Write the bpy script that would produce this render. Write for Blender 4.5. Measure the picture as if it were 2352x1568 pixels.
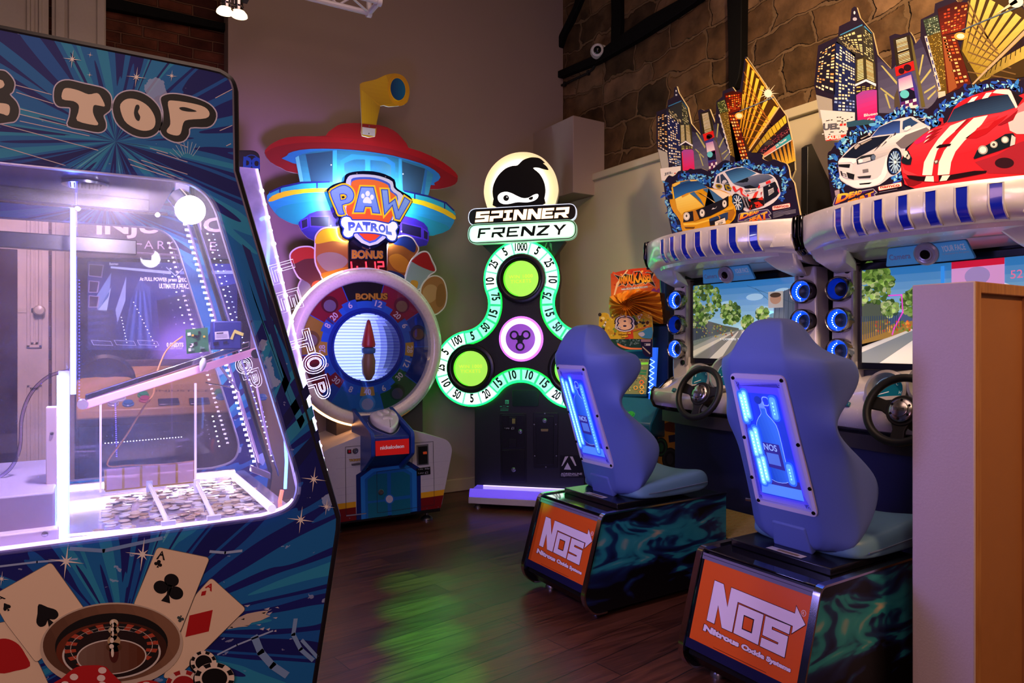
import bpy, bmesh, math, random
from mathutils import Vector as V, Matrix
from mathutils.geometry import tessellate_polygon
random.seed(7)
for o in list(bpy.data.objects): bpy.data.objects.remove(o)
SC = bpy.context.scene; COL = SC.collection
PI = math.pi; R = math.radians
# ---------------------------------------------------------------- camera
F = 1560.0; CU = 1176.0; CV = 784.0; EYE = 1.3; YAW = R(32.3)
cam = bpy.data.cameras.new('camera'); cam_o = bpy.data.objects.new('camera', cam); COL.objects.link(cam_o)
cam.sensor_width = 36; cam.lens = F/2352*36; cam.clip_start = 0.02; cam.clip_end = 60
cam_o.location = (0, 0, EYE); cam_o.rotation_euler = (R(90), 0, -YAW)
SC.camera = cam_o
# ---------------------------------------------------------------- world, exposure, room lights and added fills
SC.view_settings.view_transform = 'Standard'; SC.view_settings.look = 'None'
SC.view_settings.gamma = 1; SC.view_settings.use_curve_mapping = False
SC.view_settings.exposure = 0.0
w = bpy.data.worlds.new('world'); SC.world = w; w.use_nodes = True
w.node_tree.nodes['Background'].inputs[0].default_value = (0.60, 0.40, 0.33, 1)
w.node_tree.nodes['Background'].inputs[1].default_value = 0.06
def lamp(name, kind, loc, target, energy, color, size=0.3, sizey=None, angle=60, blend=0.5):
 l = bpy.data.lights.new(name, kind); o = bpy.data.objects.new(name, l); COL.objects.link(o)
 l.energy = energy; l.color = color; o.location = loc
 if target is not None: o.rotation_euler = (V(target)-V(loc)).to_track_quat('-Z', 'Y').to_euler()
 if kind == 'AREA':
  l.shape = 'RECTANGLE'; l.size = size; l.size_y = sizey or size
 else: l.shadow_soft_size = size
 if kind == 'SPOT': l.spot_size = R(angle); l.spot_blend = blend
 return o
lamp('ceiling_fill', 'AREA', (1.2, 1.4, 4.6), (1.3, 1.8, 0), 50, (1.0, 0.64, 0.50), 2.4)  # unseen soft warm fill from above the camera
lamp('warm_wall_spot', 'SPOT', (1.3, 0.2, 3.9), (3.7, 1.9, 2.5), 800, (1.0, 0.68, 0.36), 0.12, angle=62, blend=0.9)
lamp('warm_cabinet_spot', 'SPOT', (2.9, -1.4, 3.2), (2.95, 1.0, 0.9), 210, (1.0, 0.58, 0.24), 0.15, angle=40, blend=0.8)
lamp('front_fill', 'AREA', (-0.3, -0.9, 2.7), (0.2, 1.7, 0.9), 20, (1.0, 0.70, 0.50), 0.7)  # unseen warm fill added to brighten the coin machine's side
lamp('violet_machine_glow', 'AREA', (0.55, 2.10, 1.25), (3.0, 2.2, 0.9), 15, (0.34, 0.28, 1.0), 0.5, 0.6)
lamp('pink_side_glow', 'AREA', (-0.9, -0.6, 1.9), (2.5, 1.5, 1.0), 15, (1.0, 0.52, 0.70), 0.8)  # unseen source, pink light from the left; no window there
lamp('violet_wall_glow', 'SPOT', (0.78, 2.35, 1.25), (1.12, 5.2, 1.95), 380, (0.48, 0.22, 1.0), 0.2, angle=46, blend=1.0)  # free-hanging stand-in for the coin machine's LED glow on the wall
lamp('door_fill', 'SPOT', (0.0, 2.8, 2.7), (-0.45, 5.3, 1.3), 520, (1.0, 0.60, 0.62), 0.3, angle=75, blend=0.9)  # unseen spot added to brighten the white door
lamp('pusher_hidden_fill', 'AREA', (0.06, 1.745, 1.70), (0.20, 2.16, 0.95), 17, (1.0, 0.78, 1.0), 0.04, 0.04)  # hidden light added to brighten the coins and pink cards
lamp('corner_fill', 'SPOT', (2.2, 2.3, 4.3), (3.3, 3.8, 1.4), 130, (1.0, 0.74, 0.48), 0.1, angle=32, blend=0.9)  # unseen spot added to brighten the card game
for k, (tx, ty, tz, an_, en) in enumerate(((1.14, 2.40, 0, 8, 2000), (1.27, 2.72, 0, 8, 2000), (1.40, 3.04, 0, 8, 1800), (1.53, 3.38, 0, 8, 900), (2.13, 2.93, 0.48, 4.0, 2600))):
 lamp('green_patch_spot', 'SPOT', (1.0, 3.3, 3.6), (tx, ty, tz), en, (0.0, 1.0, 0.06), 0.02, angle=an_, blend=1.0)  # unseen green spots added to shape the patches on floor and box
# ---------------------------------------------------------------- colours and materials
def lin(c): return c/12.92 if c <= 0.04045 else ((c+0.055)/1.055)**2.4
def hx(s, a=0.0):
 if not isinstance(s, str): return tuple(s) if len(s) == 4 else tuple(s)+(a,)
 return tuple(lin(int(s[i:i+2], 16)/255) for i in (0, 2, 4))+(a,)
MATS = {}
def nodes(m):
 m.use_nodes = True; n = m.node_tree.nodes; return n, m.node_tree.links, n['Principled BSDF']
def mat(col, rough=0.5, metal=0.0, emit=0.0, coat=0.0, bump=0.0, scale=60.0, ecol=None, spec=0.5):
 k = ('p', col, rough, metal, emit, coat, bump, scale, ecol, spec)
 if k in MATS: return MATS[k]
 m = bpy.data.materials.new('surface_'+str(len(MATS))); n, l, p = nodes(m)
 c = hx(col)
 p.inputs['Metallic'].default_value = metal; p.inputs['Coat Weight'].default_value = coat
 p.inputs['Specular IOR Level'].default_value = spec
 tc = n.new('ShaderNodeTexCoord'); nz = n.new('ShaderNodeTexNoise'); nz.inputs['Scale'].default_value = scale
 l.new(tc.outputs['Object'], nz.inputs['Vector'])
 mr = n.new('ShaderNodeMapRange'); mr.inputs[3].default_value = max(rough*0.88, 0.02); mr.inputs[4].default_value = min(rough*1.12, 1)
 l.new(nz.outputs['Fac'], mr.inputs[0]); l.new(mr.outputs[0], p.inputs['Roughness'])
 mx = n.new('ShaderNodeMix'); mx.data_type = 'RGBA'
 mx.inputs[6].default_value = tuple(x*0.95 for x in c[:3])+(1,); mx.inputs[7].default_value = tuple(min(x*1.05, 1) for x in c[:3])+(1,)
 l.new(nz.outputs['Fac'], mx.inputs[0]); l.new(mx.outputs[2], p.inputs['Base Color'])
 if emit:
  p.inputs['Emission Color'].default_value = hx(ecol or col)[:3]+(1,); p.inputs['Emission Strength'].default_value = emit
 if bump:
  b = n.new('ShaderNodeBump'); b.inputs['Strength'].default_value = bump; b.inputs['Distance'].default_value = 0.004
  l.new(nz.outputs['Fac'], b.inputs['Height']); l.new(b.outputs[0], p.inputs['Normal'])
 MATS[k] = m; return m
def art(rough=0.35, coat=0.0, metal=0.0):
 """printed / backlit surface: colour attribute, its alpha is how much the print gives off light"""
 k = ('art', rough, coat, metal)
 if k in MATS: return MATS[k]
 m = bpy.data.materials.new('print_'+str(len(MATS))); n, l, p = nodes(m)
 a = n.new('ShaderNodeAttribute'); a.attribute_name = 'Col'
 p.inputs['Roughness'].default_value = rough; p.inputs['Coat Weight'].default_value = coat; p.inputs['Metallic'].default_value = metal
 p.inputs['Specular IOR Level'].default_value = 0.35
 l.new(a.outputs['Color'], p.inputs['Base Color']); l.new(a.outputs['Color'], p.inputs['Emission Color']); l.new(a.outputs['Alpha'], p.inputs['Emission Strength'])
 MATS[k] = m; return m
def glass(tint=(1, 1, 1), refl=0.06, smudge_haze=0.0, key='glass', glow=None):
 k = ('glass', tint, refl, smudge_haze, glow)
 if k in MATS: return MATS[k]
 m = bpy.data.materials.new(key); m.use_nodes = True; n = m.node_tree.nodes; l = m.node_tree.links
 n.remove(n['Principled BSDF']); out = n['Material Output']
 t = n.new('ShaderNodeBsdfTransparent'); t.inputs[0].default_value = tint+(1,)
 g = n.new('ShaderNodeBsdfGlossy'); g.inputs['Roughness'].default_value = 0.03
 fr = n.new('ShaderNodeFresnel'); fr.inputs[0].default_value = 1.35
 ad = n.new('ShaderNodeMath'); ad.operation = 'ADD'; ad.inputs[1].default_value = refl*0.4; ad.use_clamp = True
 l.new(fr.outputs[0], ad.inputs[0])
 ms = n.new('ShaderNodeMixShader'); l.new(ad.outputs[0], ms.inputs[0]); l.new(t.outputs[0], ms.inputs[1]); l.new(g.outputs[0], ms.inputs[2])
 if smudge_haze:  # translucent layer stands for smudges and reflected haze on the glass
  df = n.new('ShaderNodeBsdfTranslucent'); df.inputs[0].default_value = (0.9, 0.85, 0.95, 1)
  if glow:
   em = n.new('ShaderNodeEmission'); em.inputs[0].default_value = glow+(1,); ad_ = n.new('ShaderNodeAddShader'); l.new(df.outputs[0], ad_.inputs[0]); l.new(em.outputs[0], ad_.inputs[1]); df = ad_
  tc = n.new('ShaderNodeTexCoord'); nz = n.new('ShaderNodeTexNoise'); nz.inputs['Scale'].default_value = 9; nz.inputs['Detail'].default_value = 6
  l.new(tc.outputs['Object'], nz.inputs['Vector'])
  mr = n.new('ShaderNodeMapRange'); mr.inputs[1].default_value = 0.3; mr.inputs[2].default_value = 0.75; mr.inputs[3].default_value = smudge_haze*0.3; mr.inputs[4].default_value = smudge_haze
  l.new(nz.outputs['Fac'], mr.inputs[0]); m2 = n.new('ShaderNodeMixShader')
  l.new(mr.outputs[0], m2.inputs[0]); l.new(ms.outputs[0], m2.inputs[1]); l.new(df.outputs[0], m2.inputs[2]); ms = m2
 l.new(ms.outputs[0], out.inputs[0]); MATS[k] = m; return m
# ---------------------------------------------------------------- pixel rays -> points in the room
def ray(u, v):
 k = (u-CU)/F; d = (math.sin(YAW), math.cos(YAW)); r = (math.cos(YAW), -math.sin(YAW))
 return V((d[0]+r[0]*k, d[1]+r[1]*k, (CV-v)/F))
class Plane:
 """a flat in some thing's own space: origin, two in-plane axes, outward normal"""
 def __init__(s, o, ex, ez):
  s.o = V(o); s.ex = V(ex).normalized(); s.ez = V(ez).normalized(); s.n = s.ex.cross(s.ez).normalized()
 def to3(s, p, off=0.0): return s.o+s.ex*p[0]+s.ez*p[1]+s.n*off
def front(y, x=0, z=0): return Plane((x, y, z), (1, 0, 0), (0, 0, 1))      # faces -y
def side_r(x): return Plane((x, 0, 0), (0, 1, 0), (0, 0, 1))               # faces +x
def top(z): return Plane((0, 0, z), (1, 0, 0), (0, 1, 0))                  # faces +z
def setp(o, label=None, cat=None, group=None, kind=None):
 for k, v in (('label', label), ('category', cat), ('group', group), ('kind', kind)):
  if v: o[k] = v
 return o
class Thing:
 def __init__(s, name, label, cat, loc=(0, 0, 0), rot=0.0, group=None):
  s.o = bpy.data.objects.new(name, None); COL.objects.link(s.o); s.o.empty_display_size = 0.1
  s.o.location = loc; s.o.rotation_euler = (0, 0, R(rot)); setp(s.o, label, cat, group)
  s.M = Matrix.Translation(V(loc)) @ Matrix.Rotation(R(rot), 4, 'Z'); s.I = s.M.inverted()
 def hit(s, u, v, pl):
  o = s.I @ V((0, 0, EYE)); d = (s.I.to_3x3() @ ray(u, v))
  t = (pl.o-o).dot(pl.n)/d.dot(pl.n); q = o+d*t-pl.o
  return (q.dot(pl.ex), q.dot(pl.ez))
 def px(s, pts, pl): return [s.hit(u, v, pl) for u, v in pts]
 def p3(s, u, v, pl): return pl.to3(s.hit(u, v, pl))
WORLD = type('W', (), {})()
class _W(Thing):
 def __init__(s): s.o = None; s.M = Matrix.Identity(4); s.I = Matrix.Identity(4)
WORLD = _W()
# ---------------------------------------------------------------- 2-D helpers
def smooth(pts, n=4, closed=True):
 out = []; N = len(pts)
 for i in range(N if closed else N-1):
  p0, p1, p2, p3 = (pts[(i+j-1) % N] if closed else pts[max(0, min(N-1, i+j-1))] for j in range(4))
  for k in range(n):
   t = k/n
   out.append(tuple(0.5*((2*p1[a])+(-p0[a]+p2[a])*t+(2*p0[a]-5*p1[a]+4*p2[a]-p3[a])*t*t+(-p0[a]+3*p1[a]-3*p2[a]+p3[a])*t**3) for a in (0, 1)))
 if not closed: out.append(tuple(pts[-1]))
 return out
def ell(c, rx, ry, n=40, a0=0.0, a1=360.0, rot=0.0):
 full = abs(a1-a0) >= 359.9; m = n if full else n+1; out = []
 for i in range(m):
  a = R(a0+(a1-a0)*i/n); x, y = rx*math.cos(a), ry*math.sin(a); c_, s_ = math.cos(R(rot)), math.sin(R(rot))
  out.append((c[0]+x*c_-y*s_, c[1]+x*s_+y*c_))
 return out
def area2(p): return sum(p[i][0]*p[(i+1) % len(p)][1]-p[(i+1) % len(p)][0]*p[i][1] for i in range(len(p)))
def grow(p, d):
 if area2(p) < 0: d = -d
 out = []; N = len(p)
 for i in range(N):
  a = V(p[i-1]); b = V(p[i]); c = V(p[(i+1) % N]); e = (b-a); f = (c-b)
  if e.length < 1e-9 or f.length < 1e-9: out.append(tuple(b)); continue
  n1 = V((e.y, -e.x)).normalized(); n2 = V((f.y, -f.x)).normalized(); m = n1+n2
  if m.length < 1e-6: m = n1
  m.normalize(); k = max(m.dot(n1), 0.45)
  out.append(tuple(b+m*(d/k)))
 return out
def zo(pts, s, ox, oy): return [(x/s+ox, y/s+oy) for x, y in pts]
def rrect(x0, z0, x1, z1, r, n=5):
 out = []
 for cx, cz, a in ((x1-r, z1-r, 0), (x0+r, z1-r, 90), (x0+r, z0+r, 180), (x1-r, z0+r, 270)):
  out += [(cx+r*math.cos(R(a+90*i/n)), cz+r*math.sin(R(a+90*i/n))) for i in range(n+1)]
 return out
def rounded(pts, r, n=5):
 out = []; N = len(pts)
 for i in range(N):
  a, b, c = V(pts[i-1]), V(pts[i]), V(pts[(i+1) % N]); e = (a-b); f = (c-b)
  k = min(r if not isinstance(r, (list, tuple)) else r[i], e.length*0.49, f.length*0.49)
  p, q = b+e.normalized()*k, b+f.normalized()*k
  if k < 1e-6: out.append(tuple(b)); continue
  for j in range(n+1):
   t = j/n; out.append(tuple(p*(1-t)**2+b*2*t*(1-t)+q*t*t))
 return out
# ---------------------------------------------------------------- mesh builder
class MB:
 def __init__(s): s.v = []; s.f = []; s.c = []; s.mi = []; s.k = (1, 1, 1, 0); s.m = 0
 def col(s, c, e=0.0): s.k = hx(c, e) if isinstance(c, str) else c; return s
 def face(s, pts, cols=None):
  b = len(s.v); s.v += [tuple(p) for p in pts]; s.f.append(tuple(range(b, b+len(pts)))); s.c.append(cols or s.k); s.mi.append(s.m); return s
 def mesh(s, vs, fs):
  b = len(s.v); s.v += [tuple(p) for p in vs]
  for f in fs: s.f.append(tuple(b+i for i in f)); s.c.append(s.k); s.mi.append(s.m)
  return s
 def box(s, x0, x1, y0, y1, z0, z1):
  vs = [(x, y, z) for z in (z0, z1) for y in (y0, y1) for x in (x0, x1)]
  return s.mesh(vs, [(0, 2, 3, 1), (4, 5, 7, 6), (0, 1, 5, 4), (2, 6, 7, 3), (0, 4, 6, 2), (1, 3, 7, 5)])
 def obox(s, pl, a0, a1, b0, b1, c0, c1):
  vs = [pl.to3((a, b), c) for c in (c0, c1) for b in (b0, b1) for a in (a0, a1)]
  return s.mesh(vs, [(0, 2, 3, 1), (4, 5, 7, 6), (0, 1, 5, 4), (2, 6, 7, 3), (0, 4, 6, 2), (1, 3, 7, 5)])
 def slab(s, pl, pts, o0, o1, holes=()):
  """plane polygon (with holes) thickened from offset o0 to o1 along the plane's normal"""
  loops = [list(pts)]+[list(h) for h in holes]
  if area2(loops[0]) < 0: loops[0].reverse()
  for h in loops[1:]:
   if area2(h) > 0: h.reverse()
  flat = [p for lp in loops for p in lp]; n = len(flat); b = len(s.v)
  s.v += [tuple(pl.to3(p, o1)) for p in flat]+[tuple(pl.to3(p, o0)) for p in flat]
  if holes:
   tris = tessellate_polygon([[V((p[0], p[1], 0)) for p in lp] for lp in loops])
  else: tris = [tuple(range(n))]
  for t in tris:
   if holes:
    a = area2([flat[i] for i in t]); t = t if a > 0 else tuple(reversed(t))
   s.f.append(tuple(b+i for i in t)); s.f.append(tuple(b+n+i for i in reversed(t))); s.c += [s.k]*2; s.mi += [s.m]*2
  o = 0
  for lp in loops:
   L = len(lp)
   for i in range(L):
    j = (i+1) % L; s.f.append((b+n+o+i, b+n+o+j, b+o+j, b+o+i)); s.c.append(s.k); s.mi.append(s.m)
   o += L
  return s
 def rings(s, loops, close=True, caps=True, cols=None):
  b = len(s.v); n = len(loops[0])
  for lp in loops: s.v += [tuple(p) for p in lp]
  for i in range(len(loops)-1):
   for j in range(n if close else n-1):
    k = (j+1) % n; s.f.append((b+i*n+j, b+i*n+k, b+(i+1)*n+k, b+(i+1)*n+j)); s.c.append(cols[i] if cols else s.k); s.mi.append(s.m)
  if caps and close:
   s.f.append(tuple(b+i for i in reversed(range(n)))); s.f.append(tuple(b+(len(loops)-1)*n+i for i in range(n))); s.c += [s.k]*2; s.mi += [s.m]*2
  return s
 def tube(s, pts, r, n=8, closed=False, cols=None):
  P = [V(p) for p in pts]; N = len(P); loops = []; up = None
  for i in range(N):
   if closed: d = P[(i+1) % N]-P[i-1]
   else: d = P[min(i+1, N-1)]-P[max(i-1, 0)]
   if d.length < 1e-9: d = V((0, 0, 1))
   d.normalize()
   if up is None:
    up = V((0, 0, 1)) if abs(d.z) < 0.9 else V((1, 0, 0))
   a = up-d*up.dot(d)
   if a.length < 1e-6: a = d.orthogonal()
   a.normalize(); up = a; b = d.cross(a); rr = r[i] if isinstance(r, (list, tuple)) else r
   loops.append([P[i]+(a*math.cos(2*PI*k/n)+b*math.sin(2*PI*k/n))*rr for k in range(n)])
  if closed: loops.append(loops[0]); return s.rings(loops, caps=False, cols=cols)
  return s.rings(loops, cols=cols)
 def lathe(s, prof, o=(0, 0, 0), ax=(0, 0, 1), n=24, closed=False, cap=True):
  o = V(o); ax = V(ax).normalized(); a = ax.orthogonal().normalized(); b = ax.cross(a)
  loops = [[o+ax*h+(a*math.cos(2*PI*k/n)+b*math.sin(2*PI*k/n))*max(r, 1e-4) for k in range(n)] for r, h in prof]
  if closed: loops.append(loops[0])
  return s.rings(loops, caps=cap and not closed)
 def ball(s, o, r, n=20, sc=(1, 1, 1)):
  o = V(o); m = n//2
  loops = [[o+V((math.sin(PI*i/m)*math.cos(2*PI*k/n)*r*sc[0], math.sin(PI*i/m)*math.sin(2*PI*k/n)*r*sc[1], -math.cos(PI*i/m)*r*sc[2])) if 0 < i < m else o+V((1e-4*math.cos(2*PI*k/n), 1e-4*math.sin(2*PI*k/n), (-r if i == 0 else r)*sc[2])) for k in range(n)] for i in range(m+1)]
  return s.rings(loops)
 def grid(s, fn, nu, nv, colf=None):
  b = len(s.v)
  for j in range(nv+1):
   for i in range(nu+1): s.v.append(tuple(fn(i/nu, j/nv)))
  for j in range(nv):
   for i in range(nu):
    s.f.append((b+j*(nu+1)+i, b+j*(nu+1)+i+1, b+(j+1)*(nu+1)+i+1, b+(j+1)*(nu+1)+i)); s.mi.append(s.m)
    s.c.append([colf((i+a)/nu, (j+c)/nv) for a, c in ((0, 0), (1, 0), (1, 1), (0, 1))] if colf else s.k)
  return s
 def build(s, name, m, parent=None, angle=35, bevel=0.0, seg=2, sub=0, flat=False, fix=True, loc=None):
  me = bpy.data.meshes.new(name); me.from_pydata(s.v, [], s.f)
  ms = m if isinstance(m, (list, tuple)) else [m]
  for x in ms: me.materials.append(x)
  if len(ms) > 1: me.polygons.foreach_set('material_index', s.mi)
  if any(x.name.startswith('print_') for x in ms):
   ca = me.color_attributes.new('Col', 'FLOAT_COLOR', 'CORNER'); buf = []
   for p in me.polygons:
    c = s.c[p.index]
    if isinstance(c, list): buf += [y for x in c for y in x]
    else: buf += list(c)*p.loop_total
   ca.data.foreach_set('color', buf)
  if fix:
   bm = bmesh.new(); bm.from_mesh(me); bmesh.ops.recalc_face_normals(bm, faces=bm.faces); bm.to_mesh(me); bm.free()
  if not flat and angle:
   me.polygons.foreach_set('use_smooth', [True]*len(me.polygons)); me.set_sharp_from_angle(angle=R(angle))
  me.update(); o = bpy.data.objects.new(name, me); COL.objects.link(o)
  if parent is not None: o.parent = parent.o if isinstance(parent, Thing) else parent
  if bevel:
   b = o.modifiers.new('edge', 'BEVEL'); b.width = bevel; b.segments = seg; b.limit_method = 'ANGLE'; b.angle_limit = R(40)
   b.harden_normals = False
  if sub:
   b = o.modifiers.new('round', 'SUBSURF'); b.levels = sub; b.render_levels = sub
  if loc: o.location = loc
  return o
# ---------------------------------------------------------------- lettering
_TX = {}
def glyphs(txt, off=0.0, shear=0.0, space=1.0):
 k = (txt, off, shear, space)
 if k in _TX: return _TX[k]
 c = bpy.data.curves.new('t', 'FONT'); c.body = txt; c.size = 1; c.offset = off; c.shear = shear; c.space_character = space; c.resolution_u = 3
 o = bpy.data.objects.new('t', c); COL.objects.link(o)
 bpy.context.view_layer.update()
 me = bpy.data.meshes.new_from_object(o.evaluated_get(bpy.context.evaluated_depsgraph_get()))
 vs = [(v.co.x, v.co.y) for v in me.vertices]; fs = [tuple(p.vertices) for p in me.polygons]
 bpy.data.objects.remove(o); bpy.data.curves.remove(c); bpy.data.meshes.remove(me)
 _TX[k] = (vs, fs); return _TX[k]
def persp(q):
 """unit square -> quad BL BR TR TL, projective"""
 (x0, y0), (x1, y1), (x2, y2), (x3, y3) = q
 dx1, dx2, sx = x1-x2, x3-x2, x0-x1+x2-x3; dy1, dy2, sy = y1-y2, y3-y2, y0-y1+y2-y3
 den = dx1*dy2-dx2*dy1
 g = (sx*dy2-dx2*sy)/den; h = (dx1*sy-sx*dy1)/den
 a, b, c = x1-x0+g*x1, x3-x0+h*x3, x0; d, e, f = y1-y0+g*y1, y3-y0+h*y3, y0
 def fn(u, v):
  w_ = g*u+h*v+1; return ((a*u+b*v+c)/w_, (d*u+e*v+f)/w_)
 return fn
class Art:
 """flat print: polygons in layers over a plane, as one mesh with a colour per polygon"""
 def __init__(s, th, pl, step=0.0005): s.t = th; s.p = pl; s.b = MB(); s.L = 1; s.step = step
 def P(s, pts): return s.t.px(pts, s.p)
 def up(s): s.L += 1; return s
 def st(s, pts, c, e=0.0, L=None):
  s.b.col(c, e)
  if area2(pts) < 0: pts = list(reversed(pts))
  s.b.face([s.p.to3(q, (L or s.L)*s.step) for q in pts]); return s
 def px(s, pts, c, e=0.0, L=None): return s.st(s.P(pts), c, e, L)
 def grad(s, pts, c0, c1, d=(0, 1), e=0.0, L=None, st=False, e1=None, n=8):
  """polygon cut into n bands along d, colour running from c0 to c1"""
  q = list(pts) if st else s.P(pts)
  ks = [a*d[0]+b*d[1] for a, b in q]; lo, hi = min(ks), max(ks); a, b = hx(c0, e), hx(c1, e if e1 is None else e1)
  def cut(poly, k, keep):
   out = []
   for i in range(len(poly)):
    p, r_ = poly[i], poly[(i+1) % len(poly)]; kp = p[0]*d[0]+p[1]*d[1]-k; kr = r_[0]*d[0]+r_[1]*d[1]-k
    if (kp >= 0) == keep: out.append(p)
    if kp*kr < 0: t = kp/(kp-kr); out.append((p[0]+(r_[0]-p[0])*t, p[1]+(r_[1]-p[1])*t))
   return out
  rest = q
  for i in range(n):
   t = (i+0.5)/n; kk = lo+(hi-lo)*(i+1)/n
   part = cut(rest, kk, False) if i < n-1 else rest
   if i < n-1: rest = cut(rest, kk, True)
   if len(part) >= 3: s.st(part, tuple(a[j]+(b[j]-a[j])*t for j in range(4)), L=L)
   if len(rest) < 3: break
  return s
 def line(s, pts, wd, c, e=0.0, L=None, px=True, closed=False):
  q = s.P(pts) if px else pts
  N = len(q)
  for i in range(N if closed else N-1):
   a, b = V(q[i]), V(q[(i+1) % N]); d = b-a
   if d.length < 1e-6: continue
   d.normalize(); n = V((-d.y, d.x))*wd/2; x = d*wd*0.3
   s.st([tuple(a-n-x), tuple(b-n+x), tuple(b+n+x), tuple(a+n-x)], c, e, L)
  return s
 def text(s, t, quad, c, off=0.0, e=0.0, shear=0.0, L=None, px=True, space=1.0, c1=None, lens=None):
  q = s.P(quad) if px else quad
  fn = persp(q); v0, _ = glyphs(t, 0.0, shear, space); x0, x1 = min(p[0] for p in v0), max(p[0] for p in v0); y0, y1 = min(p[1] for p in v0), max(p[1] for p in v0)
  vs, fs = glyphs(t, off, shear, space)
  a = hx(c, e); b = hx(c1, e) if c1 else a
  pts = []; us = []
  for x, y in vs:
   u, v = (x-x0)/(x1-x0), (y-y0)/(y1-y0); us.append(min(max(v, 0), 1)); pts.append(s.p.to3(fn(u, v), (L or s.L)*s.step))
  for f in fs:
   ff = f
   s.b.face([pts[i] for i in ff], [tuple(a[j]+(b[j]-a[j])*us[i] for j in range(4)) for i in ff] if c1 else a)
  return s
 def slab(s, pts, th, c, e=0.0, px=True, holes=(), L=0):
  q = s.P(pts) if px else pts; hs = [s.P(h) if px else h for h in holes]
  s.b.col(c, e); s.b.slab(s.p, q, -th, L*s.step, hs); return s
 def done(s, name, parent=None, rough=0.35, coat=0.0, **k):
  return s.b.build(name, art(rough, coat), s.t if parent is None else parent, angle=30, fix=False, **k)
def quad_of(c, w_, h, rot=0.0):
 cs, sn = math.cos(R(rot)), math.sin(R(rot))
 return [(c[0]+x*cs-y*sn, c[1]+x*sn+y*cs) for x, y in ((-w_/2, -h/2), (w_/2, -h/2), (w_/2, h/2), (-w_/2, h/2))]
CHROME = mat('d8d8dc', 0.14, 1.0); STEEL = mat('9a9aa0', 0.32, 1.0); BLACK = mat('0b0b0d', 0.4); BLACKM = mat('080809', 0.7); RUBBER = mat('151517', 0.6)
def struct(o): o['kind'] = 'structure'; return o
def foot(th, x, y, z1, r=0.035, name='levelling_foot'):
 MB().lathe([(r, 0), (r, 0.012), (r*0.7, 0.026), (r*0.3, 0.034), (r*0.22, 0.036), (r*0.22, z1)], (x, y, 0), n=16).build(name, STEEL, th)
def caster(th, x, y, r=0.032, name='caster'):
 b = MB(); b.lathe([(0.001, -0.014), (r, -0.014), (r, 0.014), (0.001, 0.014)], (x, y, r), (1, 0, 0), 16); b.box(x-0.02, x+0.02, y-0.02, y+0.02, r*1.6, r*2.4)
 return b.build(name, RUBBER, th)
# ================================================================ the room
YB, XR, XD = 5.24, 3.89, 3.78
def wood_floor():
 m = bpy.data.materials.new('floor_boards'); n, l, p = nodes(m)
 tc = n.new('ShaderNodeTexCoord'); mp = n.new('ShaderNodeMapping'); mp.inputs['Rotation'].default_value = (0, 0, R(-8))
 l.new(tc.outputs['Object'], mp.inputs[0])
 br = n.new('ShaderNodeTexBrick'); br.offset = 0.37; br.inputs['Scale'].default_value = 1
 br.inputs['Brick Width'].default_value = 1.25; br.inputs['Row Height'].default_value = 0.145; br.inputs['Mortar Size'].default_value = 0.0022
 br.inputs['Color1'].default_value = hx('43241a')[:3]+(1,); br.inputs['Color2'].default_value = hx('5c3524')[:3]+(1,); br.inputs['Mortar'].default_value = hx('180d09')[:3]+(1,)
 l.new(mp.outputs[0], br.inputs['Vector'])
 m2 = n.new('ShaderNodeMapping'); m2.inputs['Rotation'].default_value = (0, 0, R(-8)); m2.inputs['Scale'].default_value = (1.2, 16, 1); l.new(tc.outputs['Object'], m2.inputs[0])
 nz = n.new('ShaderNodeTexNoise'); nz.inputs['Scale'].default_value = 2.2; nz.inputs['Detail'].default_value = 7; nz.inputs['Distortion'].default_value = 1.4
 l.new(m2.outputs[0], nz.inputs['Vector'])
 cr = n.new('ShaderNodeValToRGB'); cr.color_ramp.elements[0].position = 0.34; cr.color_ramp.elements[0].color = (0.42, 0.40, 0.40, 1); cr.color_ramp.elements[1].position = 0.62; cr.color_ramp.elements[1].color = (1.1, 1.1, 1.1, 1)
 l.new(nz.outputs['Fac'], cr.inputs[0])
 mx = n.new('ShaderNodeMix'); mx.data_type = 'RGBA'; mx.blend_type = 'MULTIPLY'; mx.inputs[0].default_value = 0.85
 l.new(br.outputs['Color'], mx.inputs[6]); l.new(cr.outputs[0], mx.inputs[7]); l.new(mx.outputs[2], p.inputs['Base Color'])
 mr = n.new('ShaderNodeMapRange'); p.inputs['Specular IOR Level'].default_value = 0.36; mr.inputs[3].default_value = 0.24; mr.inputs[4].default_value = 0.44; l.new(nz.outputs['Fac'], mr.inputs[0]); l.new(mr.outputs[0], p.inputs['Roughness'])
 bp = n.new('ShaderNodeBump'); bp.inputs['Strength'].default_value = 0.25; bp.inputs['Distance'].default_value = 0.003
 ad = n.new('ShaderNodeMath'); ad.operation = 'MULTIPLY_ADD'; ad.inputs[1].default_value = -1.5; l.new(br.outputs['Fac'], ad.inputs[0]); l.new(nz.outputs['Fac'], ad.inputs[2])
 l.new(ad.outputs[0], bp.inputs['Height']); l.new(bp.outputs[0], p.inputs['Normal']); return m
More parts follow.
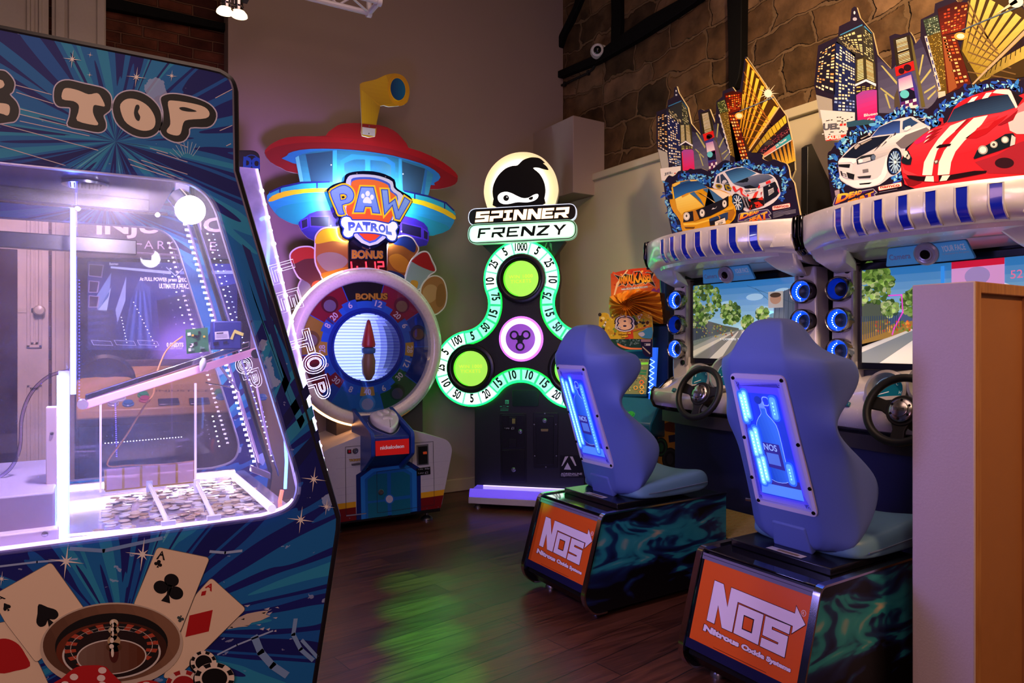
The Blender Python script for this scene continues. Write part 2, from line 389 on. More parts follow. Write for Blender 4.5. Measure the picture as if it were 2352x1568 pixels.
def plaster(c, name='plaster'):
 m = bpy.data.materials.new(name); n, l, p = nodes(m); tc = n.new('ShaderNodeTexCoord')
 nz = n.new('ShaderNodeTexNoise'); nz.inputs['Scale'].default_value = 1.3; nz.inputs['Detail'].default_value = 8; l.new(tc.outputs['Object'], nz.inputs['Vector'])
 mx = n.new('ShaderNodeMix'); mx.data_type = 'RGBA'; a = hx(c)[:3]
 mx.inputs[6].default_value = tuple(x*0.9 for x in a)+(1,); mx.inputs[7].default_value = tuple(x*1.06 for x in a)+(1,); l.new(nz.outputs['Fac'], mx.inputs[0]); l.new(mx.outputs[2], p.inputs['Base Color'])
 p.inputs['Roughness'].default_value = 0.75; p.inputs['Specular IOR Level'].default_value = 0.25
 n2 = n.new('ShaderNodeTexNoise'); n2.inputs['Scale'].default_value = 60; l.new(tc.outputs['Object'], n2.inputs['Vector'])
 bp = n.new('ShaderNodeBump'); bp.inputs['Strength'].default_value = 0.06; bp.inputs['Distance'].default_value = 0.004; l.new(n2.outputs['Fac'], bp.inputs['Height']); l.new(bp.outputs[0], p.inputs['Normal']); return m
def masonry(name, axes, bw, rh, c1, c2, c3, mort, msize, warp, dark=0.5):
 """courses of blocks with wandering joints, blotched stone colour and rough relief"""
 m = bpy.data.materials.new(name); n, l, p = nodes(m); tc = n.new('ShaderNodeTexCoord')
 sp = n.new('ShaderNodeSeparateXYZ'); l.new(tc.outputs['Object'], sp.inputs[0]); cb = n.new('ShaderNodeCombineXYZ')
 l.new(sp.outputs[axes[0]], cb.inputs[0]); l.new(sp.outputs[axes[1]], cb.inputs[1])
 def noise(sc, det=4.0):
  q = n.new('ShaderNodeTexNoise'); q.inputs['Scale'].default_value = sc; q.inputs['Detail'].default_value = det; l.new(cb.outputs[0], q.inputs['Vector']); return q
 def madd(vec, src, k):
  s_ = n.new('ShaderNodeVectorMath'); s_.operation = 'SUBTRACT'; s_.inputs[1].default_value = (0.5, 0.5, 0.5); l.new(src.outputs['Color'], s_.inputs[0])
  a = n.new('ShaderNodeVectorMath'); a.operation = 'MULTIPLY_ADD'; a.inputs[1].default_value = (k, k, 0); l.new(s_.outputs[0], a.inputs[0]); l.new(vec, a.inputs[2]); return a.outputs[0]
 v1 = madd(cb.outputs[0], noise(2.2, 2), warp); v1 = madd(v1, noise(7, 4), warp*0.5)
 br = n.new('ShaderNodeTexBrick'); br.offset = 0.42; br.offset_frequency = 2; br.squash = 1.45; br.squash_frequency = 3; br.inputs['Scale'].default_value = 1
 br.inputs['Brick Width'].default_value = bw; br.inputs['Row Height'].default_value = rh; br.inputs['Mortar Size'].default_value = msize; br.inputs['Mortar Smooth'].default_value = 0.5; br.inputs['Bias'].default_value = 0
 br.inputs['Color1'].default_value = (0, 0, 0, 1); br.inputs['Color2'].default_value = (1, 1, 1, 1); br.inputs['Mortar'].default_value = (0.5, 0.5, 0.5, 1)
 l.new(v1, br.inputs['Vector'])
 cr = n.new('ShaderNodeValToRGB'); e = cr.color_ramp.elements; e[0].color = hx(c1)[:3]+(1,); e[1].color = hx(c3)[:3]+(1,); x = e.new(0.5); x.color = hx(c2)[:3]+(1,)
 l.new(br.outputs['Color'], cr.inputs[0])
 nb = noise(6, 9); mu = n.new('ShaderNodeMapRange'); mu.inputs[1].default_value = 0.3; mu.inputs[2].default_value = 0.72; mu.inputs[3].default_value = dark; mu.inputs[4].default_value = 1.35; l.new(nb.outputs['Fac'], mu.inputs[0])
 ml = n.new('ShaderNodeMix'); ml.data_type = 'RGBA'; ml.blend_type = 'MULTIPLY'; ml.inputs[0].default_value = 1; l.new(cr.outputs[0], ml.inputs[6]); l.new(mu.outputs[0], ml.inputs[7])
 # wandering mortar smears
 ns = noise(3.1, 7); ms_ = n.new('ShaderNodeMapRange'); ms_.inputs[1].default_value = 0.60; ms_.inputs[2].default_value = 0.70; l.new(ns.outputs['Fac'], ms_.inputs[0])
 mxm = n.new('ShaderNodeMath'); mxm.operation = 'MAXIMUM'; l.new(br.outputs['Fac'], mxm.inputs[0]); sc_ = n.new('ShaderNodeMath'); sc_.operation = 'MULTIPLY'; sc_.inputs[1].default_value = 0.55; l.new(ms_.outputs[0], sc_.inputs[0]); l.new(sc_.outputs[0], mxm.inputs[1])
 mx = n.new('ShaderNodeMix'); mx.data_type = 'RGBA'; l.new(mxm.outputs[0], mx.inputs[0]); l.new(ml.outputs[2], mx.inputs[6]); mx.inputs[7].default_value = hx(mort)[:3]+(1,)
 l.new(mx.outputs[2], p.inputs['Base Color']); p.inputs['Roughness'].default_value = 0.85; p.inputs['Specular IOR Level'].default_value = 0.2
 hh = n.new('ShaderNodeMath'); hh.operation = 'MULTIPLY_ADD'; hh.inputs[1].default_value = -0.9; l.new(br.outputs['Fac'], hh.inputs[0]); l.new(nb.outputs['Fac'], hh.inputs[2])
 bp = n.new('ShaderNodeBump'); bp.inputs['Strength'].default_value = 0.9; bp.inputs['Distance'].default_value = 0.03; l.new(hh.outputs[0], bp.inputs['Height']); l.new(bp.outputs[0], p.inputs['Normal']); return m
PL_WALL = plaster('ab968c'); PL_DADO = plaster('c9bda3'); WHITE_TRIM = mat('c9bdb0', 0.55)
STONE = masonry('sandstone_blocks', (1, 2), 0.40, 0.225, '403020', '664a30', '84664a', '6e563e', 0.015, 0.24, 0.42)
BRICK = masonry('dark_red_bricks', (0, 2), 0.225, 0.078, '341c18', '5a2a1e', '6f3f2c', '6b4a38', 0.008, 0.02, 0.35)
struct(MB().box(-4.5, 6, -3.5, 7, -0.1, 0).build('floor', wood_floor()))
struct(MB().box(0.888, XR+0.25, YB, YB+0.17, 0, 5.2).build('wall_back', PL_WALL))
struct(MB().box(-4.5, 0.888, YB+0.17, YB+0.32, 0, 5.2).build('wall_left', BRICK))
struct(MB().box(XR, XR+0.25, -3.5, YB, 2.4, 5.2).build('wall_right', STONE))
struct(MB().box(XD, XR+0.25, -3.5, YB, 0, 2.72).build('wall_dado', PL_DADO, bevel=0.004))
struct(MB().box(XD-0.025, XR, -3.5, YB, 2.70, 2.765).build('trim_1', PL_DADO, bevel=0.008))
b = MB(); b.box(3.547, XR+0.02, 4.63, YB+0.02, 2.575, 3.235); struct(b.build('wall_boxing', PL_WALL, bevel=0.006))
def skirt(name, x0, x1, y0, y1):
 b = MB(); b.box(x0, x1, y0, y1, 0, 0.11); struct(b.build(name, plaster('bcab94', 'skirting_paint'), bevel=0.008))
skirt('baseboard_back', 0.9, XD, YB-0.02, YB+0.01); skirt('baseboard_right', XD-0.02, XD+0.01, -3.5, YB-0.02)
# tall white door with casing, beyond the coin machine
DY = YB+0.17
DP = Plane((0, DY-0.03, 0), (1, 0, 0), (0, 0, 1))
def X_at(u, y=DY-0.03): return WORLD.hit(u, 784, front(y))[0]
xd0, xd1 = X_at(40), X_at(112)
b = MB(); b.box(xd0-0.35, xd1, DY-0.05, DY, 0.0, 5.0); b.m = 0
for (u0, u1) in ((62, 97),):
 a0, a1 = X_at(u0), X_at(u1)
 for z0, z1 in ((0.34, 1.02), (1.26, 2.55), (2.75, 4.2)):
  for g, d in ((0.0, 0.018), (0.02, 0.006)):
   for x_0, x_1, q0, q1 in ((a0+g, a1-g, z0+g, z0+g+0.018), (a0+g, a1-g, z1-g-0.018, z1-g), (a0+g, a0+g+0.018, z0+g, z1-g), (a1-g-0.018, a1-g, z0+g, z1-g)):
    b.box(x_0, x_1, DY-0.05-d, DY-0.045, q0, q1)
door = struct(b.build('door_1', WHITE_TRIM, bevel=0.003))
kb = MB(); kx = X_at(92); kb.lathe([(0.012, 0), (0.012, 0.04), (0.03, 0.05), (0.034, 0.065), (0.026, 0.085), (0.001, 0.09)], (kx, DY-0.05, 1.5), (0, -1, 0), 18)
kb.box(kx-0.14, kx+0.03, DY-0.056, DY-0.05, 1.485, 1.515)
kb.build('door_handle', mat('c7bda9', 0.25, 0.0), door)
x0, x1 = X_at(119), X_at(243)
b = MB(); b.box(x0, x1, DY-0.06, DY+0.01, 0, 5.1)
for u0, u1, d in ((128, 150, 0.02), (158, 236, 0.03), (222, 240, 0.045)): b.box(X_at(u0), X_at(u1), DY-0.06-d, DY-0.05, 0, 5.1)
struct(b.build('trim_2', WHITE_TRIM, bevel=0.004))
# black timbers on the brickwork
def timber(name, poly, d=0.05, pl=None, **k):
 pl = pl or Plane((XR, 0, 0), (0, -1, 0), (0, 0, 1)); q = WORLD.px(poly, pl)
 b = MB(); b.slab(pl, q, -0.01, d); o = b.build(name, mat('0c0b0b', 0.75, bump=0.6, scale=25, spec=0.15), bevel=0.006); return struct(o)
timber('trim_3', [(1288, 183), (1380, 148), (1480, 92), (1560, 42), (1640, -12), (1600, -12), (1500, 42), (1420, 96), (1372, 132), (1288, 168)][::-1], 0.06)
timber('trim_4', [(1412, -20), (1434, -20), (1434, 60), (1432, 106), (1412, 110), (1414, 40)], 0.05)
timber('trim_5', [(1684, -20), (1719, -20), (1717, 150), (1712, 182), (1702, 206), (1688, 207), (1687, 100)], 0.07)
timber('trim_6', [(1288, 100), (1294, 82), (1326, 18), (1336, -20), (1352, -20), (1322, 50), (1305, 80), (1294, 112)], 0.05)
timber('trim_7', [(236, -4), (530, 62), (530, 78), (236, 24)], 0.05, Plane((0, DY, 0), (1, 0, 0), (0, 0, 1)))
# thin conduit and dome camera on the stone wall
cp = Plane((XR-0.015, 0, 0), (0, -1, 0), (0, 0, 1))
cd = MB(); cd.tube([WORLD.p3(u, v, cp) for u, v in ((1288, 197), (1320, 182), (1350, 168), (1362, 158), (1376, 134))], 0.012, 8)
cd2 = []
for u, v in ((1297, 193), (1351, 167)):
 q = WORLD.p3(u, v, cp); cd2.append(MB().box(q.x-0.012, q.x+0.02, q.y-0.012, q.y+0.012, q.z-0.02, q.z+0.02))
t = Thing('cable_conduit', 'thin black cable conduit running up the stone wall to the white dome camera', 'conduit', (0, 0, 0))
cd.build('conduit_pipe', BLACKM, t); [x.build('pipe_clip', BLACKM, t) for x in cd2]
q = WORLD.p3(1373, 118, Plane((XR-0.06, 0, 0), (0, -1, 0), (0, 0, 1)))
t = Thing('security_camera', 'small white dome security camera on the black timber of the stone wall', 'security camera', tuple(q))
fd = V((-0.66, -0.72, -0.22)).normalized()
MB().lathe([(0.062, -0.06), (0.064, -0.045), (0.05, -0.035), (0.046, 0.0)], (0, 0, 0.0), (-1, 0, 0), 24).build('mounting_base', mat('dcd6d2', 0.3), t)
MB().ball((0, 0, 0), 0.066, 24).build('dome_housing', mat('e4ddd8', 0.28), t)
MB().lathe([(0.058, 0.03), (0.052, 0.056), (0.034, 0.062), (0.033, 0.05)], tuple(V((0, 0, 0))+fd*0.008), fd, 24).build('face_ring', mat('d6d0cd', 0.3), t)
MB().lathe([(0.035, 0.05), (0.033, 0.068), (0.02, 0.078), (0.001, 0.08)], tuple(fd*0.004), fd, 24).build('lens', mat('08080b', 0.12), t)
# blank wall plate
q = WORLD.p3(1003, 357, front(YB)); pb = MB(); pb.box(q.x-0.05, q.x+0.05, YB-0.006, YB, q.z-0.055, q.z+0.055)
setp(pb.build('wall_plate', PL_WALL, bevel=0.003), 'square blanking plate painted like the plain back wall it sits on', 'wall plate')
# lighting truss and spot lamps overhead
def truss():
 o = WORLD.p3(848, 30, front(3.9)); t = Thing('lighting_truss', 'white metal lattice lighting truss hanging overhead before the plain wall', 'truss', (o.x, o.y, o.z))
 wt = mat('e8e4ec', 0.3, 0.0); L = 1.9; s_ = 0.16
 dr = V((-1, 0, -0.02)).normalized(); a = V((0, -1, 0.0)).normalized(); c = dr.cross(a).normalized()
 if c.z < 0: c = -c
 ch = [a*i*s_+c*j*s_ for i in (0, 1) for j in (0, 1)]
 for k in ch: MB().tube([k, k+dr*L], 0.016, 10).build('chord', wt, t)
 b = MB(); n = 10
 for p_, q_ in ((0, 1), (1, 3), (3, 2), (2, 0)):
  for i in range(n):
   x0, x1 = L*i/n, L*(i+1)/n; u_, v_ = (ch[p_], ch[q_]) if i % 2 else (ch[q_], ch[p_]); b.tube([u_+dr*x0, v_+dr*x1], 0.007, 6)
 b.build('lattice', wt, t)
 b = MB()
 for k, m_ in ((0, 1), (1, 3), (3, 2), (2, 0)): b.tube([ch[k], ch[m_]], 0.016, 8)
 b.build('end_frame', wt, t)
 for k in ch: MB().lathe([(0.026, -0.015), (0.026, 0.012), (0.012, 0.016)], tuple(k), -dr, 14).build('end_cap', wt, t)
truss()
def spot(u, v, y, L=0.16):
 q = WORLD.p3(u, v, front(y)); t = Thing('spotlight', 'small chrome twin spotlight pointing down with a glowing warm rim', 'spotlight', tuple(q))
 for dx in (-0.033, 0.033):
  MB().lathe([(0.03, 0.03), (0.031, L), (0.026, L+0.02), (0.001, L+0.022)], (dx, 0, 0), (0, 0, 1), 20).build('lamp_body', mat('b9b3b8', 0.18, 1.0), t)
  MB().lathe([(0.046, 0.0), (0.044, 0.012), (0.03, 0.03), (0.024, 0.03), (0.024, 0.008)], (dx*1.25, 0, 0), (0, 0, 1), 20).build('lamp_rim', mat('ffd9a0', 0.3, 0.0, emit=6.0), t)
  MB().lathe([(0.032, 0.05), (0.034, 0.055), (0.032, 0.06)], (dx, 0, 0), (0, 0, 1), 20).build('collar', mat('8d8890', 0.2, 1.0), t)
 b = MB(); b.box(-0.03, 0.12, -0.02, 0.02, 0.17, 0.2); b.box(0.05, 0.09, -0.03, 0.03, 0.10, 0.20); b.tube([(0.0, 0, 0.19), (0.0, 0, 1.4)], 0.012, 8); b.build('bracket', BLACK, t)
spot(533, 34, 4.3)
# wooden partition cabinet at the camera's side
t = Thing('wooden_cabinet', 'pale painted cabinet with a recessed brown board back, hiding half of the second steering wheel', 'cabinet', (2.49, 1.08, 0))
MB().box(0, 0.012, 0, 0.2, 0, 1.5).build('side_panel', mat('c9b2b4', 0.5, bump=0.12, scale=120), t, bevel=0.004)
b = MB(); b.box(0.012, 0.05, 0, 0.2, 0, 1.5); b.box(0.05, 0.42, 0, 0.2, 1.462, 1.5); b.box(0.41, 0.435, 0, 0.2, 0, 1.5)
def grain(c1, c2):
 m = bpy.data.materials.new('wood_grain'); n, l, p = nodes(m); tc = n.new('ShaderNodeTexCoord'); mp = n.new('ShaderNodeMapping'); mp.inputs['Scale'].default_value = (14, 14, 1.2); l.new(tc.outputs['Object'], mp.inputs[0])
 nz = n.new('ShaderNodeTexNoise'); nz.inputs['Scale'].default_value = 4; nz.inputs['Detail'].default_value = 6; l.new(mp.outputs[0], nz.inputs['Vector'])
 cr = n.new('ShaderNodeValToRGB'); cr.color_ramp.elements[0].color = hx(c1)[:3]+(1,); cr.color_ramp.elements[1].color = hx(c2)[:3]+(1,); cr.color_ramp.elements[0].position = .35; cr.color_ramp.elements[1].position = .65
 l.new(nz.outputs['Fac'], cr.inputs[0]); l.new(cr.outputs[0], p.inputs['Base Color']); p.inputs['Roughness'].default_value = 0.5; return m
b.build('frame', grain('9c6236', 'b57a45'), t, bevel=0.003)
MB().box(0.05, 0.41, 0.022, 0.034, 0.0, 1.462).build('back_board', mat('a4673a', 0.6, scale=25), t)
# ================================================================ coin machine close to the camera
PU = Thing('coin_pusher', 'big blue coin pusher with sunburst side, playing cards, roulette wheel and violet-lit window', 'arcade machine', (-0.1, 2.07, 0))
NEAR = front(-0.38)
def burst_mat():
 m = bpy.data.materials.new('sunburst_print'); n, l, p = nodes(m); tc = n.new('ShaderNodeTexCoord'); sp = n.new('ShaderNodeSeparateXYZ'); l.new(tc.outputs['Object'], sp.inputs[0])
 def M(op, a, b=None, c=None):
  q = n.new('ShaderNodeMath'); q.operation = op
  for i, x in enumerate((a, b, c)):
   if x is None: continue
   if isinstance(x, (int, float)): q.inputs[i].default_value = x
   else: l.new(x, q.inputs[i])
  return q.outputs[0]
 X, Z = sp.outputs[0], sp.outputs[2]
 up_ = M('GREATER_THAN', Z, 1.35)
 cx = M('MULTIPLY_ADD', up_, -0.01, 0.17); cz = M('MULTIPLY_ADD', up_, 1.07, 0.66)
 dx = M('SUBTRACT', X, cx); dz = M('SUBTRACT', Z, cz); an = M('ARCTAN2', dz, dx); rd = M('SQRT', M('ADD', M('MULTIPLY', dx, dx), M('MULTIPLY', dz, dz)))
 cs, sn = M('COSINE', an), M('SINE', an)
 def nz(sc, det, xx, yy, zz):
  cb = n.new('ShaderNodeCombineXYZ')
  for i, q in enumerate((xx, yy, zz)):
   if isinstance(q, (int, float)): cb.inputs[i].default_value = q
   else: l.new(q, cb.inputs[i])
  t_ = n.new('ShaderNodeTexNoise'); t_.inputs['Scale'].default_value = sc; t_.inputs['Detail'].default_value = det; l.new(cb.outputs[0], t_.inputs['Vector']); return t_.outputs['Fac']
 f = nz(3.7, 1.6, cs, sn, M('MULTIPLY', rd, 0.30))
 cr = n.new('ShaderNodeValToRGB'); cr.color_ramp.interpolation = 'CONSTANT'; e = cr.color_ramp.elements
 e[0].position = 0; e[0].color = hx('1b1f66')[:3]+(1,); e[1].position = 0.40; e[1].color = hx('1e5aa6')[:3]+(1,)
 for ps, c in ((0.445, '1d2270'), (0.49, '1f6bad'), (0.56, '2e8fb8'), (0.60, '20256f'), (0.635, '2a7fb6'), (0.70, '5cb3c6')):
  x = e.new(ps); x.color = hx(c)[:3]+(1,)
 l.new(f, cr.inputs[0])
 # pale paint splashes
 g = nz(7.0, 5.0, X, Z, 3.3); th = M('GREATER_THAN', g, 0.635)
 g2 = nz(22.0, 4.0, X, M('MULTIPLY', Z, 1.6), 1.0); th2 = M('MULTIPLY', M('GREATER_THAN', g2, 0.69), 0.8)
 mx = n.new('ShaderNodeMix'); mx.data_type = 'RGBA'; l.new(M('MULTIPLY', M('MAXIMUM', th, th2), 0.55), mx.inputs[0]); l.new(cr.outputs[0], mx.inputs[6]); mx.inputs[7].default_value = hx('b9c4e6')[:3]+(1,)
 l.new(mx.outputs[2], p.inputs['Base Color']); p.inputs['Roughness'].default_value = 0.5; p.inputs['Specular IOR Level'].default_value = 0.2; return m
BURST = burst_mat()
def pusher_outline(pl):
 q = PU.px([(505, 166), (528, 182), (537, 206), (540, 392), (775, 1190), (774, 1215), (722, 1555)], pl)
 ztop = 1.924; xb = q[-1][0]-0.06
 return [(-0.62, ztop), (q[0][0]-0.03, ztop)]+smooth(q[:3], 4, False)+q[3:6]+[q[6], (xb, 0.06), (-0.56, 0.06), (-0.60, 0.85)]
WIN = PU.px([(400, 411), (440, 421), (475, 445), (497, 480), (508, 515), (680, 1080), (686, 1110), (682, 1140), (668, 1162), (640, 1178), (600, 1190)], NEAR)
hz0 = PU.px([(0, 378)], NEAR)[0][1]; hz1 = PU.px([(0, 1268)], NEAR)[0][1]
WIN = [(-0.42, hz0)]+smooth(WIN[:5], 4, False)+smooth(WIN[5:], 4, False)+[(-0.42, hz1)]
OUT = pusher_outline(NEAR)
for yv, nm in ((-0.38, 'side_panel'), (0.36, 'side_panel')):
 pl = front(yv); b = MB(); b.slab(pl, OUT, -0.022, 0.0, [WIN]); sp_ = b.build(nm, BURST, PU, angle=30)
 if yv < 0: near_panel = sp_
 e = MB(); q = [pl.to3(p, -0.011) for p in OUT]; e.tube(q, 0.0125, 8, True); e.build('edge_trim', mat('101018', 0.35), PU)
 e = MB(); q = [pl.to3(p, -0.006) for p in grow(WIN, -0.001)]; e.tube(q, 0.005, 6, True); e.build('window_trim', mat('c8c4dc', 0.2, 0.7), PU)
b = MB(); b.slab(front(-0.388), grow(WIN, 0.004), -0.003, 0); b.build('window_pane', glass((0.95, 0.94, 1.0), 0.03, 0.10), PU, flat=True)
b = MB(); b.slab(front(0.365), grow(WIN, 0.004), -0.003, 0); b.build('window_pane', glass((0.93, 0.92, 1.0), 0.05, 0.22), PU, flat=True)
# printed lettering, cards, roulette, chips, dice on the near side
A = Art(PU, NEAR, 0.0004)
Z1 = lambda p: zo(p, 2.904, 0, 0); Z4 = lambda p: zo(p, 2.94, 0, 1130)
def bubble(outer, inners, holes):
 o = smooth(Z1(outer), 3); A.L = 2; A.px(grow(o, 3), 'c9c4d8'); A.L = 3; A.px(o, '0d0a0d'); A.L = 4
 for i in inners: A.px(smooth(Z1(i), 3), 'e9d3b4')
 A.L = 5
 for h in holes: A.px(smooth(Z1(h), 3), '0d0a0d')
bubble([(362, 670), (365, 590), (400, 548), (460, 537), (560, 560), (620, 573), (690, 592), (732, 632), (742, 675), (735, 730), (705, 757), (690, 775), (705, 820), (700, 862), (655, 882), (560, 865), (455, 840), (465, 780), (470, 722), (440, 714), (390, 708)],
 [[(415, 662), (420, 604), (450, 588), (520, 603), (590, 630), (645, 622), (672, 645), (700, 708), (662, 706), (626, 704), (620, 750), (640, 800), (655, 826), (632, 836), (515, 806), (522, 750), (525, 704), (490, 676)]], [])
bubble([(752, 720), (775, 650), (825, 615), (890, 608), (960, 628), (1025, 675), (1068, 740), (1075, 825), (1045, 885), (985, 914), (910, 908), (835, 870), (775, 810)],
 [[(800, 715), (825, 672), (870, 658), (930, 672), (990, 712), (1030, 775), (1035, 830), (1010, 864), (955, 873), (890, 852), (830, 805)]], [[(905, 705), (925, 702), (930, 722), (920, 748), (935, 780), (926, 808), (905, 795), (893, 755)]])
bubble([(1072, 665), (1090, 640), (1135, 628), (1200, 632), (1300, 655), (1395, 697), (1440, 755), (1428, 815), (1380, 848), (1270, 850), (1258, 895), (1225, 938), (1165, 945), (1095, 910), (1068, 862), (1085, 820), (1090, 745)],
 [[(1120, 682), (1160, 672), (1280, 690), (1365, 716), (1397, 757), (1372, 790), (1255, 800), (1222, 822), (1205, 890), (1175, 905), (1122, 890), (1112, 868), (1135, 830), (1130, 760)]], [[(1195, 720), (1230, 716), (1290, 733), (1310, 745), (1260, 746), (1212, 737)]])
bubble([(-150, 470), (0, 470), (50, 488), (95, 550), (85, 610), (65, 632), (108, 680), (127, 735), (112, 792), (60, 815), (-150, 800)],
 [[(-140, 520), (0, 532), (26, 552), (28, 574), (0, 592), (-90, 600)], [(-90, 690), (0, 688), (58, 700), (66, 740), (50, 772), (0, 757), (-140, 750)]], [])
# speed lines
A.L = 1
for i, (u0, v0, u1, v1) in enumerate([(35, 195, 118, 217), (38, 212, 122, 238), (46, 250, 150, 276), (44, 262, 160, 290), (46, 278, 205, 312), (0, 285, 225, 345), (0, 335, 150, 380), (295, 365, 420, 412), (300, 378, 400, 410), (325, 368, 430, 400), (360, 350, 430, 372), (345, 340, 385, 352), (405, 328, 430, 338), (520, 335, 530, 330), (505, 300, 533, 288), (495, 225, 533, 205)]):
 A.line([(u0, v0), (u1, v1)], 0.0016, 'cfc0c4')
for i in range(9):
 a = R(55+i*11); A.line([(430+22*math.cos(a), 395-35*math.sin(a)-8), (430+50*math.cos(a), 395-62*math.sin(a)-8)], 0.0012, '9fc3d4')
# stripes down the front edge
for (p_, c) in (([(556, 560), (575, 575), (668, 870), (640, 940), (632, 915), (652, 865)], '1b2268'), ([(570, 640), (585, 690), (700, 965), (690, 985), (655, 905)], '2b7fa8'), ([(592, 590), (604, 640), (668, 800), (690, 880), (620, 720)], '15184f'), ([(650, 955), (705, 880), (712, 905), (655, 985)], '17194f'), ([(655, 990), (716, 930), (722, 955), (662, 1020)], '2b88ac'), ([(672, 1050), (730, 985), (735, 1010), (676, 1085)], '15184f')):
 A.px(p_, c, L=1)
def star(u, v, r, L=7, c='f3e6d8'):
 pts = []
 for i in range(16):
  a = PI*i/8+0.12; k = (1.0 if i % 4 == 0 else 0.42 if i % 4 == 2 else 0.13); pts.append((u+r*k*math.cos(a), v+r*k*math.sin(a)))
 A.px(pts, c, L=L)
for s_ in ((166, 137, 22), (313, 178, 24), (394, 175, 14), (207, 127, 7), (206, 173, 7), (720, 1100, 30), (690, 1193, 32), (749, 1163, 20), (327, 1272, 40), (152, 1288, 42), (4, 1328, 18)): star(*s_)
# playing cards
def card(poly, L):
 q = rounded(Z4(poly), 9); A.L = L; A.px(grow(q, 1.2), '7a6a5c'); A.L = L+1; A.px(q, 'efd3b0')
def club(c, s_, L, rot=0, col='100d10'):
 cs, sn = math.cos(R(rot)), math.sin(R(rot))
 tr = lambda pts: [(c[0]+s_*(x*cs-y*sn), c[1]+s_*(x*sn+y*cs)) for x, y in pts]
 for x, y in ((0, -0.52), (-0.56, 0.12), (0.52, 0.22)): A.px(tr(ell((x, y), 0.50, 0.44, 24)), col, L=L)
 A.px(tr([(-0.14, -0.2), (0.16, -0.2), (0.13, 0.5), (0.34, 1.0), (-0.30, 1.0), (-0.06, 0.5)]), col, L=L)
def spade(c, s_, L, rot=0):
 cs, sn = math.cos(R(rot)), math.sin(R(rot))
 tr = lambda pts: [(c[0]+s_*(x*cs-y*sn), c[1]+s_*(x*sn+y*cs)) for x, y in pts]
 A.px(tr(smooth([(0, -1.0), (0.45, -0.45), (0.86, 0.05), (0.8, 0.48), (0.4, 0.58), (0.08, 0.36), (-0.08, 0.36), (-0.4, 0.58), (-0.8, 0.48), (-0.86, 0.05), (-0.45, -0.45)], 3)), '100d10', L=L)
 A.px(tr([(-0.06, 0.3), (0.06, 0.3), (0.3, 0.95), (-0.3, 0.95)]), '100d10', L=L)
card([(0, 880), (60, 870), (260, 1150), (330, 1300), (-300, 1300), (-300, 1000)], 2)
A.px(smooth(Z4([(-90, 1080), (-60, 1010), (0, 988), (60, 990), (125, 1025), (170, 1090), (203, 1172), (100, 1205), (0, 1220), (-60, 1160)]), 3), 'b51a1c', L=4)
card([(-60, 702), (345, 472), (600, 830), (245, 1148), (40, 880)], 5)
spade((Z4([(310, 830)])[0]), 31, 7, -32); spade(Z4([(45, 772)])[0], 10.5, 7, -32)
A.text('A', Z4([(-22, 738), (38, 715), (22, 690), (-30, 708)]), '141012', 0.02, L=7)
card([(1425, 575), (1658, 785), (1190, 1250), (1100, 1250), (1320, 690)], 8)
A.px(Z4([(1435, 790), (1408, 935), (1250, 973), (1278, 828)]), 'b5191b', L=10); A.px(Z4([(1392, 660), (1385, 690), (1355, 697), (1362, 667)]), 'b5191b', L=10)
A.text('A', Z4([(1385, 640), (1425, 664), (1444, 622), (1408, 608)]), 'b5191b', 0.03, L=10)
card([(1062, 368), (1412, 440), (1215, 935), (1150, 1000), (900, 760)], 11)
club(Z4([(1142, 640)])[0], 34, 13, 16); club(Z4([(1068, 478)])[0], 9, 13, 14); club(Z4([(1216, 850)])[0], 8, 13, 196, '3c4a4a')
A.text('A', Z4([(1058, 443), (1108, 450), (1106, 395), (1082, 392)]), '141012', 0.03, L=13)
# splash right of the cards
rs = random.Random(3)
A.px(smooth(Z4([(1535, 925), (1560, 885), (1600, 850), (1665, 820), (1740, 805), (1815, 795), (1795, 825), (1825, 835), (1760, 865), (1700, 880), (1670, 905), (1610, 910), (1560, 920)]), 1), 'cdb9a6', L=2)
for k in range(14):
 u, v = rs.uniform(1540, 1900), rs.uniform(760, 940); A.px(Z4([(u, v), (u+rs.uniform(15, 45), v-rs.uniform(2, 14)), (u+rs.uniform(10, 30), v+rs.uniform(3, 9))]), 'c4bcc8', L=2)
for pts, wd in (([(1470, 1095), (1600, 1030), (1840, 935)], 0.004), ([(1720, 980), (1760, 1080), (1840, 1170), (1930, 1230)], 0.016), ([(1995, 860), (1980, 960), (2030, 1060), (2110, 1130)], 0.010), ([(2040, 1000), (2140, 1110)], 0.008), ([(1420, 400), (1520, 408), (1630, 395)], 0.006), ([(480, 380), (700, 395), (1090, 310)], 0.008), ([(0, 500), (250, 470), (520, 450)], 0.004)):
 A.line(Z4(pts), wd, '7fa0cc' if wd > 0.006 else '9fb4d8', L=2)
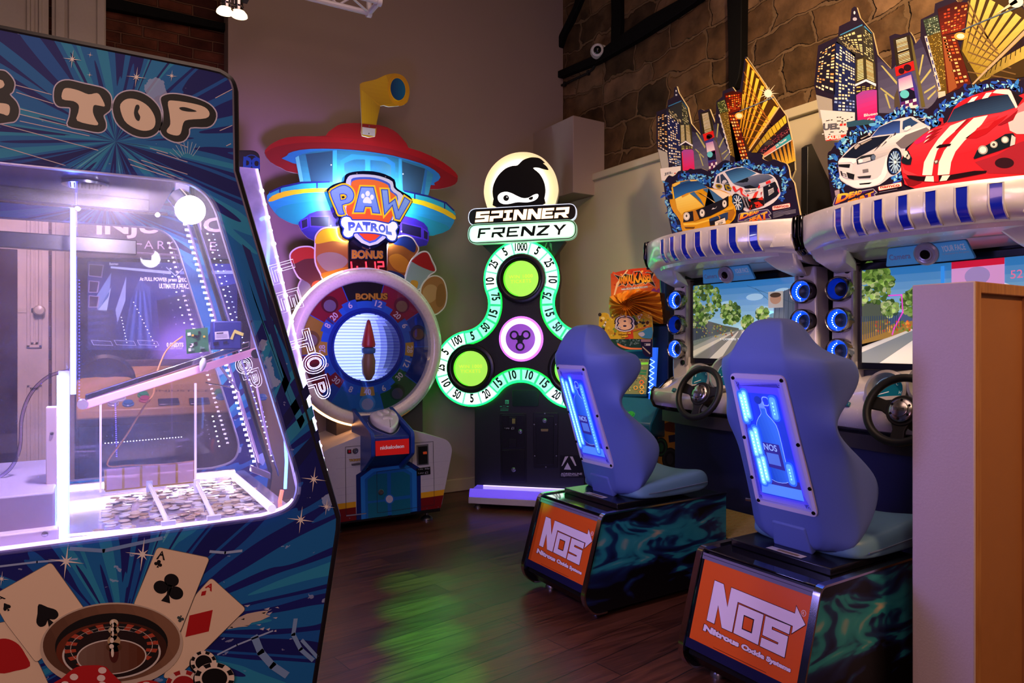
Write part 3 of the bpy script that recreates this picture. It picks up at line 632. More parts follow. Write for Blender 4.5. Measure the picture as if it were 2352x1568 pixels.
# roulette wheel
RC = Z4([(752, 1012)])[0]; k = 1/2.94
def RE(a, b, dy=0, dx=0, **q): return ell((RC[0]+dx, RC[1]+dy), a*k, b*k, 56, rot=-3, **q)
A.px(RE(482, 290, 6), 'c9b49c', L=14); A.grad(RE(462, 262), '5b3a28', '8a6248', (1, 0.4), L=15); A.px(RE(380, 214, 4), '14100f', L=16); A.grad(RE(372, 186, 14), '6b2e18', '3b1d12', (1, 0), L=17)
A.px(RE(332, 172, 24), 'd9cfc2', L=18); A.px(RE(318, 160, 24), '241615', L=19)
for i in range(36):
 a0, a1 = i*10, i*10+9.2; o = RE(316, 158, 24);
 def pt(a, s_):
  x, y = 316*k*s_*math.cos(R(a)), 158*k*s_*math.sin(R(a)); return (RC[0]+x, RC[1]+24*0+8+y-x*0.05)
 A.px([pt(a0, 1), pt(a1, 1), pt(a1, 0.76), pt(a0, 0.76)], 'b5482f' if i % 2 else '1b1a1a', L=20)
 A.px([pt(a0, 0.88), pt(a1, 0.88), pt(a1, 0.865), pt(a0, 0.865)], 'cfc0ae', L=21)
A.px(RE(236, 118, 30), 'd9cfc2', L=22); A.grad(RE(226, 110, 30), '7d6152', '5e2a10', (1, 0), L=23)
sp0 = Z4([(768, 870)])[0]
for dy, w_, h_, c in ((0, 10, 8, 'd8c3a0'), (8, 7, 9, '9c7a52'), (17, 13, 9, 'c8b490'), (27, 8, 14, '8d6a48'), (42, 15, 13, 'b79a72'), (56, 18, 11, '5e3a24'), (70, 11, 22, '4e1a14')):
 A.px(ell((sp0[0], sp0[1]+dy), w_, h_, 18), c, L=24); A.px(ell((sp0[0]-w_*0.3, sp0[1]+dy-2), w_*0.3, h_*0.5, 12), 'efe2cc', L=25)
# dice and chips
A.px(smooth(Z4([(360, 1300), (420, 1240), (510, 1170), (600, 1155), (700, 1160), (745, 1200), (800, 1300)]), 3), 'b91d20', L=26); A.px(smooth(Z4([(380, 1320), (420, 1262), (560, 1300), (560, 1330)]), 3), '8f1418', L=27)
for c in ((500, 1232), (690, 1188), (682, 1240), (690, 1285), (440, 1282)): A.px(ell(Z4([c])[0], 9.5, 7.5, 18), 'efd8cc', L=28)
A.px(smooth(Z4([(870, 1310), (930, 1270), (1010, 1256), (1070, 1272), (1130, 1310)]), 3), 'b91d20', L=26); A.px(ell(Z4([(985, 1274)])[0], 8, 3, 12), 'efd8cc', L=28)
def chip(c, rx, ry, c1, c2, L):
 c = Z4([c])[0]; A.px(ell((c[0]-3, c[1]+4), rx*k, ry*k, 36), '0c0a0a', L=L); A.px(ell(c, rx*k, ry*k, 36), c1, L=L+1)
 for i in range(8):
  a = i*45+10; A.px([(c[0]+rx*k*s_*math.cos(R(b_)), c[1]+ry*k*s_*math.sin(R(b_))) for s_, b_ in ((1, a), (1, a+22), (0.74, a+22), (0.74, a))], c2, L=L+2)
 A.px(ell(c, rx*k*0.74, ry*k*0.74, 30), c1, L=L+3); A.px(ell(c, rx*k*0.64, ry*k*0.64, 30), c2, L=L+4)
chip((1235, 1290), 120, 105, 'e8d2bd', 'a51d20', 29); chip((1368, 1132), 86, 78, 'efdcc4', '0f0d0e', 34); chip((1440, 1235), 134, 104, 'efdcc4', '0f0d0e', 39)
A.done('panel_print', near_panel, 0.5)
# roof, base, ceiling
PUR = mat('141b52', 0.4); WHT = mat('cfc9de', 0.35)
xr = PU.px([(505, 166)], NEAR)[0][0]
MB().box(-0.60, xr-0.03, -0.36, 0.36, 1.86, 1.918).build('roof', PUR, PU, bevel=0.004)
MB().box(-0.58, 0.44, -0.36, 0.34, 0.08, 0.78).build('cabinet_body', PUR, PU, bevel=0.004)
MB().box(-0.60, 0.30, -0.33, 0.338, 1.70, 1.72).build('inner_ceiling', mat('6e6488', 0.25, 0.3), PU)
MB().box(-0.50, 0.20, -0.353, -0.337, 1.702, 1.714).build('hidden_fill_strip', mat('f4d8ff', 0.4, emit=40.0, ecol='e0c0ff'), PU)  # glowing strip added out of sight to brighten the machine's inside
for y_ in (-0.25, 0.25):
 for x_ in (-0.45, 0.33): foot(PU, x_, y_, 0.09)
# bar grille in the ceiling
gq = PU.p3(197, 420, top(1.698)); gb = MB(); gb.lathe([(0.034, 0), (0.052, 0), (0.052, 0.006), (0.040, 0.008), (0.034, 0.004)], (gq.x, gq.y, 1.69), (0, 0, 1), 28); g_ = gb.build('speaker_ring', CHROME, PU)
gb = MB(); gb.lathe([(0.04, 0), (0.001, 0.001)], (gq.x, gq.y, 1.695), n=24)
for i in range(-4, 5): gb.box(gq.x+i*0.008-0.0012, gq.x+i*0.008+0.0012, gq.y-0.033, gq.y+0.033, 1.690, 1.6945)
gb.build('speaker_grille', BLACKM, PU)
# dark rails and chrome rod across the top of the window
MB().box(-0.55, 0.26, 0.10, 0.13, 1.665, 1.70).build('cross_rail', BLACK, PU, bevel=0.003)
MB().box(-0.55, 0.24, 0.30, 0.33, 1.565, 1.61).build('cross_rail', mat('15121c', 0.3), PU, bevel=0.003)
q0, q1 = PU.p3(-60, 455, front(-0.1)), PU.p3(385, 492, front(-0.1))
b = MB(); b.tube([q0, q1], 0.0045, 8); b.build('chrome_rod', CHROME, PU)
for u, v in ((178, 479), (362, 493)):
 q = PU.p3(u, v, front(-0.1)); MB().ball(q, 0.007, 12).build('rod_clamp', mat('d9d3ea', 0.1), PU)
# glowing globe lamp
q = PU.p3(437, 482, front(-0.22)); MB().ball(q, 0.035, 24).build('globe_lamp', mat('fffaf6', 0.3, emit=32.0), PU)
MB().lathe([(0.026, -0.05), (0.028, -0.02), (0.03, -0.01)], tuple(q), (0.5, -0.5, -0.7), 18).build('lamp_socket', CHROME, PU)
b = MB(); pl = Plane(q+V((0, 0.03, 0)), (0.6, 0, 1), (0, 0, 1)); b.box(q.x-0.03, q.x+0.0, q.y+0.02, q.y+0.05, q.z-0.01, q.z+0.09); b.build('lamp_bracket', mat('b7a8d8', 0.2, 0.8), PU)
# LED columns
def led_col(u, v0, v1, y, w_=0.012, c='9ab4ff', e=9.0, nm='led_column'):
 a, c_ = PU.p3(u, v0, front(y)), PU.p3(u, v1, front(y)); b = MB(); x = (a.x+c_.x)/2; b.box(x-w_/2, x+w_/2, y-0.004, y+0.006, c_.z, a.z); return b.build(nm, mat(c, 0.4, emit=e), PU)
led_col(168, 392, 905, 0.16, 0.013, '5b6bff', 22); led_col(143, 862, 1222, -0.18, 0.020, '6fa0ff', 24)
led_col(175, 392, 520, 0.10, 0.004, '2a2cff', 6.0)
MB().box(PU.p3(134, 900, front(-0.17)).x, PU.p3(160, 900, front(-0.17)).x, -0.17, -0.155, PU.p3(140, 1225, front(-0.17)).z, PU.p3(140, 852, front(-0.17)).z).build('led_backing', mat('b8a8e8', 0.25), PU)
# white inner post, shelf and box of the centre unit
MB().box(PU.p3(105, 1000, front(-0.2)).x, PU.p3(131, 1000, front(-0.2)).x, -0.20, -0.16, PU.p3(120, 1200, front(-0.2)).z, PU.p3(120, 935, front(-0.2)).z).build('white_post', mat('e6cfe0', 0.45), PU, bevel=0.002)
MB().box(-0.55, PU.p3(128, 1150, front(-0.24)).x, -0.30, 0.2, 0.86, 0.975).build('pusher_block', mat('bcaed0', 0.5), PU, bevel=0.004)
MB().box(-0.55, PU.p3(135, 1200, front(-0.33)).x, -0.345, -0.31, 0.862, 0.905).build('front_ledge', mat('e9dcea', 0.4), PU, bevel=0.003)
for u, v in ((119, 995), (119, 1128)):
 q = PU.p3(u, v, front(-0.201)); MB().lathe([(0.004, 0), (0.003, 0.002), (0.001, 0.0025)], tuple(q), (0, -1, 0), 12).build('screw', STEEL, PU)
q = PU.p3(103, 1226, front(-0.346)); MB().lathe([(0.006, 0), (0.005, 0.003), (0.001, 0.004)], tuple(q), (0, -1, 0), 12).build('screw', STEEL, PU)
# smoked glass divider at the back of the centre unit, loose clear tube
b = MB(); b.box(-0.55, PU.p3(40, 700, front(0.30)).x, 0.30, 0.305, 0.95, 1.56); b.build('smoked_pane', glass((0.32, 0.25, 0.34), 0.1), PU, flat=True)
b = MB(); b.tube([PU.p3(u, v, front(-0.05)) for u, v in smooth([(160, 850), (110, 865), (70, 905), (50, 960), (45, 1030), (20, 1080), (-30, 1110)], 5, False)], 0.004, 8); b.build('clear_tube', glass((0.85, 0.8, 1.0), 0.35), PU)
# playfield
zb = 0.868
MB().box(-0.02, 0.56, -0.35, 0.34, zb-0.05, zb).build('playfield', mat('cfc8dc', 0.16, 0.75), PU)
MB().box(-0.02, 0.50, 0.175, 0.19, zb, zb+0.035).build('pusher_shelf', mat('d8d2e0', 0.15, 0.8), PU)
b = MB(); b.box(0.01, 0.50, 0.168, 0.174, zb+0.018, zb+0.03); b.build('shelf_light', mat('fff2ff', 0.4, emit=22.0), PU)
b = MB(); b.tube([V((p[0], -0.372, p[1]+0.004)) for p in WIN[-12:]], 0.006, 6); b.build('sill_light', mat('d9b8ff', 0.4, emit=3.2), PU)
b = MB(); q = [PU.p3(u, v, front(-0.30)) for u, v in ((30, 1240), (330, 1214), (605, 1182))]; b.tube(q, 0.003, 6); b.build('sill_light', mat('ffd0ff', 0.4, emit=5.0), PU)
for (u0, v0, u1, v1) in ((343, 1112, 388, 1205), (452, 1108, 492, 1192)):
 a, c_ = PU.p3(u0, v0, top(zb+0.03)), PU.p3(u1, v1, top(zb+0.02)); b = MB(); b.tube([a, c_], 0.006, 8); b.box(c_.x-0.016, c_.x+0.014, c_.y-0.006, c_.y+0.006, zb, zb+0.03); b.box(a.x-0.008, a.x+0.008, a.y-0.004, a.y+0.004, zb, zb+0.04)
 b.build('lane_divider', mat('d8d4ff', 0.1, emit=0.35), PU, bevel=0.001)
a, c_ = PU.p3(535, 1090, top(zb+0.03)), PU.p3(625, 1168, top(zb+0.03)); b = MB(); b.tube([a, c_], 0.010, 8); b.build('lane_divider', mat('ece6ff', 0.1, emit=0.9), PU)
# slanting coin chute bar
def bar(p0, p1, h, d, m, nm, bev=0.002):
 x = (p1-p0).normalized(); pl = Plane(p0, x, V((0, 0, 1))); b = MB(); L = (p1-p0).length; b.obox(pl, 0, L, -h/2, h/2, -d/2, d/2); return b.build(nm, m, PU, bevel=bev)
a, c_ = PU.p3(196, 930, front(-0.05)), PU.p3(590, 806, front(-0.05))
bar(a, c_, 0.021, 0.014, mat('f0c8e8', 0.35, emit=0.45, ecol='ff9ad8'), 'chute_bar'); bar(a+V((0, 0.01, 0.018)), c_+V((-0.02, 0.01, 0.02)), 0.016, 0.02, mat('b9b4bd', 0.15, 1.0), 'chute_rail')
q = PU.p3(190, 928, front(-0.07)); MB().lathe([(0.012, -0.015), (0.013, 0.015)], tuple(q), (0, 1, 0), 14).build('chute_clamp', mat('e8d4ec', 0.2, 0.5), PU)
q = PU.p3(585, 812, front(-0.07)); MB().lathe([(0.013, -0.015), (0.011, 0.015)], tuple(q), (0, 1, 0), 14).build('chute_clamp', CHROME, PU)
# clear guard panes with bright cut edges
for u, v0, v1, y in ((231, 925, 1130, 0.06), (449, 880, 1102, 0.06)):
 led_col(u, v0, v1, y, 0.005, 'c8b0ff', 1.4, 'guard_edge')
b = MB(); b.box(PU.p3(231, 900, front(0.063)).x, PU.p3(449, 900, front(0.063)).x, 0.062, 0.066, 0.885, PU.p3(449, 882, front(0.063)).z); b.build('guard_pane', glass((0.97, 0.96, 1.0), 0.03), PU, flat=True)
# LED dotted frames of the sloping front
def dots(u0, v0, u1, v1, y, n, r, c, e, nm='led_strip_dot', L0=None):
 b = MB(); a, c_ = PU.p3(u0, v0, front(y)), PU.p3(u1, v1, front(y))
 for i in range(n):
  q = a.lerp(c_, (i+0.5)/n); b.box(q.x-r, q.x+r, q.y-r*0.6, q.y, q.z-r*0.7, q.z+r*0.7)
 return b.build(nm, mat(c, 0.4, emit=e), PU)
def frame_bar(u0, v0, u1, v1, y, wd, c, m=None, nm='frame_rail'):
 a, c_ = PU.p3(u0, v0, front(y)), PU.p3(u1, v1, front(y)); bar(a, c_, wd, 0.02, m or mat(c, 0.2, 0.7), nm)
frame_bar(428, 505, 595, 1078, 0.16, 0.03, '8d80b4'); dots(423, 508, 585, 1065, 0.14, 44, 0.0042, 'f4dcff', 34)
frame_bar(452, 505, 640, 1090, 0.15, 0.012, 'a79ac4'); dots(470, 515, 628, 1065, 0.12, 40, 0.0022, 'dfe0ff', 7)
dots(485, 520, 615, 985, 0.20, 40, 0.0018, '8fa0ff', 7)
frame_bar(548, 905, 594, 1056, 0.08, 0.020, 'e9cfe6', mat('dcc2e2', 0.4), 'side_plate'); frame_bar(590, 890, 622, 1040, 0.10, 0.018, 'e9cfe6', mat('c9b2dc', 0.4), 'side_plate')
frame_bar(505, 840, 548, 900, 0.12, 0.010, 'b5a9c8'); frame_bar(575, 1075, 620, 1092, 0.05, 0.02, 'b5a9c8', None, 'hinge_plate')
dots(182, 640, 182, 925, 0.2, 38, 0.0012, '3a3cff', 9); dots(238, 1018, 420, 1003, 0.28, 26, 0.0014, 'ffffff', 6); dots(265, 925, 268, 1050, 0.2, 26, 0.0014, '4a40ff', 9)
dots(385, 590, 425, 750, 0.26, 9, 0.0018, 'ffffff', 6); dots(487, 950, 505, 1030, 0.27, 7, 0.0022, 'ffffff', 6); dots(278, 725, 292, 790, 0.2, 9, 0.0010, 'd8d8ff', 6); dots(305, 690, 360, 800, 0.2, 14, 0.0010, 'ffd8e8', 6)
b = MB(); b.tube([PU.p3(u, v, front(-0.33)) for u, v in ((655, 1000), (658, 1060), (655, 1122))], 0.004, 6); b.build('blue_light_tube', mat('5a9cff', 0.4, emit=7.0), PU)
b = MB(); b.tube([PU.p3(u, v, front(-0.2)) for u, v in ((648, 1125), (643, 1150), (645, 1170))], 0.005, 6); b.build('red_light_tube', mat('ff6a50', 0.4, emit=2.5), PU)
# coin mechanism and circuit board
q = PU.p3(520, 770, front(-0.12)); b = MB(); b.box(q.x-0.036, q.x+0.036, q.y-0.02, q.y+0.03, q.z-0.038, q.z+0.038)
cm = b.build('coin_mechanism', mat('1e2a7a', 0.4), PU, bevel=0.004)
a2 = Art(PU, front(q.y-0.021)); a2.px([(493, 762), (524, 760), (527, 778), (494, 780)], 'c8c2dc'); a2.up().px([(497, 764), (513, 763), (513, 766), (497, 767)], '3a3a4a')
for i in range(3): a2.px([(496, 769+i*3), (522, 767.5+i*3), (522, 768.4+i*3), (496, 770+i*3)], '777788')
a2.px([(528, 778), (538, 757), (542, 757), (534, 780)], 'cfc46a'); a2.px([(540, 757), (560, 765), (558, 772), (540, 765)], 'cfc46a'); a2.px([(490, 786), (502, 784), (503, 792), (491, 794)], '0c0f2e'); a2.px([(512, 784), (522, 783), (523, 788), (513, 790)], '0c0f2e')
a2.done('maker_label', cm)
q = PU.p3(453, 782, front(-0.10)); b = MB(); b.obox(Plane(q, (1, 0, 0.12), (-0.05, 0, 1)), -0.027, 0.027, -0.032, 0.032, -0.002, 0.002); pcb = b.build('circuit_board', mat('2f6a45', 0.45), PU)
rs = random.Random(5); b = MB(); pl = Plane(q, (1, 0, 0.12), (-0.05, 0, 1))
for i in range(16):
 x, z = rs.uniform(-0.023, 0.017), rs.uniform(-0.028, 0.022); b.col(rs.choice(['14161a', 'd8d8e0', '6a8a7a', 'c9a23a', '202428'])); b.obox(pl, x, x+rs.uniform(0.003, 0.009), z, z+rs.uniform(0.003, 0.008), 0.002, 0.002+rs.uniform(0.002, 0.005))
b.build('chip_pattern', art(0.4), pcb)
q0 = PU.p3(466, 835, front(-0.11)); b = MB(); b.lathe([(0.003, -0.02), (0.008, -0.008), (0.009, 0.004), (0.004, 0.016)], tuple(q0), (0.2, 0, 1), 12); b.build('glue_tag', mat('d8d8e8', 0.2), PU)
b = MB(); b.tube([PU.p3(u, v, front(-0.11)) for u, v in smooth([(472, 878), (490, 882), (515, 886), (532, 890)], 4, False)], 0.0016, 6); b.build('hook_wire', CHROME, PU)
# wing of edge-lit clear plastic at the front of the machine
WP = front(-0.01)
wq = PU.px([(545, 383), (590, 387), (773, 1190)], WP)
b = MB(); b.slab(WP, [(wq[1][0]-0.085, wq[0][1]), wq[1], wq[2], (wq[2][0]-0.10, wq[2][1])], -0.008, 0.0); b.build('clear_wing', glass((0.86, 0.82, 0.96), 0.06, 0.75, 'edge_lit_plastic', (0.22, 0.10, 0.42)), PU, flat=True)  # violet emission stands in for edge light scattered through the plastic
b = MB(); n_ = 26
e0, e1 = WP.to3(wq[1], -0.004), WP.to3(wq[2], -0.004)
b.tube([e0, e1], 0.0048, 6); b.build('wing_edge', mat('cdbcff', 0.4, emit=1.5), PU)
for i in range(n_):
 q = e0.lerp(e1, 0.06+0.94*i/n_); MB().ball(q+V((0, -0.003, 0)), 0.0068 if i % 2 == 0 else 0.005, 8).build('edge_light', mat('fff0ff', 0.4, emit=7), PU)
b = MB(); b.tube([PU.p3(u, v, front(0.02)) for u, v in smooth([(612, 640), (617, 560), (615, 515), (608, 500), (598, 505)], 4, False)], 0.0055, 6); b.build('blue_light_tube', mat('6aa8ff', 0.4, emit=5.0), PU)
def outline_text(txt, quad, pl, r):
 c = bpy.data.curves.new('t', 'FONT'); c.body = txt; c.size = 1; c.fill_mode = 'NONE'; c.resolution_u = 4; c.offset = 0.02
 o = bpy.data.objects.new('t', c); COL.objects.link(o); bpy.context.view_layer.update()
 me = bpy.data.meshes.new_from_object(o.evaluated_get(bpy.context.evaluated_depsgraph_get())); bpy.data.objects.remove(o)
 vs = [tuple(v.co[:2]) for v in me.vertices]; adj = {}
 for e_ in me.edges: adj.setdefault(e_.vertices[0], []).append(e_.vertices[1]); adj.setdefault(e_.vertices[1], []).append(e_.vertices[0])
 bpy.data.meshes.remove(me)
 xs = [v[0] for v in vs]; ys = [v[1] for v in vs]; fn = persp(PU.px(quad, pl)); loops = []; seen = set()
 for s0 in adj:
  if s0 in seen: continue
  lp = [s0]; seen.add(s0); cur = s0
  while True:
   nx = [x for x in adj[cur] if x not in seen]
   if not nx: break
   cur = nx[0]; seen.add(cur); lp.append(cur)
  if len(lp) > 3: loops.append([fn((vs[i][0]-min(xs))/(max(xs)-min(xs)), (vs[i][1]-min(ys))/(max(ys)-min(ys))) for i in lp])
 b = MB()
 for lp in loops:
  b.tube([pl.to3(p, 0.002) for p in lp], r, 5, True)
  g = grow(lp, 0.007 if area2(lp)*1 > 0 else -0.004); b.tube([pl.to3(p, 0.002) for p in g], r, 5, True)
 return b
GL = mat('e6e0ff', 0.4, emit=0.9)
for ch, c_, w_, h_ in (('L', (650, 625), 34, 48), ('E', (664, 690), 36, 46), ('T', (690, 788), 46, 44), ('O', (722, 834), 36, 44), ('P', (731, 892), 42, 42)):
 s_ = 1; a = R(74); ux, uy = math.cos(a), math.sin(a); vx, vy = math.sin(a), -math.cos(a)
 Q = [(c_[0]+x*w_*ux/2+y*h_*vx/2, c_[1]+x*w_*uy/2+y*h_*vy/2) for x, y in ((-1, -1), (1, -1), (1, 1), (-1, 1))]
 outline_text(ch, Q, front(-0.012), 0.0011).build('engraved_letter', GL, PU)
for ch, c_, w_, h_ in (('B', (527, 668), 26, 34), ('E', (535, 712), 26, 30), ('O', (560, 838), 30, 28), ('P', (580, 870), 32, 30)):
 a = R(72); ux, uy = math.cos(a), math.sin(a); vx, vy = math.sin(a), -math.cos(a)
 if ch in 'OP':
  Q = [(c_[0]+x*w_*ux/2+y*h_*vx/2, c_[1]+x*w_*uy/2+y*h_*vy/2) for x, y in ((-1, -1), (1, -1), (1, 1), (-1, 1))]
  outline_text(ch, Q, front(0.18), 0.0010).build('engraved_letter', GL, PU)
# ------ things inside: pink ticket strip, yellow ribbon and the coins
tb = PU.p3(349, 1100, front(0.11)); T2 = Thing('ticket_strip', 'strip of five pink cards edged with yellow tape inside the coin machine', 'tickets', tuple(V((-0.1, 2.07, 0))+V((tb.x, 0.11, zb))))
pl = front(0.0)
for i in range(5):
 f0, f1 = i/5, (i+1)/5; mk = lambda f, lo: (242+(447-242)*f, (1126 if lo else 1078)+((1104 if lo else 1059)-(1126 if lo else 1078))*f)
 q = T2.px([mk(f0+0.012, 1), mk(f1-0.008, 1), mk(f1-0.008, 0), mk(f0+0.012, 0)], pl); b = MB(); b.slab(pl, q, -0.0015, 0); b.build('pink_card', mat('ffdbe2', 0.5), T2)
b = MB()
for i in range(6):
 f = i/5; a, c_ = T2.p3(242+205*f, 1126-22*f, pl), T2.p3(242+205*f, 1078-19*f, pl); b.box(a.x-0.003, a.x+0.003, -0.001, 0.0, a.z, c_.z)
b.box(*[x for x in (T2.p3(242, 1100, pl).x, T2.p3(447, 1090, pl).x)], 0.0005, 0.0015, T2.p3(300, 1122, pl).z-0.002, T2.p3(300, 1122, pl).z+0.003)
b.build('tape_edging', mat('d8b23a', 0.5), T2)
b = MB(); rp = smooth([(447, 1058), (380, 1066), (300, 1068), (246, 1066), (290, 1000), (330, 935), (352, 905), (355, 875), (362, 850), (378, 812), (396, 790), (420, 772)], 5, False)
for s0 in (0,): b.tube([PU.p3(u, v, front(0.095)) for u, v in rp], 0.0022, 6)
o = b.build('paper_ribbon', mat('dca06a', 0.6), None); o.location = (-0.1, 2.07, 0); setp(o, 'thin orange ribbon trailing up from the pink ticket strip inside the machine', 'ribbon')
cb = MB(); cb.lathe([(0.0115, 0), (0.012, 0.0004), (0.012, 0.0016), (0.0115, 0.002), (0.0098, 0.002), (0.0095, 0.0016), (0.001, 0.0017)], n=20)
rs = random.Random(11); quad = [PU.p3(u, v, top(zb)) for u, v in ((205, 1225), (250, 1150), (545, 1092), (628, 1170))]
hull = [(q.x, q.y) for q in quad]
proto = None; coinm = [mat('d8c8a8', 0.32, 0.55), mat('dcd8d2', 0.3, 0.55), mat('b89c78', 0.35, 0.6)]; protos = []
for cm_ in coinm:
 o = cb.build('coin', cm_, None); protos.append(o)
spots = []
def inside(p, h):
 return all((h[(i+1) % 4][0]-h[i][0])*(p[1]-h[i][1])-(h[(i+1) % 4][1]-h[i][1])*(p[0]-h[i][0]) < 0 for i in range(4))
tries = 0
lvl = {}
while len(spots) < 285 and tries < 60000:
 tries += 1; p = (rs.uniform(-0.05, 0.6), rs.uniform(-0.35, 0.2))
 if not inside(p, hull): continue
 near = [s_ for s_ in spots if (s_[0]-p[0])**2+(s_[1]-p[1])**2 < 0.0155**2]
 k_ = len(near)
 if k_ > 3: continue
 z = max([s_[2]+0.0021 for s_ in spots if (s_[0]-p[0])**2+(s_[1]-p[1])**2 < 0.0235**2]+[zb+0.0003])
 if z > zb+0.016: continue
 spots.append((p[0], p[1], z))
for i, (x, y, z) in enumerate(spots):
 pr = protos[rs.choice((0, 0, 1, 1, 2))]; o = pr if i < 3 and False else pr.copy(); COL.objects.link(o)
 o.location = (x-0.1, y+2.07, z); o.rotation_euler = (rs.uniform(-0.05, 0.05), rs.uniform(-0.05, 0.05), rs.uniform(0, 6))
 setp(o, 'loose coin in the shining heap on the coin machine playfield', 'coin', 'coins heaped on the playfield')
for o in protos: bpy.data.objects.remove(o)
# ================================================================ prize wheel with tower topper
TW = Thing('prize_wheel_game', 'prize wheel machine with a lookout tower topper, shield badge and big white wheel rim', 'arcade machine', (1.85, 4.47, 0), -3.4)
Y0, YW, YT = 0.0, 0.22, 0.34          # base front, wheel front, topper boards
ZB = lambda p: zo(p, 4.9, 720, 920); ZT = lambda p: zo(p, 3.1367, 520, 120); ZW = lambda p: zo(p, 3.266, 620, 500); ZL = lambda p: zo(p, 7.468, 740, 380)
# ---- base cabinet
P0 = front(Y0)
base = rounded(TW.px(ZB([(605, 362), (120, 560), (40, 690), (75, 900), (200, 1390), (1420, 1237), (1440, 1190), (1567, 540), (1515, 442), (1120, 333)]), P0), [0, .05, .05, .05, .01, .02, .02, .06, .06, 0], 5)
zmin = min(z for x, z in base)
base = [(x, max(z, 0.115)) for x, z in base]
b = MB(); b.slab(P0, base, -0.62, 0.0); body = b.build('cabinet_body', mat('b5b2b4', 0.4), TW, bevel=0.004)
A = Art(TW, P0)
def onbase(p): return TW.px(ZB(p), P0)
Lx = lambda zz: zz
# painted bands
A.L = 1
A.px(ZB([(240, 1165), (478, 1133), (478, 1195), (258, 1228)]), 'd19a1c'); A.px(ZB([(258, 1228), (478, 1195), (482, 1340), (275, 1372)]), '6a0f16')
A.px(ZB([(1205, 1035), (1475, 998), (1463, 1062), (1208, 1097)]), 'd19a1c'); A.px(ZB([(1208, 1097), (1463, 1062), (1432, 1205), (1208, 1235)]), '6a0f16')
for i, (y_, x0, x1) in enumerate(((640, 250, 600), (760, 250, 560), (980, 260, 476), (1060, 270, 476), (700, 1160, 1520), (880, 1215, 1480), (960, 1210, 1470))): A.px(ZB([(x0, y_+8), (x1, y_-24), (x1, y_-21), (x0, y_+12)]), 'a29fa6')
A.L = 2; A.px(ZB([(478, 835), (640, 735), (1080, 682), (1205, 760), (1210, 1240), (485, 1342)]), '10205c')
A.L = 3; A.px(ZB([(530, 860), (655, 765), (1045, 718), (1160, 795), (1165, 1240), (538, 1335)]), '2477bd')
A.L = 4; A.px(ZB([(578, 882), (680, 797), (1025, 755), (1108, 815), (1112, 1250), (585, 1325)]), '195f9e')
A.L = 5
for q in ([(608, 885), (690, 828), (828, 815), (830, 1105), (612, 1130)], [(870, 812), (1010, 795), (1085, 835), (1085, 1060), (872, 1085)], [(612, 1155), (832, 1128), (836, 1295), (615, 1320)], [(876, 1125), (1087, 1095), (1090, 1262), (880, 1290)]): A.px(ZB(q), '146577')
A.L = 6; A.px(ell(ZB([(853, 1105)])[0], 11.5, 11.5, 28), '1f67ad'); A.L = 7; A.px(ell(ZB([(853, 1105)])[0], 8.2, 8.8, 28), 'b9b3b8')
# seams and label strips
A.L = 8; sm = '2b2a30'
for ln in ([(358, 520), (366, 1285), (590, 1262)], [(358, 520), (588, 500)], [(1128, 475), (1345, 458), (1358, 1170), (718, 1262), (710, 800), (1108, 748), (1108, 640)]): A.line(ZB(ln), 0.003, sm)
A.line(ZB([(372, 1292), (588, 1266)]), 0.008, '8d8a90')
A.text('TICKETS', ZB([(400, 682), (545, 672), (545, 648), (400, 658)]), '18130c', 0.07, L=9); A.text('TICKETS', ZB([(400, 682), (545, 672), (545, 648), (400, 658)]), 'c9972a', 0.02, L=10)
A.L = 9; A.px(ZB([(1155, 760), (1312, 740), (1315, 825), (1160, 845)]), '0b0b0c')
for t_, q in (('1 play', [(1178, 780), (1232, 774), (1232, 760), (1178, 764)]), ('50p', [(1250, 778), (1302, 772), (1302, 750), (1250, 756)]), ('2 plays', [(1172, 826), (1240, 818), (1240, 802), (1172, 808)]), ('£1', [(1254, 822), (1285, 818), (1285, 792), (1254, 796)])): A.text(t_, ZB(q), 'b9b9c2', 0.0, L=10)
A.done('door_print', body, 0.35)
def lockb(u, v, r=0.018, y=Y0, th=TW, par=None):
 q = th.p3(u, v, front(y)); MB().lathe([(r, 0), (r, 0.006), (r*0.8, 0.010), (r*0.45, 0.010), (r*0.42, 0.006), (r*0.2, 0.007), (0.001, 0.007)], tuple(q), (0, -1, 0), 20).build('lock', STEEL, par or th)
lockb(*ZB([(470, 562)])[0], 0.02); lockb(*ZB([(758, 1027)])[0], 0.02)
def plate(th, px, d, name, m, y=None, pl=None, par=None, bev=0.002):
 pl = pl or front(y); b = MB(); b.slab(pl, th.px(px, pl), -0.002, d); return b.build(name, m, par or th, bevel=bev)
plate(TW, ZB([(378, 548), (425, 546), (426, 592), (380, 595)]), 0.006, 'button_bezel', BLACK, Y0); plate(TW, ZB([(387, 556), (417, 554), (418, 585), (388, 587)]), 0.009, 'red_button', mat('a3142a', 0.25), Y0)
plate(TW, ZB([(425, 705), (520, 692), (522, 714), (428, 727)]), 0.012, 'ticket_slot', mat('6a6870', 0.3, 0.6), Y0)
cs = plate(TW, ZB([(1157, 498), (1292, 485), (1296, 718), (1164, 730)]), 0.004, 'coin_slot_plate', mat('7c7a7e', 0.35, 0.6), Y0)
plate(TW, ZB([(1175, 515), (1278, 505), (1280, 705), (1180, 715)]), 0.010, 'coin_slot', BLACK, Y0, par=cs); plate(TW, ZB([(1226, 573), (1268, 569), (1269, 597), (1228, 600)]), 0.016, 'reject_button', mat('b3401c', 0.3, emit=0.25), Y0, par=cs)
bx = [p[0] for p in base if p[1] < 0.14]; x0, x1 = min(bx), max(bx)
b = MB(); b.box(x0+0.005, x1-0.01, 0.004, 0.6, 0.065, 0.13); b.build('black_kickboard', BLACK, TW, bevel=0.004)
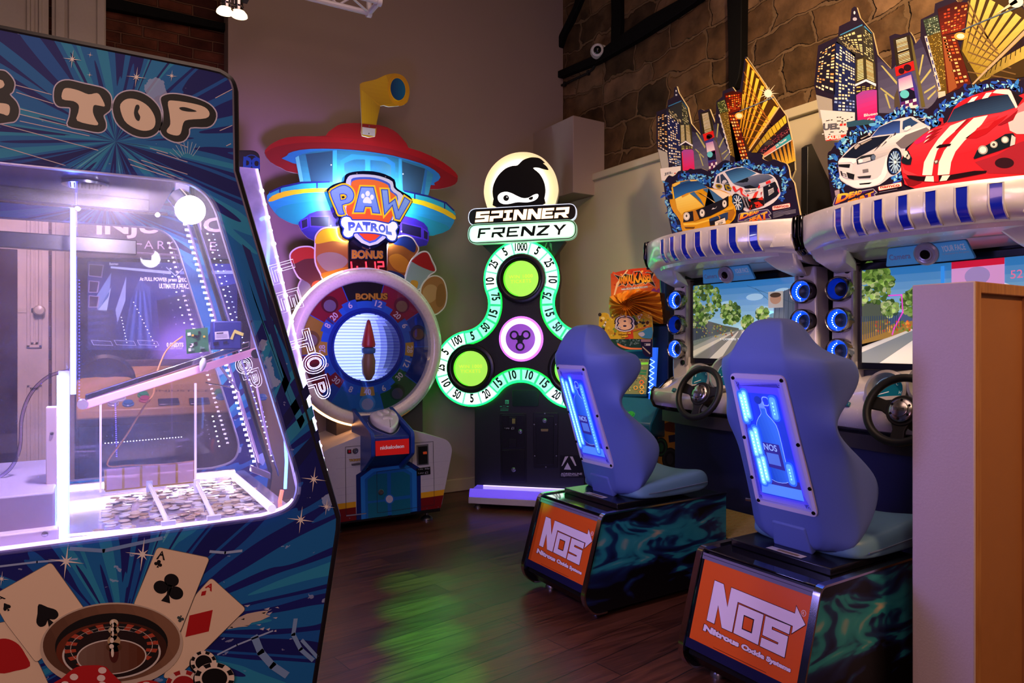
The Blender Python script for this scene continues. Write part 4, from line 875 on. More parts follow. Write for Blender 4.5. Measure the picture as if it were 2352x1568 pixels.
for u, v in ((406, 1372), (853, 1307), (1275, 1243), (1402, 1223)):
 q = TW.p3(*ZB([(u, v)])[0], front(0.003)); MB().lathe([(0.008, 0), (0.006, 0.003), (0.001, 0.004)], (q.x, 0.003, 0.1), (0, -1, 0), 12).build('screw', STEEL, TW)
for x in (x0+0.05, x1-0.09):
 for y in (0.07, 0.5): foot(TW, x, y, 0.1, 0.045)
for x in (x0+0.12, x1-0.25): caster(TW, x, 0.16)
# ---- central blue console with the big white button
q = lambda u, v, y: TW.p3(*ZB([(u, v)])[0], front(y))
xl, xr_ = q(640, 560, -0.2).x, q(1100, 500, -0.2).x
zs = q(890, 400, -0.22).z, q(890, 600, -0.22).z, q(880, 720, -0.02).z, q(730, 140, 0.20).z
prof = [(0.22, zs[3]), (-0.22, zs[0]), (-0.225, zs[0]-0.02), (-0.225, zs[1]), (-0.02, zs[2]), (0.22, zs[2])]
pl = side_r(xl+0.02); b = MB(); b.slab(pl, prof, 0.0, xr_-xl-0.04); con = b.build('button_console', mat('162a78', 0.38), TW, bevel=0.006)
cheek = [(0.22, zs[3]+0.045), (-0.225, zs[0]+0.03), (-0.245, zs[0]), (-0.245, zs[1]-0.005), (-0.02, zs[2]-0.03), (0.22, zs[2]-0.03)]
for x in (xl-0.008, xr_-0.016):
 b = MB(); b.slab(side_r(x), rounded(cheek, 0.02, 4), 0, 0.026); b.build('console_cheek', mat('1c3f92', 0.35), con, bevel=0.004)
sg = front(-0.226); A = Art(TW, sg); A.px(ZB([(696, 455), (1075, 425), (1077, 595), (700, 623)]), 'e8241c', 0.10)
A.L = 2; A.text('nickelodeon', ZB([(752, 550), (1018, 527), (1018, 490), (752, 510)]), 'e3cfcf', 0.035, 0.1, space=0.95); A.done('sign_print', con, 0.35)
dk = V((0, -0.44, zs[0]-zs[3])).normalized(); DECK = Plane((0, 0.22, zs[3]), (1, 0, 0), -dk)
sh = smooth(TW.px(ZB([(632, 210), (650, 185), (720, 158), (800, 148), (880, 152), (920, 170), (950, 205), (958, 260), (935, 320), (875, 368), (800, 348), (715, 310), (660, 265)]), DECK), 4)
b = MB(); b.slab(DECK, grow(sh, 0.012), 0.0, 0.004); b.build('button_surround', mat('0d1230', 0.35), con)
b = MB(); n_ = len(sh); b.rings([[DECK.to3(p, h) for p in grow(sh, -g)] for g, h in ((0, 0.003), (0, 0.028), (0.006, 0.036), (0.02, 0.042))]); wb = b.build('shield_button', mat('d5cdd4', 0.2, coat=0.4), con, angle=60)
padm = mat('dcd5da', 0.22, coat=0.4)
for c_, rx, ry in (((742, 208), 34, 24), ((812, 184), 34, 20), ((892, 208), 32, 22)):
 c3 = TW.px(ZB([c_, (c_[0]+rx, c_[1]), (c_[0], c_[1]-ry)]), DECK); e_ = ell(c3[0], math.dist(c3[0], c3[1]), math.dist(c3[0], c3[2]), 20)
 MB().rings([[DECK.to3(p, h) for p in grow(e_, -g)] for g, h in ((0, 0.040), (0.002, 0.047), (0.010, 0.051))]).build('toe_pad', padm, wb, angle=60)
pd = smooth(TW.px(ZB([(765, 270), (785, 240), (825, 232), (868, 240), (890, 268), (868, 277), (825, 268), (790, 278)]), DECK), 3)
MB().rings([[DECK.to3(p, h) for p in grow(pd, -g)] for g, h in ((0, 0.040), (0.002, 0.047), (0.008, 0.051))]).build('paw_pad', padm, wb, angle=60)
A = Art(TW, DECK); A.line(ZB([(605, 215), (625, 205), (632, 195)]), 0.004, 'b9b4c0'); A.line(smooth(ZB([(608, 240), (640, 300), (720, 345), (800, 372), (880, 382), (945, 345), (972, 285)]), 3, False), 0.003, 'b9b4c0'); A.text('RESCUE', ZB([(685, 402), (780, 388), (780, 378), (685, 392)]), '9a8a3a', L=2); A.done('deck_print', con)
# ---- post behind the wheel
b = MB(); px0, px1 = TW.p3(760, 960, front(0.45)).x, TW.p3(955, 960, front(0.45)).x; b.box(px0, px1, 0.30, 0.60, 0.6, 1.9); b.build('rear_post', mat('3a342f', 0.5), TW, bevel=0.004)
b = MB()
for i in range(9):
 x = px0+0.03+i*0.018; b.box(x, x+0.007, 0.297, 0.301, 0.82, 0.92)
b.build('vent_grille', BLACKM, TW)
# ---- wheel
WC = TW.px([(846, 797)], front(YW))[0]; WP_ = Plane((WC[0], YW, WC[1]), (1, 0, 0), (0, 0, 1)); RO, RI = 0.562, 0.472
fo = V((WC[0], YW, WC[1])); ax = (0, -1, 0)
MB().lathe([(RI, -0.04), (RI-0.002, 0.01), (RI+0.012, 0.035), (RI+0.045, 0.05), (RO-0.03, 0.045), (RO-0.004, 0.025), (RO, 0.0), (RO, -0.05), (RI, -0.05)], tuple(fo), ax, 96, True).build('wheel_rim', mat('e2dacc', 0.28, coat=0.3), TW, angle=60)
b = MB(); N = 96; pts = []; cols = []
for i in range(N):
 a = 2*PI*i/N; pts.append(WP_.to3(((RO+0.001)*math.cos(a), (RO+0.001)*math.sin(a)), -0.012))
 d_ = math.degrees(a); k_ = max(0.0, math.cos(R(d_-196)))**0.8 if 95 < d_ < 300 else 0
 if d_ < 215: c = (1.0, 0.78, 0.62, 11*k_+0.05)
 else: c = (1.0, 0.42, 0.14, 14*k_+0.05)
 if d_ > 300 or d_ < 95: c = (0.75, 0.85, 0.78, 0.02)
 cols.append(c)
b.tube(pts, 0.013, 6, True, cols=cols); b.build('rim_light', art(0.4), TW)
MB().lathe([(RI+0.002, -0.03), (0.001, -0.031)], tuple(fo), ax, 64).build('wheel_back', mat('101a44', 0.5), TW)
A = Art(TW, Plane(WP_.o+V((0, 0.025, 0)), (1, 0, 0), (0, 0, 1)), 0.0006)
wed = [(75, 113, '1a1418'), (113, 151, '8c1420'), (151, 187, 'a88418'), (187, 226, '8a2218'), (226, 236, '24509a'), (236, 285, '1f6f9e'), (285, 324, '1f5a26'), (324, 360, '16306e'), (0, 33, '1c3a86'), (33, 75, '9a1838')]
for a0, a1, c in wed:
 A.st(ell((0, 0), RI, RI, 12, a0, a1)+ell((0, 0), 0.30, 0.30, 12, a1, a0), c, 0.02, L=1)
for a0, *_ in wed: A.line([(0.3*math.cos(R(a0)), 0.3*math.sin(R(a0))), (RI*math.cos(R(a0)), RI*math.sin(R(a0)))], 0.006, '2a62b8', L=2, px=False)
A.st(ell((0, 0), 0.335, 0.335, 64), '2a6fc0', L=3); A.st(ell((0, 0), 0.285, 0.285, 64), '14308a', 0.10, L=4)
tabs = [(113, '6', 0), (75, '12', 0), (138, '20', 1), (46, '20', 1), (152, '8', 0), (29, '6', 0), (182, '28', 2), (357, '28', 2), (203, '6', 0), (337, '12', 0), (226, '30', 1), (318, '30', 3), (248, '8', 0), (292, '6', 0), (270, '40', 2)]
for a, t_, k_ in tabs:
 c = (0.325*math.cos(R(a)), 0.325*math.sin(R(a))); cc = ['2a63b4', '8d1c28', 'c59a2c', '2c6a34'][k_]
 r0, r1 = (0.29, 0.355); A.st(ell((0, 0), r1, r1, 6, a-9, a+9)+ell((0, 0), r0, r0, 6, a+9, a-9), cc, 0.02, L=5)
 A.text(t_, quad_of(c, 0.026*len(t_), 0.042, a-90 if a < 215 or a > 325 else a+90), 'e9dfc8', 0.02, L=6, px=False)
A.text('BONUS', TW.px(ZW([(645, 612), (878, 612), (878, 568), (645, 570)]), A.p), '2a2210', 0.09, L=6, px=False); A.text('BONUS', TW.px(ZW([(645, 612), (878, 612), (878, 568), (645, 570)]), A.p), 'd19a2a', 0.05, L=7, px=False)
# plain stand-ins where each wedge carries a picture: a soft two-tone medallion
for a, c1, c2 in ((132, '5a1018', '7a6a70'), (50, '6e1430', '8a6a4a'), (172, '7a5a18', '8a7a66'), (15, '16204a', '6a4a2c'), (205, '6a2018', '3a2420'), (304, '173f1c', '4a4a50'), (270, '3f8fb4', '9aa2ae')):
 c = (0.405*math.cos(R(a)), 0.405*math.sin(R(a))); A.st(ell(c, 0.06, 0.06, 24), c1, 0.02, L=7); A.st(ell((c[0], c[1]-0.008), 0.044, 0.042, 24), c2, 0.02, L=8)
A.done('wheel_print', None, 0.3)
# glowing centre: striped light disc
A = Art(TW, Plane(WP_.o+V((0, 0.018, 0)), (1, 0, 0), (0, 0, 1)), 0.0008)
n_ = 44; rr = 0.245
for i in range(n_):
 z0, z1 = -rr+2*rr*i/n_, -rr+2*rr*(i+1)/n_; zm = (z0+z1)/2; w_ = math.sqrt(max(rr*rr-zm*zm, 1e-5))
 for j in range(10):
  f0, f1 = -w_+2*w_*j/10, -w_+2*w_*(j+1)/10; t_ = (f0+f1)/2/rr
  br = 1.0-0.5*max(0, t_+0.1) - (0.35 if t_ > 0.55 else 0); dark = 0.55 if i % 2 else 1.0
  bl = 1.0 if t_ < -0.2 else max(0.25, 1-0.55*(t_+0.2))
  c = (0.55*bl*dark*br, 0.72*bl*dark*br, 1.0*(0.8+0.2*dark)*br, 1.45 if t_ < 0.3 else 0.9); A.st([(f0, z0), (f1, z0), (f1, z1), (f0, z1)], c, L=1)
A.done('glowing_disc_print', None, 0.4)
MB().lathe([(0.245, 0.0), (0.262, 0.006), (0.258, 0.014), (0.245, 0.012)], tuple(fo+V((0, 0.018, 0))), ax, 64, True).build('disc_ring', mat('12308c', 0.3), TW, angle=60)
pc = fo+V((0, -0.005, 0)); b = MB().lathe([(0.001, 0.20), (0.012, 0.19), (0.03, 0.12), (0.05, 0.02), (0.045, 0.0)], tuple(pc), (0, 0, 1), 20); ptr = b.build('spinning_pointer', mat('a02a2a', 0.4), TW, angle=60)
MB().lathe([(0.03, -0.02), (0.048, -0.01), (0.05, 0.02), (0.03, 0.03)], tuple(pc+V((0, -0.002, -0.03))), (0, 0, 1), 20).build('pointer_band', mat('3f6a9a', 0.4), ptr, angle=60)
MB().lathe([(0.001, -0.24), (0.02, -0.235), (0.045, -0.19), (0.05, -0.10), (0.035, -0.04), (0.03, -0.02)], tuple(pc), (0, 0, 1), 20).build('pointer_tail', mat('7a5a44', 0.45), ptr, angle=60)
b = MB(); b.slab(Plane(fo, (1, 0, 0), (0, 0, 1)), ell((0, 0), RI+0.004, RI+0.004, 64), 0.02, 0.023); b.build('wheel_glass', glass((0.93, 0.95, 1.0), 0.05), TW, flat=True)
# ---- standee boards above the wheel: plain scalloped lobes of flat colour
def lobes(lst, nm):
 for pts, c, rimc in lst:
  pl = front(YT-0.06-0.012*len(pts) % 0.02); q = smooth(TW.px(ZW(pts), pl), 4); A = Art(TW, pl); A.slab(grow(q, 0.010), 0.008, rimc, px=False); A.st(q, c[0], L=2)
  for k_, (sub, cc) in enumerate(c[1]): A.px(smooth(ZW(sub), 4), cc, L=3+k_)
  A.done('scalloped_board', None, 0.35)
lobes([
 ([(232, 480), (255, 470), (300, 505), (312, 575), (270, 640), (238, 610), (215, 540)], ('6f6670', []), 'b9a8b0'),
 ([(160, 270), (215, 228), (300, 222), (340, 250), (400, 330), (400, 420), (385, 480), (400, 560), (320, 585), (300, 500), (215, 440), (165, 330)], ('5d2c22', [([(160, 275), (215, 230), (300, 224), (338, 250), (345, 300), (260, 310), (175, 345)], 'b3301c'), ([(318, 490), (380, 475), (400, 555), (325, 578)], 'c4481a')]), 'e2d8d0'),
 ([(345, 190), (350, 135), (390, 90), (450, 78), (530, 92), (590, 180), (592, 300), (592, 420), (470, 450), (440, 480), (400, 455), (385, 420), (345, 330)], ('b06a2c', [([(345, 195), (352, 135), (392, 92), (450, 80), (525, 92), (588, 182), (470, 175)], 'f0c81e'), ([(350, 300), (420, 260), (520, 270), (585, 330), (500, 400), (410, 390)], 'a28c74'), ([(385, 420), (450, 400), (590, 370), (590, 425), (470, 450), (430, 485), (400, 458)], 'dc8a18')]), 'efe2d2'),
 ([(1140, 520), (1190, 455), (1250, 440), (1300, 475), (1322, 560), (1315, 640), (1290, 685), (1235, 720), (1190, 660), (1140, 600)], ('a07a3c', [([(1150, 540), (1195, 500), (1250, 520), (1250, 600), (1190, 640), (1150, 600)], 'b89a5c'), ([(1255, 520), (1300, 500), (1315, 610), (1280, 670), (1245, 640)], '8a6a2c')]), 'dce8cc'),
 ([(1020, 480), (1040, 380), (1075, 310), (1130, 265), (1180, 262), (1212, 320), (1240, 390), (1190, 430), (1150, 500), (1100, 540), (1060, 510)], ('8fb0a0', [([(1065, 320), (1130, 268), (1180, 264), (1210, 325), (1236, 400), (1150, 375), (1075, 335)], 'a3181c'), ([(1060, 470), (1110, 480), (1095, 540), (1060, 515)], 'c8a030')]), 'e4ece2'),
 ([(882, 330), (885, 220), (920, 165), (1000, 138), (1060, 152), (1095, 200), (1110, 240), (1075, 300), (1060, 380), (1010, 430), (1010, 490), (882, 440)], ('8a4c1c', [([(930, 175), (1000, 140), (1060, 154), (1094, 205), (1080, 260), (1000, 215), (935, 200)], '182a68'), ([(890, 300), (960, 270), (1040, 330), (1010, 410), (930, 380)], 'b8741e'), ([(886, 395), (960, 410), (1008, 440), (1008, 485), (886, 438)], '182a58')]), 'eadccd'),
], 'boards')
# bonus counter
bp = front(YT-0.10); A = Art(TW, bp); A.slab(TW.px(ZW([(590, 170), (878, 170), (876, 436), (592, 430)]), bp), 0.05, '120e10', px=False)
qd = ZW([(618, 302), (845, 304), (845, 252), (618, 245)]); A.text('BONUS', qd, '3a5a7a', 0.10, L=2); A.text('BONUS', qd, 'e0a030', 0.06, L=3)
A.px(ZW([(600, 310), (866, 322), (866, 412), (600, 412)]), '2a0306', 0.4, L=2)
seg = {'L': 'def', '1': 'bc', '2': 'abged', 'u': 'cdef'}
def digit(ch, x, z0, z1, w_, e=3.2):
 hx_ = {'a': [(0, 1), (1, 1)], 'b': [(1, 1), (1, .5)], 'c': [(1, .5), (1, 0)], 'd': [(0, 0), (1, 0)], 'e': [(0, .5), (0, 0)], 'f': [(0, 1), (0, .5)], 'g': [(0, .5), (1, .5)]}
 for s_ in 'abcdefg':
  a, c = hx_[s_]; on = s_ in ch
  g = lambda p: (x+p[0]*w_+ (p[1]-0.5)*(-6), z0+(z1-z0)*p[1]); A.line(ZW([g(a), g(c)]), 0.011, 'ff2a38' if on else '3a060a', e if on else 0.2, L=4 if on else 3)
for ch, x, w_ in (('cdef', 612, 42), ('bc', 680, 42), ('bc', 748, 42), ('abged', 812, 40)): digit(ch, x, 398, 332, w_)
A.px(ell(ZW([(738, 398)])[0], 2.2, 2.2, 10), 'ff2a38', 3.2, L=4)
A.done('bonus_counter', None, 0.3)
# ---- tower topper board
TP = front(YT+0.02); A = Art(TW, TP, 0.0006)
brim = smooth(ZT([(275, 725), (295, 685), (345, 648), (430, 615), (560, 604), (715, 600), (780, 540), (830, 517), (930, 510), (1100, 524), (1200, 560), (1260, 612), (1312, 690), (1420, 728), (1560, 792), (1650, 865), (1667, 908), (1648, 950), (1570, 978), (1475, 986), (1300, 960), (900, 900), (500, 870), (400, 835), (318, 790)]), 2)
sauc = smooth(ZT([(292, 1065), (310, 1010), (400, 975), (540, 942), (740, 935), (1000, 955), (1280, 1000), (1450, 1040), (1580, 1088), (1636, 1140), (1648, 1190), (1605, 1278), (1510, 1314), (1430, 1322), (1000, 1300), (560, 1252), (430, 1215), (350, 1158)]), 2)
purp = smooth(ZT([(520, 1225), (565, 1190), (650, 1145), (900, 1140), (1265, 1175), (1420, 1230), (1452, 1300), (1440, 1392), (1300, 1400), (900, 1420), (640, 1362), (560, 1312), (525, 1260)]), 2)
glas = ZT([(490, 720), (1500, 830), (1450, 1045), (540, 990)])
for q in (brim, sauc, purp, glas): A.slab(TW.px(q, TP), 0.012, 'c9c2c0', px=False)
A.L = 1; A.px(brim, '8c1420'); A.L = 2
A.grad(smooth(ZT([(715, 602), (780, 540), (830, 517), (930, 510), (1100, 524), (1200, 560), (1260, 612), (1312, 690), (1200, 660), (1000, 628), (850, 612)]), 2), 'a5131c', '8a0f18', L=2)
A.px(smooth(ZT([(275, 725), (295, 685), (345, 648), (430, 615), (560, 604), (800, 612), (1000, 630), (1200, 660), (1400, 715), (1560, 792), (1650, 865), (1665, 905), (1600, 870), (1480, 800), (1300, 730), (1100, 680), (900, 655), (700, 648), (500, 655), (360, 680), (300, 710)]), 2), 'a5141e', L=3)
A.px(smooth(ZT([(435, 745), (480, 715), (600, 697), (800, 697), (1000, 713), (1200, 745), (1400, 800), (1500, 850), (1542, 900), (1495, 942), (1400, 950), (480, 800)]), 2), '2a7cc0', L=4)
A.grad(ZT([(495, 765), (545, 735), (620, 716), (800, 704), (1000, 718), (1200, 752), (1400, 812), (1490, 882), (1450, 1045), (1000, 1000), (540, 990)]), '3f9fb8', '2b6f92', L=5)
for p_, c in (([(570, 735), (765, 712), (765, 960), (615, 965)], '2a4a66'), ([(765, 708), (795, 705), (795, 960), (765, 960)], '3a9fd4'), ([(820, 780), (900, 735), (1150, 755), (1215, 800), (1215, 1000), (820, 960)], '2f84c8'), ([(848, 800), (915, 770), (1000, 772), (1000, 960), (848, 960)], '4f8fa8'), ([(1035, 775), (1130, 785), (1185, 815), (1185, 1000), (1035, 960)], '4f8fa8'), ([(1240, 765), (1262, 770), (1262, 1000), (1240, 1000)], '3a9fd4'), ([(1265, 785), (1430, 840), (1400, 1020), (1270, 1000)], '2c4a62'), ([(1430, 842), (1446, 850), (1425, 1030), (1405, 1025)], '2a6fae'), ([(496, 760), (520, 745), (560, 965), (540, 985)], '6ac4d0')): A.px(ZT(p_), c, L=6)
A.L = 7; A.grad(sauc, '1c7fa8', '2aa0d8', L=7)
A.px(smooth(ZT([(312, 1012), (400, 975), (540, 945), (740, 938), (1000, 958), (1280, 1003), (1450, 1043), (1580, 1092), (1634, 1142), (1640, 1172), (1450, 1100), (1280, 1052), (1000, 1010), (740, 985), (560, 990), (400, 1010), (320, 1045)]), 2), '2aa6b4', L=8)
A.px(smooth(ZT([(300, 1072), (330, 1035), (420, 1002), (560, 985), (740, 980), (1000, 1004), (1340, 1052), (1480, 1090), (1590, 1138), (1648, 1180), (1640, 1206), (1560, 1162), (1450, 1118), (1340, 1086), (1000, 1034), (740, 1010), (560, 1015), (420, 1042), (330, 1075)]), 2), 'f0c81c', L=9)
A.px(smooth(ZT([(350, 1158), (400, 1110), (560, 1080), (760, 1078), (1300, 1160), (1500, 1215), (1590, 1250), (1600, 1280), (1510, 1314), (1430, 1322), (1000, 1300), (560, 1252), (430, 1215)]), 2), '1a8aa0', L=8)
for ln in ([(312, 1010), (400, 970), (540, 940), (740, 934)], [(1280, 1000), (1450, 1038), (1580, 1086), (1636, 1140)]): A.line(ZT(ln), 0.013, '1e2276', L=10)
for ln in ([(385, 978), (385, 1010)], [(652, 940), (652, 978)], [(1355, 1015), (1355, 1055)], [(1570, 1085), (1570, 1125)]): A.line(ZT(ln), 0.010, '1e2276', L=10)
A.grad(purp, '1c1a6a', '3a1f9a', L=11)
for p_ in ([(605, 1188), (735, 1186), (732, 1256), (608, 1250)], [(540, 1215), (580, 1200), (582, 1255), (545, 1270)], [(1262, 1232), (1400, 1265), (1400, 1335), (1262, 1300)], [(1420, 1280), (1448, 1300), (1445, 1350), (1420, 1340)]): A.px(ZT(grow(p_, 9)), '4a2ab8', L=12); A.px(ZT(p_), '181038', L=13)
for p_ in ((753, 813), (1270, 878), (750, 1250), (1258, 1292)): A.px(ell(ZT([p_])[0], 1.8, 1.8, 12), 'd8d0c8', L=14)
tower = A.done('tower_board', None, 0.4)
# periscope cut-out with raised lens ring
PP = front(YT+0.0); A = Art(TW, PP, 0.0006)
peri = smooth(ZT([(978, 600), (976, 520), (962, 262), (966, 226), (1000, 212), (1080, 194), (1140, 165), (1212, 152), (1262, 166), (1302, 212), (1318, 270), (1312, 335), (1284, 376), (1170, 392), (1108, 386), (1080, 525), (1072, 605)]), 2)
A.slab(TW.px(peri, PP), 0.014, 'd8d0b8', px=False); A.L = 1; A.px(peri, 'c9980c'); A.L = 2
A.grad(ZT([(970, 270), (1010, 300), (1090, 380), (1108, 388), (1080, 520), (978, 515)]), 'd6a80e', 'a87c08', (1, 0), L=2); A.grad(ZT([(968, 225), (1080, 196), (1150, 165), (1180, 260), (1190, 370), (1110, 384), (1020, 310), (966, 262)]), 'b98a0a', 'd9ab12', L=3)
A.px(ell(ZT([(1240, 272)])[0], 25, 37, 40, rot=-8), 'd39a10', L=4); A.px(ZT([(978, 515), (1080, 525), (1078, 548), (978, 540)]), '8a1018', L=4)
A.px(ZT([(978, 538), (1072, 552), (1070, 605), (978, 592)]), 'c8c0bc', L=5)
for p_ in ((1028, 533), (1026, 586)): A.px(ell(ZT([p_])[0], 1.7, 1.7, 10), '6a6468', L=6)
pe = A.done('periscope_board', None, 0.35)
A = Art(TW, front(YT-0.012)); q = TW.px(ell(ZT([(1236, 266)])[0], 17, 25.5, 40, rot=-8), A.p); A.b.col('e0ac18'); A.b.slab(A.p, grow(q, 0.006), -0.012, 0); A.grad(q, '123a66', '1f6a96', (1, 0), st=True, L=1); A.done('periscope_lens', pe, 0.2)
# ---- light-box badge
BP = front(YT-0.17); A = Art(TW, BP, 0.0006); E_ = 0.55
bd = smooth(ZL([(80, 430), (100, 390), (180, 330), (290, 290), (370, 270), (385, 200), (410, 150), (520, 110), (700, 92), (880, 100), (1080, 150), (1240, 240), (1262, 350), (1290, 395), (1400, 465), (1500, 520), (1548, 590), (1545, 640), (1450, 810), (1345, 985), (1325, 1030), (1330, 1120), (1300, 1200), (1290, 1280), (1230, 1330), (1140, 1325), (1070, 1300), (1000, 1360), (810, 1440), (640, 1350), (540, 1270), (460, 1275), (380, 1250), (320, 1180), (300, 1060), (275, 970), (285, 900), (240, 850), (160, 650)]), 2)
A.slab(TW.px(bd, BP), 0.075, '23304a', px=False); A.L = 1; A.px(bd, '0f1a3a', 0.05)
inn = [(400, 330), (440, 200), (520, 160), (700, 150), (900, 165), (1060, 205), (1205, 275), (1225, 370), (1280, 430), (1390, 520), (1340, 700), (1200, 960), (1080, 1250), (810, 1380), (560, 1230), (480, 1000), (380, 700)]
A.px(smooth(ZL(inn), 2), 'd6d8ee', E_, L=2); A.px(smooth(ZL([(490, 330), (500, 235), (580, 205), (740, 198), (900, 210), (1040, 250), (1160, 315), (1175, 400), (1230, 465), (1290, 510), (1290, 660), (1180, 950), (1020, 1220), (815, 1335), (620, 1190), (480, 960), (420, 780)]), 2), '4a66d0', E_, L=3)
red = smooth(ZL([(490, 360), (520, 268), (640, 240), (780, 238), (900, 250), (1020, 285), (1130, 340), (1140, 400), (1180, 460), (1260, 520), (1265, 660), (1210, 860), (1000, 1190), (812, 1300), (640, 1180), (510, 950), (440, 850), (410, 740)]), 2); A.grad(red, 'e8452a', 'f07838', L=4, e=E_*1.1)
def blk(pts, hole=None, L=5):
 q = ZL(pts); A.px(grow(q, 4.2), 'f5cf28', E_*1.1, L=L); A.px(grow(q, 0.6), '3550b8', E_, L=L+1); A.grad(grow(q, -1.6), '6f93e6', '8fb4f2', L=L+2, e=E_)
blk(smooth([(135, 455), (200, 400), (300, 350), (390, 335), (480, 380), (530, 450), (545, 520), (520, 600), (450, 650), (345, 680), (370, 800), (380, 835), (285, 840), (250, 760), (180, 600)], 2))
A.px(ZL([(290, 490), (360, 475), (420, 500), (430, 540), (400, 590), (310, 605)]), '3550b8', E_, L=8); A.px(ZL([(305, 500), (365, 490), (410, 515), (415, 545), (385, 580), (320, 590)]), 'f5cf28', E_, L=9); A.px(ZL([(330, 530), (370, 525), (385, 548), (365, 565), (335, 565)]), '2a1d3a', L=10)
blk([(660, 365), (880, 370), (990, 825), (860, 815), (840, 710), (735, 705), (710, 800), (545, 800)]); blk([(1010, 410), (1125, 415), (1145, 650), (1250, 570), (1305, 765), (1410, 540), (1510, 610), (1325, 930), (1255, 915), (1200, 690), (1065, 850)])
for c_, rx, ry in (((695, 525), 30, 42), ((777, 484), 38, 46), ((850, 545), 32, 45)): A.px(ell(ZL([c_])[0], rx/7.468, ry/7.468, 20), 'f4f2f8', E_*1.3, L=9)
A.px(smooth(ZL([(700, 600), (740, 545), (790, 545), (835, 600), (840, 650), (770, 645), (705, 640)]), 3), 'f4f2f8', E_*1.3, L=9)
bone = smooth(ZL([(320, 960), (345, 900), (410, 880), (480, 900), (510, 945), (700, 945), (900, 955), (1130, 1005), (1190, 965), (1260, 985), (1290, 1060), (1250, 1120), (1270, 1200), (1240, 1280), (1170, 1285), (1110, 1240), (1090, 1200), (900, 1155), (700, 1145), (540, 1150), (520, 1200), (450, 1235), (380, 1210), (355, 1150), (375, 1080), (330, 1030)]), 2)
A.px(grow(bone, 3), '2c49b0', E_, L=11); A.px(bone, 'f6f4fb', E_*1.4, L=12)
for ch, q in zip('PATROL', ([(455, 1115), (530, 1112), (560, 985), (450, 985)], [(565, 1112), (690, 1110), (655, 985), (580, 985)], [(725, 1118), (790, 1120), (815, 990), (695, 985)], [(832, 1122), (950, 1130), (945, 1000), (840, 995)], [(965, 1135), (1078, 1155), (1075, 1020), (970, 1010)], [(1095, 1165), (1180, 1180), (1150, 1040), (1098, 1035)])): A.text(ch, ZL(q), '6f8ee0', 0.05, E_, L=13, c1='4a62c8')
for p_ in ((590, 140), (1080, 198), (115, 462), (1530, 615), (318, 920), (1310, 1030), (810, 1420)): A.px(ell(ZL([p_])[0], 1.5, 1.5, 10), 'a9a4a0', L=14)
A.done('shield_badge_logo', None, 0.22, 0.3)
bq = TW.px(bd, BP); cxm = sum(p[0] for p in bq)/len(bq); czm = sum(p[1] for p in bq)/len(bq)
b = MB(); b.tube([BP.to3(p, -0.085) for p in grow(bq, -0.012)], 0.007, 6, True); b.build('halo_light', mat('eaf4ff', 0.4, emit=120.0, ecol='dcecff'), TW)
b = MB(); b.box(cxm-0.03, cxm+0.03, YT-0.09, YT+0.0, czm-0.1, czm+0.1); b.build('badge_bracket', BLACK, TW)
b = MB(); zz = TW.p3(846, 400, front(0.45)).z; b.box(px0+0.05, px1-0.05, YT+0.04, YT+0.2, 1.85, zz); b.build('topper_frame', mat('22201f', 0.5), TW)
# ================================================================ fidget-spinner shaped ticket game
SP = Thing('spinner_game', 'tall black ticket game with a glowing green three-lobed number ring and masked head sign', 'arcade machine', (2.915, 4.43, 0), -44.6)
YR = 0.10
PR = front(YR); HUB = SP.px([(1197, 778)], PR)[0]
S1 = math.dist(SP.px([(1197, 778)], PR)[0], SP.px([(1197, 678)], PR)[0])/100.0     # metres per pixel at the ring
RP = Plane((HUB[0], YR, HUB[1]), (1, 0, 0), (0, 0, 1))
D, RR, QQ = 138*S1, 86*S1, 66*S1
def spin_path(off, n=14):
 """outline of three lobes joined by concave fillets, moved inward by off; starts at the top, goes anticlockwise"""
 pts = []; lob = [90, 210, 330]
 m = None; rr, qq = RR-off, QQ+off
 # fillet centre distance along the bisector
 cx_, cy_ = D*0.5, D*math.sin(R(60)); s_ = math.sqrt((RR+QQ)**2-cy_**2); m = cx_+s_
 for k in range(3):
  a0 = lob[k]; c = (D*math.cos(R(a0)), D*math.sin(R(a0)))
  # angle at lobe centre from its axis to the tangent point
  fc = (m*math.cos(R(a0+60)), m*math.sin(R(a0+60))); t = math.degrees(math.atan2(fc[1]-c[1], fc[0]-c[0]))-a0
  t = (t+360) % 360
  seg = [(c[0]+rr*math.cos(R(a0+x)), c[1]+rr*math.sin(R(a0+x))) for x in [(-t+2*t*i/(3*n)) for i in range(3*n+1)]]
  pts += seg
  b0 = math.degrees(math.atan2(c[1]-fc[1], c[0]-fc[0])); c2a = lob[(k+1) % 3]; c2 = (D*math.cos(R(c2a)), D*math.sin(R(c2a))); b1 = math.degrees(math.atan2(c2[1]-fc[1], c2[0]-fc[0]))
  d_ = ((b1-b0+540) % 360)-180
  pts += [(fc[0]+qq*math.cos(R(b0+d_*i/(n+1))), fc[1]+qq*math.sin(R(b0+d_*i/(n+1)))) for i in range(1, n+1)]
 out = []
 for p in pts:
  if not out or math.dist(p, out[-1]) > 1e-5: out.append(p)
 return out
po = spin_path(0); pi_ = spin_path(29*S1); pm = spin_path(14.5*S1)
b = MB(); b.slab(RP, spin_path(-0.004), -0.16, -0.004); b.build('ring_body', mat('0a0a0c', 0.45), SP, angle=30)
b = MB(); b.slab(RP, pi_, -0.02, 0.004); face = b.build('face_panel', mat('121014', 0.55, bump=0.3, scale=300), SP)
